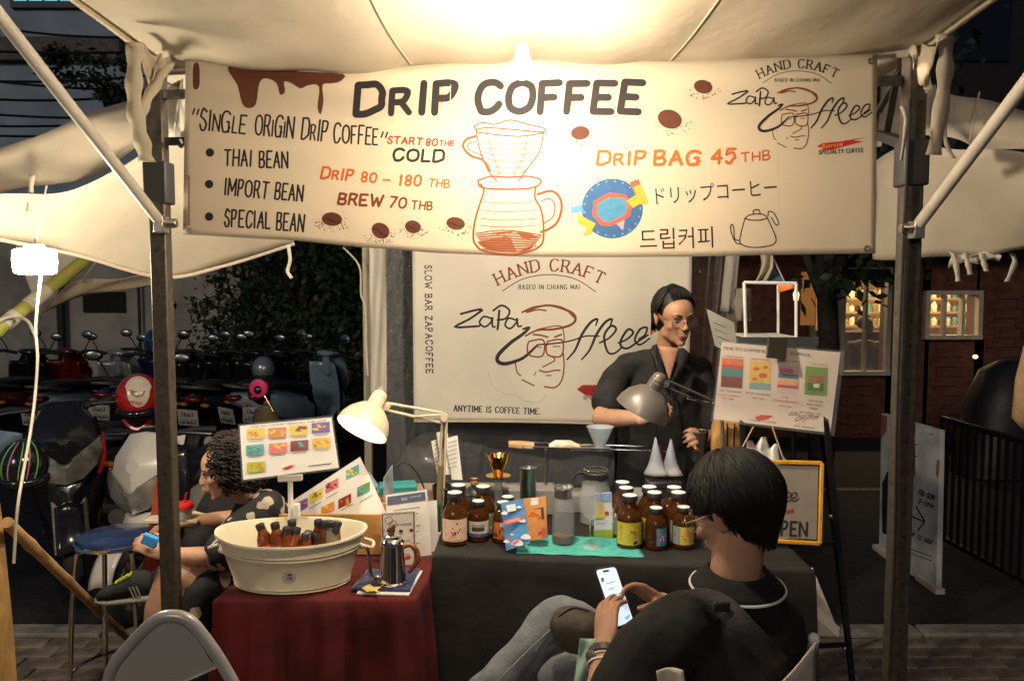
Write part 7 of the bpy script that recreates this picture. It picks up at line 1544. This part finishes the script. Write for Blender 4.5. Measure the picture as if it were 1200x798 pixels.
# openings: shop front 985..1042 x 316..436 ; door glass 955..980 ; small window 1084..1148 x 343..395
def wallbox(px0, py0, px1, py1, name='wall', mat=brickm, Y=Yw, th=.2):
    a, b_ = P(px0, py0, Y), P(px1, py1, Y); return part(name, MB().box(((a.x + b_.x) / 2, Y + th / 2, (a.z + b_.z) / 2), (abs(b_.x - a.x), th, abs(b_.z - a.z))), mat, sb)
wallbox(700, 260, 948, 530); wallbox(948, 260, 1084, 316); wallbox(1042, 316, 1084, 530); wallbox(948, 438, 1042, 530); wallbox(1148, 260, 1420, 530); wallbox(1084, 260, 1148, 343); wallbox(1084, 396, 1148, 530)
# brick courses near the windows as proud pieces
bq = None; nb = 0; proto_b = None; rr = random.Random(8)
for (x0, y0, x1, y1) in ((1044, 320, 1083, 520), (1150, 330, 1290, 520), (1085, 398, 1147, 520), (950, 440, 1041, 520)):
    A0_, A1_ = P(x0, y1, Yw), P(x1, y0, Yw); nz_ = int((A1_.z - A0_.z) / .115); nx_ = int((A1_.x - A0_.x) / .33)
    for j in range(nz_):
        for i in range(nx_):
            x = A0_.x + .17 + i * .33 + (.08 if j % 2 else 0); z = A0_.z + .06 + j * .115
            if x + .15 > A1_.x or nb >= 298: continue
            if proto_b is None: proto_b = part('brick', MB().box((0, 0, 0), (.31, .03, .10)), brickm, sb, bevel=.006); k_ = proto_b
            else: k_ = proto_b.copy(); COL.objects.link(k_); k_.parent = sb
            k_.location = V((x, Yw - .004 + rr.uniform(-.004, .004), z)) - OFF[sb.name] + OFF.get('x', V((0, 0, 0))); nb += 1
for k_ in [o for o in sb.children if o.name.startswith('brick')]: pass
# brick mesh was built at the origin minus the building offset: put it back
me_ = proto_b.data; me_.transform(Matrix.Translation(OFF[sb.name]))
# interior room
room = MB(); r0, r1 = P(940, 300, Yw + 2.2), P(1170, 300, Yw + 2.2)
part('room_wall', MB().box(((r0.x + r1.x) / 2, Yw + 2.3, 1.3), (r1.x - r0.x + 1.2, .1, 3.4)), inner, sb)
part('room_ceiling', MB().box(((r0.x + r1.x) / 2, Yw + 1.25, P(1000, 300, Yw + 1).z + .25), (r1.x - r0.x + 1.2, 2.0, .06)), inner, sb)
part('room_floor', MB().box(((r0.x + r1.x) / 2, Yw + 1.25, -.05), (r1.x - r0.x + 1.2, 2.0, .06)), inner, sb)
for px, py in ((970, 322), (1015, 320), (1115, 338)):
    c = P(px, py, Yw + 1.0); part('ceiling_lamp', MB().box(c, (.5, .12, .05)), glo, sb)
shelfm = M('shelf_wood', (.30, .2, .1), .6)
for y_ in (350, 366, 382):
  for xa_, xb_ in ((986, 1047), (1080, 1152)):
    a, b_ = P(xa_, y_, Yw + 1.6), P(xb_, y_, Yw + 1.6); sh = part('shelf', MB().box(((a.x + b_.x) / 2, Yw + 1.6, a.z), (b_.x - a.x, .25, .03)), shelfm, sb)
    for i in range(9):
        x = lerp(a.x, b_.x, (i + .5) / 9); h = rr.uniform(.08, .15)
        part('jar', MB().lathe([(.035, 0), (.04, h * .7), (.02, h * .85), (.02, h)], (x, Yw + 1.55, a.z + .016), 8), [shelfm, cream, amber, trim, M('shop_teal', (.1, .25, .25), .5)][i % 5], sh)
part('counter', MB().box((P(1012, 440, Yw + .8).x, Yw + .9, .55), (1.1, .5, 1.1)), M('counter_dark', (.03, .02, .015), .6), sb)
m = MB(); c = P(1013, 400, Yw + .5); m.ell(c + V((0, 0, .18)), (.10, .10, .12)); m.ell(c + V((0, 0, -.12)), (.2, .12, .26)); m.ell(P(1032, 402, Yw + .5), (.1, .09, .2)); 
sp_ = thing('person', 'dark silhouette of a person inside the lit shop front', 'person', V((c.x, Yw + .5, .0))); b = MB(); Hs = head(b, c + V((0, 0, .2)), R(60), 0); b.loft([(c + V((0, 0, -.9)), .14, .1), (c + V((0, 0, -.4)), .17, .11), (c + V((0, 0, -.08)), .2, .11), (c + V((0, 0, .02)), .1, .08)], 14, ax=2); limbs(b, [c + V((-.17, 0, -.05)), c + V((-.22, -.05, -.35)), c + V((-.1, -.2, -.4))], [.06, .05, .035]); limbs(b, [c + V((.17, 0, -.05)), c + V((.22, -.05, -.35)), c + V((.1, -.2, -.4))], [.06, .05, .035])
for dx in (-.08, .08): limbs(b, [c + V((dx, 0, -.9)), V((c.x + dx, c.y, .05))], [.08, .05])
blob('body', b, M('dark_clothes', (.03, .025, .025), .8), sp_, vox=.02, it=2)
# frames and panes
def window(px0, py0, px1, py1, nx, ny, w_=.05):
    a, b_ = P(px0, py1, Yw - .03), P(px1, py0, Yw - .03); fr = part('window', MB().box(((a.x + b_.x) / 2, Yw - .03, b_.z), (b_.x - a.x + w_, .08, w_)), trim, sb)
    part('frame', MB().box(((a.x + b_.x) / 2, Yw - .03, a.z), (b_.x - a.x + w_, .12, w_)), trim, fr)
    for i in range(nx + 1): x = lerp(a.x, b_.x, i / nx); part('frame', MB().box((x, Yw - .033, (a.z + b_.z) / 2), (w_ * (.55 if 0 < i < nx else 1), .085, b_.z - a.z - w_)), trim, fr)
    for j in range(1, ny): z = lerp(a.z, b_.z, j / ny); part('frame', MB().box(((a.x + b_.x) / 2, Yw - .036, z), (b_.x - a.x, .07, w_ * .5)), trim, fr)
    for i in range(nx): part('pane', MB().box((lerp(a.x, b_.x, (i + .5) / nx), Yw, (a.z + b_.z) / 2), ((b_.x - a.x) / nx - .04, .008, b_.z - a.z - .05)), M('window_glass', (.8, .8, .8), .05, alpha=.12, spec=1), fr)
window(985, 316, 1042, 437, 2, 1); window(950, 316, 982, 437, 1, 1); window(1084, 343, 1148, 395, 3, 1)
m = MB(); a, b_ = P(985, 328, Yw - .2), P(1045, 328, Yw - .2)
for k in range(6): 
    x = lerp(a.x, b_.x, k / 6); x1_ = lerp(a.x, b_.x, (k + 1) / 6); m.add([V((x, Yw - .12, a.z + .12)), V((x1_, Yw - .12, a.z + .12)), V((x1_, Yw - .3, a.z)), V(((x + x1_) / 2, Yw - .3, a.z - .07)), V((x, Yw - .3, a.z))], [(0, 4, 3, 2, 1)])
part('scalloped_awning', m, M('awning_dark_green', (.02, .035, .03), .8), sb, solid=.01)
part('glowing_wall', MB().box(P(947, 350, Yw - .12), (.16, .04, .62)), M('orange_wall_glow', (.55, .22, .05), .7, emit=.12, ecol=(1, .42, .1)), sb)  # light on the orange wall put in as the wall's own glow
c = P(933, 345, Yw - .5); part('wall_lamp', MB().lathe([(.025, -.07), (.035, 0), (.02, .04)], c, 12), M('small_lamp', (1, .8, .5), .4, emit=1.2, ecol=(1, .75, .4)), sb)
c = P(1143, 418, Yw - .1); part('wall_lamp', MB().ell(c, (.03, .03, .025)), M('small_lamp', (1, 1, 1)), sb)
part('roof_edge', MB().box((P(1050, 288, Yw - .4).x, Yw - .1, P(1000, 285, Yw).z), (9, .9, .12)), M('roof_dark', (.03, .025, .02), .8), sb)
# far dark mass closing the street ends
fb = thing('far_building', 'tall unlit building closing the view behind the right canopy', 'building', V((9, 16, -.1)))
part('wall', MB().box((9.5, 16.2, 6), (16, .4, 12.4)), M('unlit_wall', (.02, .02, .022), .9, var=.3), fb)
for i in range(5):
    for j in range(3): part('window', MB().box((4 + i * 2.6, 15.98, 4.2 + j * 2.6), (1.2, .06, 1.4)), M('dark_window', (.01, .012, .016), .2), fb)
fb2 = thing('far_building', 'dark building mass behind the central trees', 'building', V((0, 14, -.1))); part('wall', MB().box((-.2, 14.2, 3), (7, .4, 6.2)), M('unlit_wall', (1, 1, 1)), fb2)
# right side street things
q = [PZ(1103, 691, .0), PZ(1031, 650, .0)]
hgt = .92; bl0, br0 = PZ(1031, 640, .03), PZ(1098, 688, .03)
tl0, tr0 = P(1033, 484, bl0.y + .12), P(1101, 504, br0.y + .12)
fs = thing('standing_sign', 'white standing sign with a black arrow and opening days by the railing', 'sign', (bl0 + br0) / 2)
S = Flat(tl0, tr0, br0); qq = [S(1033, 484), S(1101, 504), S(1097, 691), S(1030, 650)]
nrm = (qq[1] - qq[0]).cross(qq[3] - qq[0]).normalized(); nrm = nrm if nrm.dot(O - qq[0]) < 0 else -nrm
part('board', MB().rings([qq, [p + nrm * .03 for p in qq]]), M('sign_board', (.42, .44, .46), .6, var=.15), fs, sm=0)
for p_ in (qq[2].lerp(qq[3], .1), qq[2].lerp(qq[3], .9)): part('foot', MB().box((p_.x, p_.y, .02), (.05, .22, .03)), trim, fs)
T(fs, S, INK, lambda m, S: (strokes_text(m, S, 'FRI-SUN', 1076, 579, 1094, 586, 6, 1.2, gap=.4), strokes_text(m, S, '3-10PM', 1076, 589, 1093, 596, 5, 1, gap=.4), stroke(m, S, [(1069, 605), (1083, 611)], 1.8), stroke(m, S, [(1074, 594), (1084, 611), (1076, 621)], 1.8), strokes_text(m, S, 'UP TO 8881', 1066, 627, 1092, 638, 4.5, .9, gap=.4), [stroke(m, S, [(1067, 643 + i * 5), (1092, 652 + i * 5)], 1) for i in range(2)], stroke(m, S, [(1071, 515), (1072, 530), (1072, 558)], 1.3), stroke(m, S, [(1071, 522), (1076, 520)], 1.1), stroke(m, S, [(1071, 536), (1076, 534)], 1.1), stroke(m, S, [(1090, 508), (1094, 509)], 1)))
T(fs, S, ink('dark_print', 22, 24, 40), lambda m, S: fill(m, S, [(1034, 566), (1040, 552), (1046, 552), (1050, 560), (1050, 632), (1034, 624)]), name='printed_picture')
T(fs, S, ink('pale_red', 150, 80, 70), lambda m, S: (fill(m, S, [(1033, 486), (1040, 488), (1039, 505), (1033, 514)]), fill(m, S, [(1098, 540), (1101, 538), (1100, 560), (1097, 556)])), name='printed_accent')
# railing
rl = thing('railing', 'black iron railing running away behind the standing sign', 'railing', PZ(1150, 700, 0)); ra, rb2 = P(1102, 548, 4.9), P(1230, 604, 3.95); bm_ = M('iron_black', (.012, .012, .012), .45, .5)
r0_, r1_ = V((ra.x, ra.y, .86)), V((rb2.x, rb2.y, .86))
part('top_rail', MB().beam(r0_, r1_, .03), bm_, rl); part('bottom_rail', MB().beam(V((r0_.x, r0_.y, .12)), V((r1_.x, r1_.y, .12)), .025), bm_, rl)
for i in range(15): p = r0_.lerp(r1_, i / 14); part('baluster', MB().box((p.x, p.y, .49), (.014, .014, .72)), bm_, rl)
pb = thing('post_cable', 'thin dark cable running down the right tent post', 'cable', V((RP.x - .035, 2.27, 0))); part('cable', MB().tube([V((RP.x - .03, 2.26, 2.2)), V((RP.x - .036, 2.262, 1.4)), V((RP.x - .03, 2.262, .8)), V((RP.x - .05, 2.25, 0))], .004, 6, sm=4), black_pl, pb)
# dark shape behind the right: parked motorbike cover
solo('covered_bike', 'dark covered shape beside the brick building at the right edge', 'cover', MB().loft([(V((P(1165, 470, 7.5).x, 7.5, -.1)), .35, .3), (V((P(1178, 470, 7.5).x, 7.5, .6)), .33, .3), (V((P(1182, 430, 7.5).x, 7.5, .88)), .25, .2), (V((P(1186, 425, 7.5).x, 7.5, .98)), .1, .1)], 18, 2.6, ax=2), M('tarp_dark', (.015, .016, .018), .5, bump=.5, bscale=12))

# ================================================================== scooters
body_bl = M('scooter_black', (.012, .012, .014), .18, coat=.8); body_w = M('scooter_white', (.55, .52, .46), .25, coat=.8, var=.04); body_s = M('scooter_silver', (.34, .38, .42), .28, .5, coat=.6); body_b = M('scooter_blue', (.22, .32, .40), .25, coat=.7); body_r = M('scooter_red', (.10, .01, .01), .25, coat=.7); body_n = M('scooter_navy', (.02, .035, .12), .2, coat=.8)
lampcl = M('headlamp', (.55, .53, .50), .12, .75, var=.6, scale=8, bump=.25, bscale=9); tail = M('tail_lamp', (.14, .008, .008), .2, coat=.6); plate = M('number_plate', (.42, .42, .40), .5); seatm = M('seat_vinyl', (.018, .018, .018), .5); grp = M('grip_rubber', (.015, .015, .015), .7); mir = M('mirror_glass', (.25, .28, .3), .3, 1)
def scooter(label, body, x, y, yaw, group='scooters and motorbikes parked behind the stall'):
    t = thing('scooter', label, 'scooter', V((0, 0, 0)), group, local=True)
    def pt(n, m, mat, par=None, **k): return part(n, m, mat, par or t, **k)
    Rw = Matrix.Rotation(R(90), 3, 'X')
    for wx in (.62, -.60):
        ty = pt('tyre', MB().torus((wx, 0, .235), .19, .048, Rw, 28, 10), rubber); pt('rim', MB().torus((wx, 0, .235), .145, .014, Rw, 24, 6), steel_d, ty)
        sp2 = MB()
        for k in range(5): a_ = k * 1.2566; sp2.beam((wx, 0, .235), (wx + math.cos(a_) * .145, 0, .235 + math.sin(a_) * .145), .018, .02, up=(0, 1, 0))
        tag(pt('spokes', sp2, steel_d, ty), kind=None)
    pt('front_fender', MB().grid(lambda u, v: V((.62 + math.cos(lerp(.2, 2.9, u)) * .26, lerp(-.065, .065, v), .235 + math.sin(lerp(.2, 2.9, u)) * .26 + .02 * math.sin(math.pi * v))), 14, 6), body, solid=.008, sm=180)
    for s_ in (-1, 1): pt('fork', MB().tube([(.62, s_ * .075, .235), (.50, s_ * .075, .55)], .016, 8), steel_d)
    pt('leg_shield', MB().grid(lambda u, v: V((lerp(.50, .36, v) - .10 * abs(2 * u - 1) ** 2, (2 * u - 1) * lerp(.12, .19, math.sin(v * 2.4)), lerp(.28, .92, v))), 14, 12), body_bl, solid=.02, sm=180)
    def shell(name, half, x0, bul, tilt, zc, mat):
        full = [(y, z) for y, z in half] + [(-y, z) for y, z in half[::-1] if y > 0]; ol = smooth([V((0, y, z)) for y, z in full], 1, True); c = sum(ol, V((0, 0, 0))) / len(ol); rs = []
        for s_ in (1.0, .93, .62, .22):
            rs.append([V((x0 + bul * (1 - s_ ** 1.3) + tilt * (c.z + (p.z - c.z) * s_ - zc) - .15 * abs((p.y) * s_), p.y * s_, c.z + (p.z - c.z) * s_)) for p in ol])
        rs.insert(0, [p + V((-.03, 0, 0)) for p in rs[0]]); pt(name, MB().rings(rs), mat, sm=22, bevel=.004)
    shell('front_cowl', [(0, 1.03), (.09, 1.02), (.165, .90), (.168, .81), (.07, .715), (0, .70)], .50, .06, -.42, .86, body)
    shell('headlamp', [(0, .705), (.065, .72), (.135, .775), (.182, .845), (.192, .78), (.16, .69), (.085, .625), (0, .60)], .55, .05, -.2, .72, lampcl)
    shell('lower_panel', [(0, .595), (.075, .60), (.108, .54), (.09, .46), (.045, .39), (0, .37)], .53, .04, .1, .5, body)
    pt('handlebar_cover', MB().loft([((.38, 0, 1.0), .04, .02), ((.35, 0, 1.01), .10, .03), ((.31, 0, 1.02), .11, .03), ((.27, 0, 1.01), .07, .02)], 20, 2.4), body_bl, sm=180)
    pt('steering_column', MB().tube([(.36, 0, .8), (.33, 0, 1.0)], .04, 10), body_bl)
    for s_ in (-1, 1):
        pt('grip', MB().tube([(.32, s_ * .12, 1.0), (.30, s_ * .24, 1.02), (.26, s_ * .35, 1.01)], [.018, .018, .019], 10), grp)
        pt('brake_lever', MB().tube([(.35, s_ * .16, 1.01), (.36, s_ * .26, 1.01), (.33, s_ * .36, .995)], .006, 6), steel)
        mr = pt('mirror', MB().ell((.27, s_ * .30, 1.19), (.015, .065, .042), n=16), body_bl, sm=180); pt('mirror_stalk', MB().tube([(.31, s_ * .20, 1.02), (.30, s_ * .25, 1.12), (.28, s_ * .30, 1.18)], .006, 6), black_pl, mr); pt('mirror_glass', MB().ell((.262, s_ * .30, 1.19), (.010, .058, .036), n=14), mir, mr, sm=180)
        pt('side_panel', MB().loft([((.02, s_ * .13, .45), .03, .10), ((-.2, s_ * .15, .52), .05, .14), ((-.5, s_ * .14, .60), .05, .11), ((-.82, s_ * .07, .68), .03, .04)], 14, 2.3), body, sm=180)
        pt('footpeg', MB().tube([(-.15, s_ * .15, .32), (-.15, s_ * .27, .32)], .014, 8), grp)
        pt('indicator', MB().ell((-.83, s_ * .10, .64), (.03, .045, .02)), M('indicator_amber', (.4, .15, .02), .3), sm=180)
    pt('floorboard', MB().loft([((.36, 0, .28), .16, .03), ((.2, 0, .27), .17, .04), ((0, 0, .29), .15, .05)], 16, 4), black_pl)
    pt('rear_body', MB().loft([((.08, 0, .38), .10, .10), ((-.05, 0, .48), .15, .18), ((-.3, 0, .55), .16, .17), ((-.6, 0, .62), .15, .11), ((-.84, 0, .68), .09, .06), ((-.90, 0, .70), .04, .02)], 22, 2.6), body, sm=180)
    pt('seat', MB().loft([((.08, 0, .66), .06, .02), ((.02, 0, .71), .12, .045), ((-.25, 0, .75), .145, .055), ((-.42, 0, .78), .135, .05), ((-.68, 0, .80), .11, .04), ((-.78, 0, .80), .06, .015)], 20, 2.6), seatm, sm=180)
    pt('grab_rail', MB().tube([(-.62, .13, .76), (-.86, .11, .80), (-.92, 0, .81), (-.86, -.11, .80), (-.62, -.13, .76)], .013, 8, sm=5), steel_d)
    pt('tail_lamp', MB().loft([((-.84, 0, .70), .09, .035), ((-.90, 0, .695), .07, .028), ((-.915, 0, .695), .03, .01)], 14, 2.6), tail, sm=180)
    pl_ = pt('number_plate', MB().box((-.93, 0, .54), (.008, .19, .15), Matrix.Rotation(-.25, 3, 'Y')), plate)
    pm = MB()
    for r_, nn_ in ((.035, 3), (-.035, 4)):
        for k in range(nn_):
            yy_ = (k - (nn_ - 1) / 2) * .04; z_ = .54 + r_; xx = -.936 - r_ * .25
            pm.box((xx - .001, yy_ - .012, z_), (.003, .006, .042)); pm.box((xx - .001, yy_ + .006, z_ + .016 * (-1) ** k), (.003, .022, .007)); pm.box((xx - .001, yy_ + .010, z_ - .008), (.003, .006, .026))
    pt('plate_print', pm, ink('plate_ink', 30, 30, 36), pl_, sm=0)
    pt('rear_fender', MB().grid(lambda u, v: V((-.60 - math.cos(lerp(-.3, 1.3, u)) * .27, lerp(-.07, .07, v), .235 + math.sin(lerp(-.3, 1.3, u)) * .27)), 10, 4), black_pl, solid=.008, sm=180)
    pt('engine', MB().loft([((-.15, 0, .24), .08, .07), ((-.35, 0, .24), .10, .09), ((-.62, .10, .235), .05, .07)], 14, 3), steel_d); pt('exhaust', MB().tube([(-.3, -.13, .22), (-.5, -.15, .24), (-.85, -.16, .32)], [.03, .05, .05], 12), M('exhaust_steel', (.3, .29, .28), .35, .9))
    pt('kick_stand', MB().tube([(-.1, .10, .25), (-.05, .26, -.02)], .012, 6), steel_d)
    t.location = V((x, y, -.02)); t.rotation_euler = (R(3), 0, yaw); return t
PY = lambda px, Y: P(px, 500, Y).x
# the two near ones face the camera
s1 = scooter('white scooter facing the camera just behind the round stool', body_w, P(166, 500, 4.0).x + .09, 4.45, R(-100), 'scooters facing the stall')
s2 = scooter('large black scooter with a red streak facing the camera at the left', body_bl, P(84, 500, 4.4).x - .24, 4.85, R(-62), 'scooters facing the stall')
s1.scale = (.92, .92, .92)
for s_ in (s1, s2):
    for ch in [c_ for c_ in s_.children_recursive if c_.name.startswith('mirror')]: bpy.data.objects.remove(ch)
rd = MB(); rd.tube([(.47, .16, .62), (.40, .19, .70), (.33, .20, .84)], [.012, .018, .006], 8, sm=4); part('red_streak', rd, M('red_trim', (.45, .02, .02), .2, coat=.7), s2)
rd = MB(); rd.tube([(.47, -.16, .62), (.40, -.19, .70), (.33, -.20, .84)], [.012, .018, .006], 8, sm=4); part('red_streak', rd, MATS['red_trim'], s2)
base = None
row = [(12, 8.00, 95, 'black', 'black scooter at the far left of the back row'), (53, 8.10, 88, 'red', 'dark red scooter second in the back row from the left'), (112, 7.90, 84, 'silver', 'silver scooter seen from behind with a red tail lamp'), (165, 8.20, 92, 'navy', 'dark blue scooter partly hidden by the left tent post'), (200, 7.80, 96, 'black', 'black scooter just right of the left tent post'), (233, 8.00, 90, 'black', 'black scooter behind the seated woman, plate upright'), (277, 7.90, 82, 'black', 'black scooter with a tilted plate beside the pink rimmed mirror'), (352, 7.90, 60, 'blue', 'pale blue scooter angled at the right end of the back row'), (142, 5.5, 102, 'black', 'black scooter carrying the red and white helmet'), (316, 8.05, 97, 'black', 'black scooter between the pink mirror and the pale blue one')]
bm2 = {'black': body_bl, 'red': body_r, 'silver': body_s, 'navy': body_n, 'blue': body_b}
for i, (px, Y, yw, cn, lab) in enumerate(row):
    if base is None: base = s_ = scooter(lab, body_bl, PY(px, Y), Y, R(yw))
    else:
        s_ = copy_tree(base); s_['label'] = lab; s_.location = V((PY(px, Y), Y, -.02)); s_.rotation_euler = (R(3), 0, R(yw)); recolor(s_, {'scooter_black': bm2[cn]}) if cn != 'black' else None
# helmets
def helmet(label, c, r, shell, yaw, tilt=0):
    t = thing('helmet', label, 'helmet', V(c) - V((0, 0, r * 1.0)), 'helmets left on the scooters')
    Hm = Matrix.Translation(V(c)) @ Matrix.Rotation(yaw, 4, 'Z') @ Matrix.Rotation(tilt, 4, 'X')
    m = MB(Hm); m.ell((0, 0, 0), (r * .9, r * 1.05, r), n=26); part('shell', m, shell, t, sm=180)
    m = MB(Hm); m.ell((0, -.006, -r * .62), (r * .93, r * 1.0, r * .40), n=24); part('visor_band', m, black_gl, t, sm=180); return t, Hm
t, Hm = helmet('red helmet with a cream panel and red and black lettering on a scooter', P(162, 464, 4.72), .135, M('helmet_red', (.50, .02, .015), .2, coat=.8), 0, .1)
def hs_(x, y, h=0):  # photo ray onto the helmet's front
    d = ray(x, y).normalized(); c = V(P(162, 464, 4.72)); oc = O - c; b1 = oc.dot(d); r_ = .1425 + h; disc_ = b1 * b1 - (oc.dot(oc) - r_ * r_); return O + d * (-b1 - math.sqrt(max(disc_, 0)))
hp = MB(); n_ = 10; cx, cy2 = 162, 459
m = MB(); R0_ = [[hs_(cx + a * math.cos(k * .349) * (1 if math.sin(k * .349) < 0 else .82), cy2 + a * 1.12 * math.sin(k * .349), .002) for k in range(18)] for a in (.2, 5, 9, 13, 16.5)]
m.rings(R0_, cap=False); m.add([R0_[0][k] for k in range(18)], [tuple(range(18))]); part('cream_panel', m, M('helmet_cream', (.70, .62, .48), .25, coat=.7), t, sm=180)
hs2 = lambda x, y, h=0: hs_(x, y, h + .004)
T(t, hs2, INK, lambda m, S: font_text(m, S, 'SP', 149, 473, 155, 473.5, 4, .2)); T(t, hs2, RED, lambda m, S: font_text(m, S, 'EED', 155.5, 473.5, 166, 474.5, 4, .2)) 
T(t, hs2, M('vent_brown', (.25, .19, .11), .5), lambda m, S: fill(m, S, [(151, 456), (162, 459), (171, 457), (168, 464), (160, 466), (153, 462)]), name='vent')
m = MB(); m.tube([P(145, 492, 4.8), P(153, 500, 4.79), P(163, 503, 4.79), P(172, 498, 4.8), P(176, 492, 4.8)], .016, 8, sm=4); part('chin_guard', m, MATS['helmet_red'], t)
t, Hm = helmet('black helmet with green and pink stripes lying at the left edge', P(28, 543, 3.9), .125, body_bl, .4)
for k, (cc_, a0) in enumerate(((ink('stripe_green', 110, 170, 80), -.9), (ink('stripe_pink', 190, 120, 140), -.55), (ink('stripe_green', 1, 1, 1), -.1), (ink('stripe_pink', 1, 1, 1), .25), (ink('stripe_green', 1, 1, 1), .6))):
    m = MB(Hm); m.tube([(math.sin(a0 + j * .03) * .114 * math.cos(-.5 + j * .15), -math.cos(a0 + j * .03) * .133 * math.cos(-.5 + j * .15), .127 * math.sin(-.5 + j * .15)) for j in range(12)], .003, 6); part('stripe', m, cc_, t)
solo('blue_cloth', 'pale blue cloth draped on the striped helmet\'s left', 'cloth', MB().grid(lambda u, v: P(lerp(-14, 26, u), lerp(502, 530, v) + 6 * u, 4.05 + .03 * math.sin(u * 6 + v * 5)), 8, 8), M('cloth_blue', (.22, .30, .40), .8), solid=.004, sm=180)
t, Hm = helmet('dark blue helmet on a scooter beside the left tent post', P(184, 400, 8.1), .14, M('helmet_navy', (.02, .04, .14), .15, coat=.9), .5)
t, Hm = helmet('white half helmet on a scooter seat behind the pink rimmed mirror', P(309, 432, 8.0), .13, body_s, .2)
pm_ = thing('round_mirror', 'round mirror with a bright pink rim on a stalk behind the woman', 'mirror', P(322, 490, 4.6)); c = P(303, 455, 4.6)
q_ = Matrix.Rotation(R(90), 3, 'X'); part('pink_rim', MB().lathe([(.035, -.02), (.054, -.012), (.056, .0), (.050, .012), (.030, .016)], c, 26, rot=q_), M('pink_gloss', (.60, .03, .14), .2, coat=.8), pm_); part('centre', MB().ell(c + V((0, -.012, -.008)), (.026, .018, .026)), black_gl, pm_, sm=180); part('stalk', MB().tube([c + V((.02, 0, -.02)), P(320, 482, 4.6)], .005, 6), chrome, pm_)
solo('windscreen', 'brownish smoked windscreen of the scooter behind the menu card', 'windscreen', MB().grid(lambda u, v: P(lerp(lerp(300, 292, v), lerp(322, 336, v), u), lerp(479, 506, v) - 4 * math.sin(3.14 * u), 4.65 - .08 * math.sin(3.14 * u)), 10, 8), M('smoked_screen', (.14, .11, .06), .15, alpha=.75), solid=.003, sm=180)
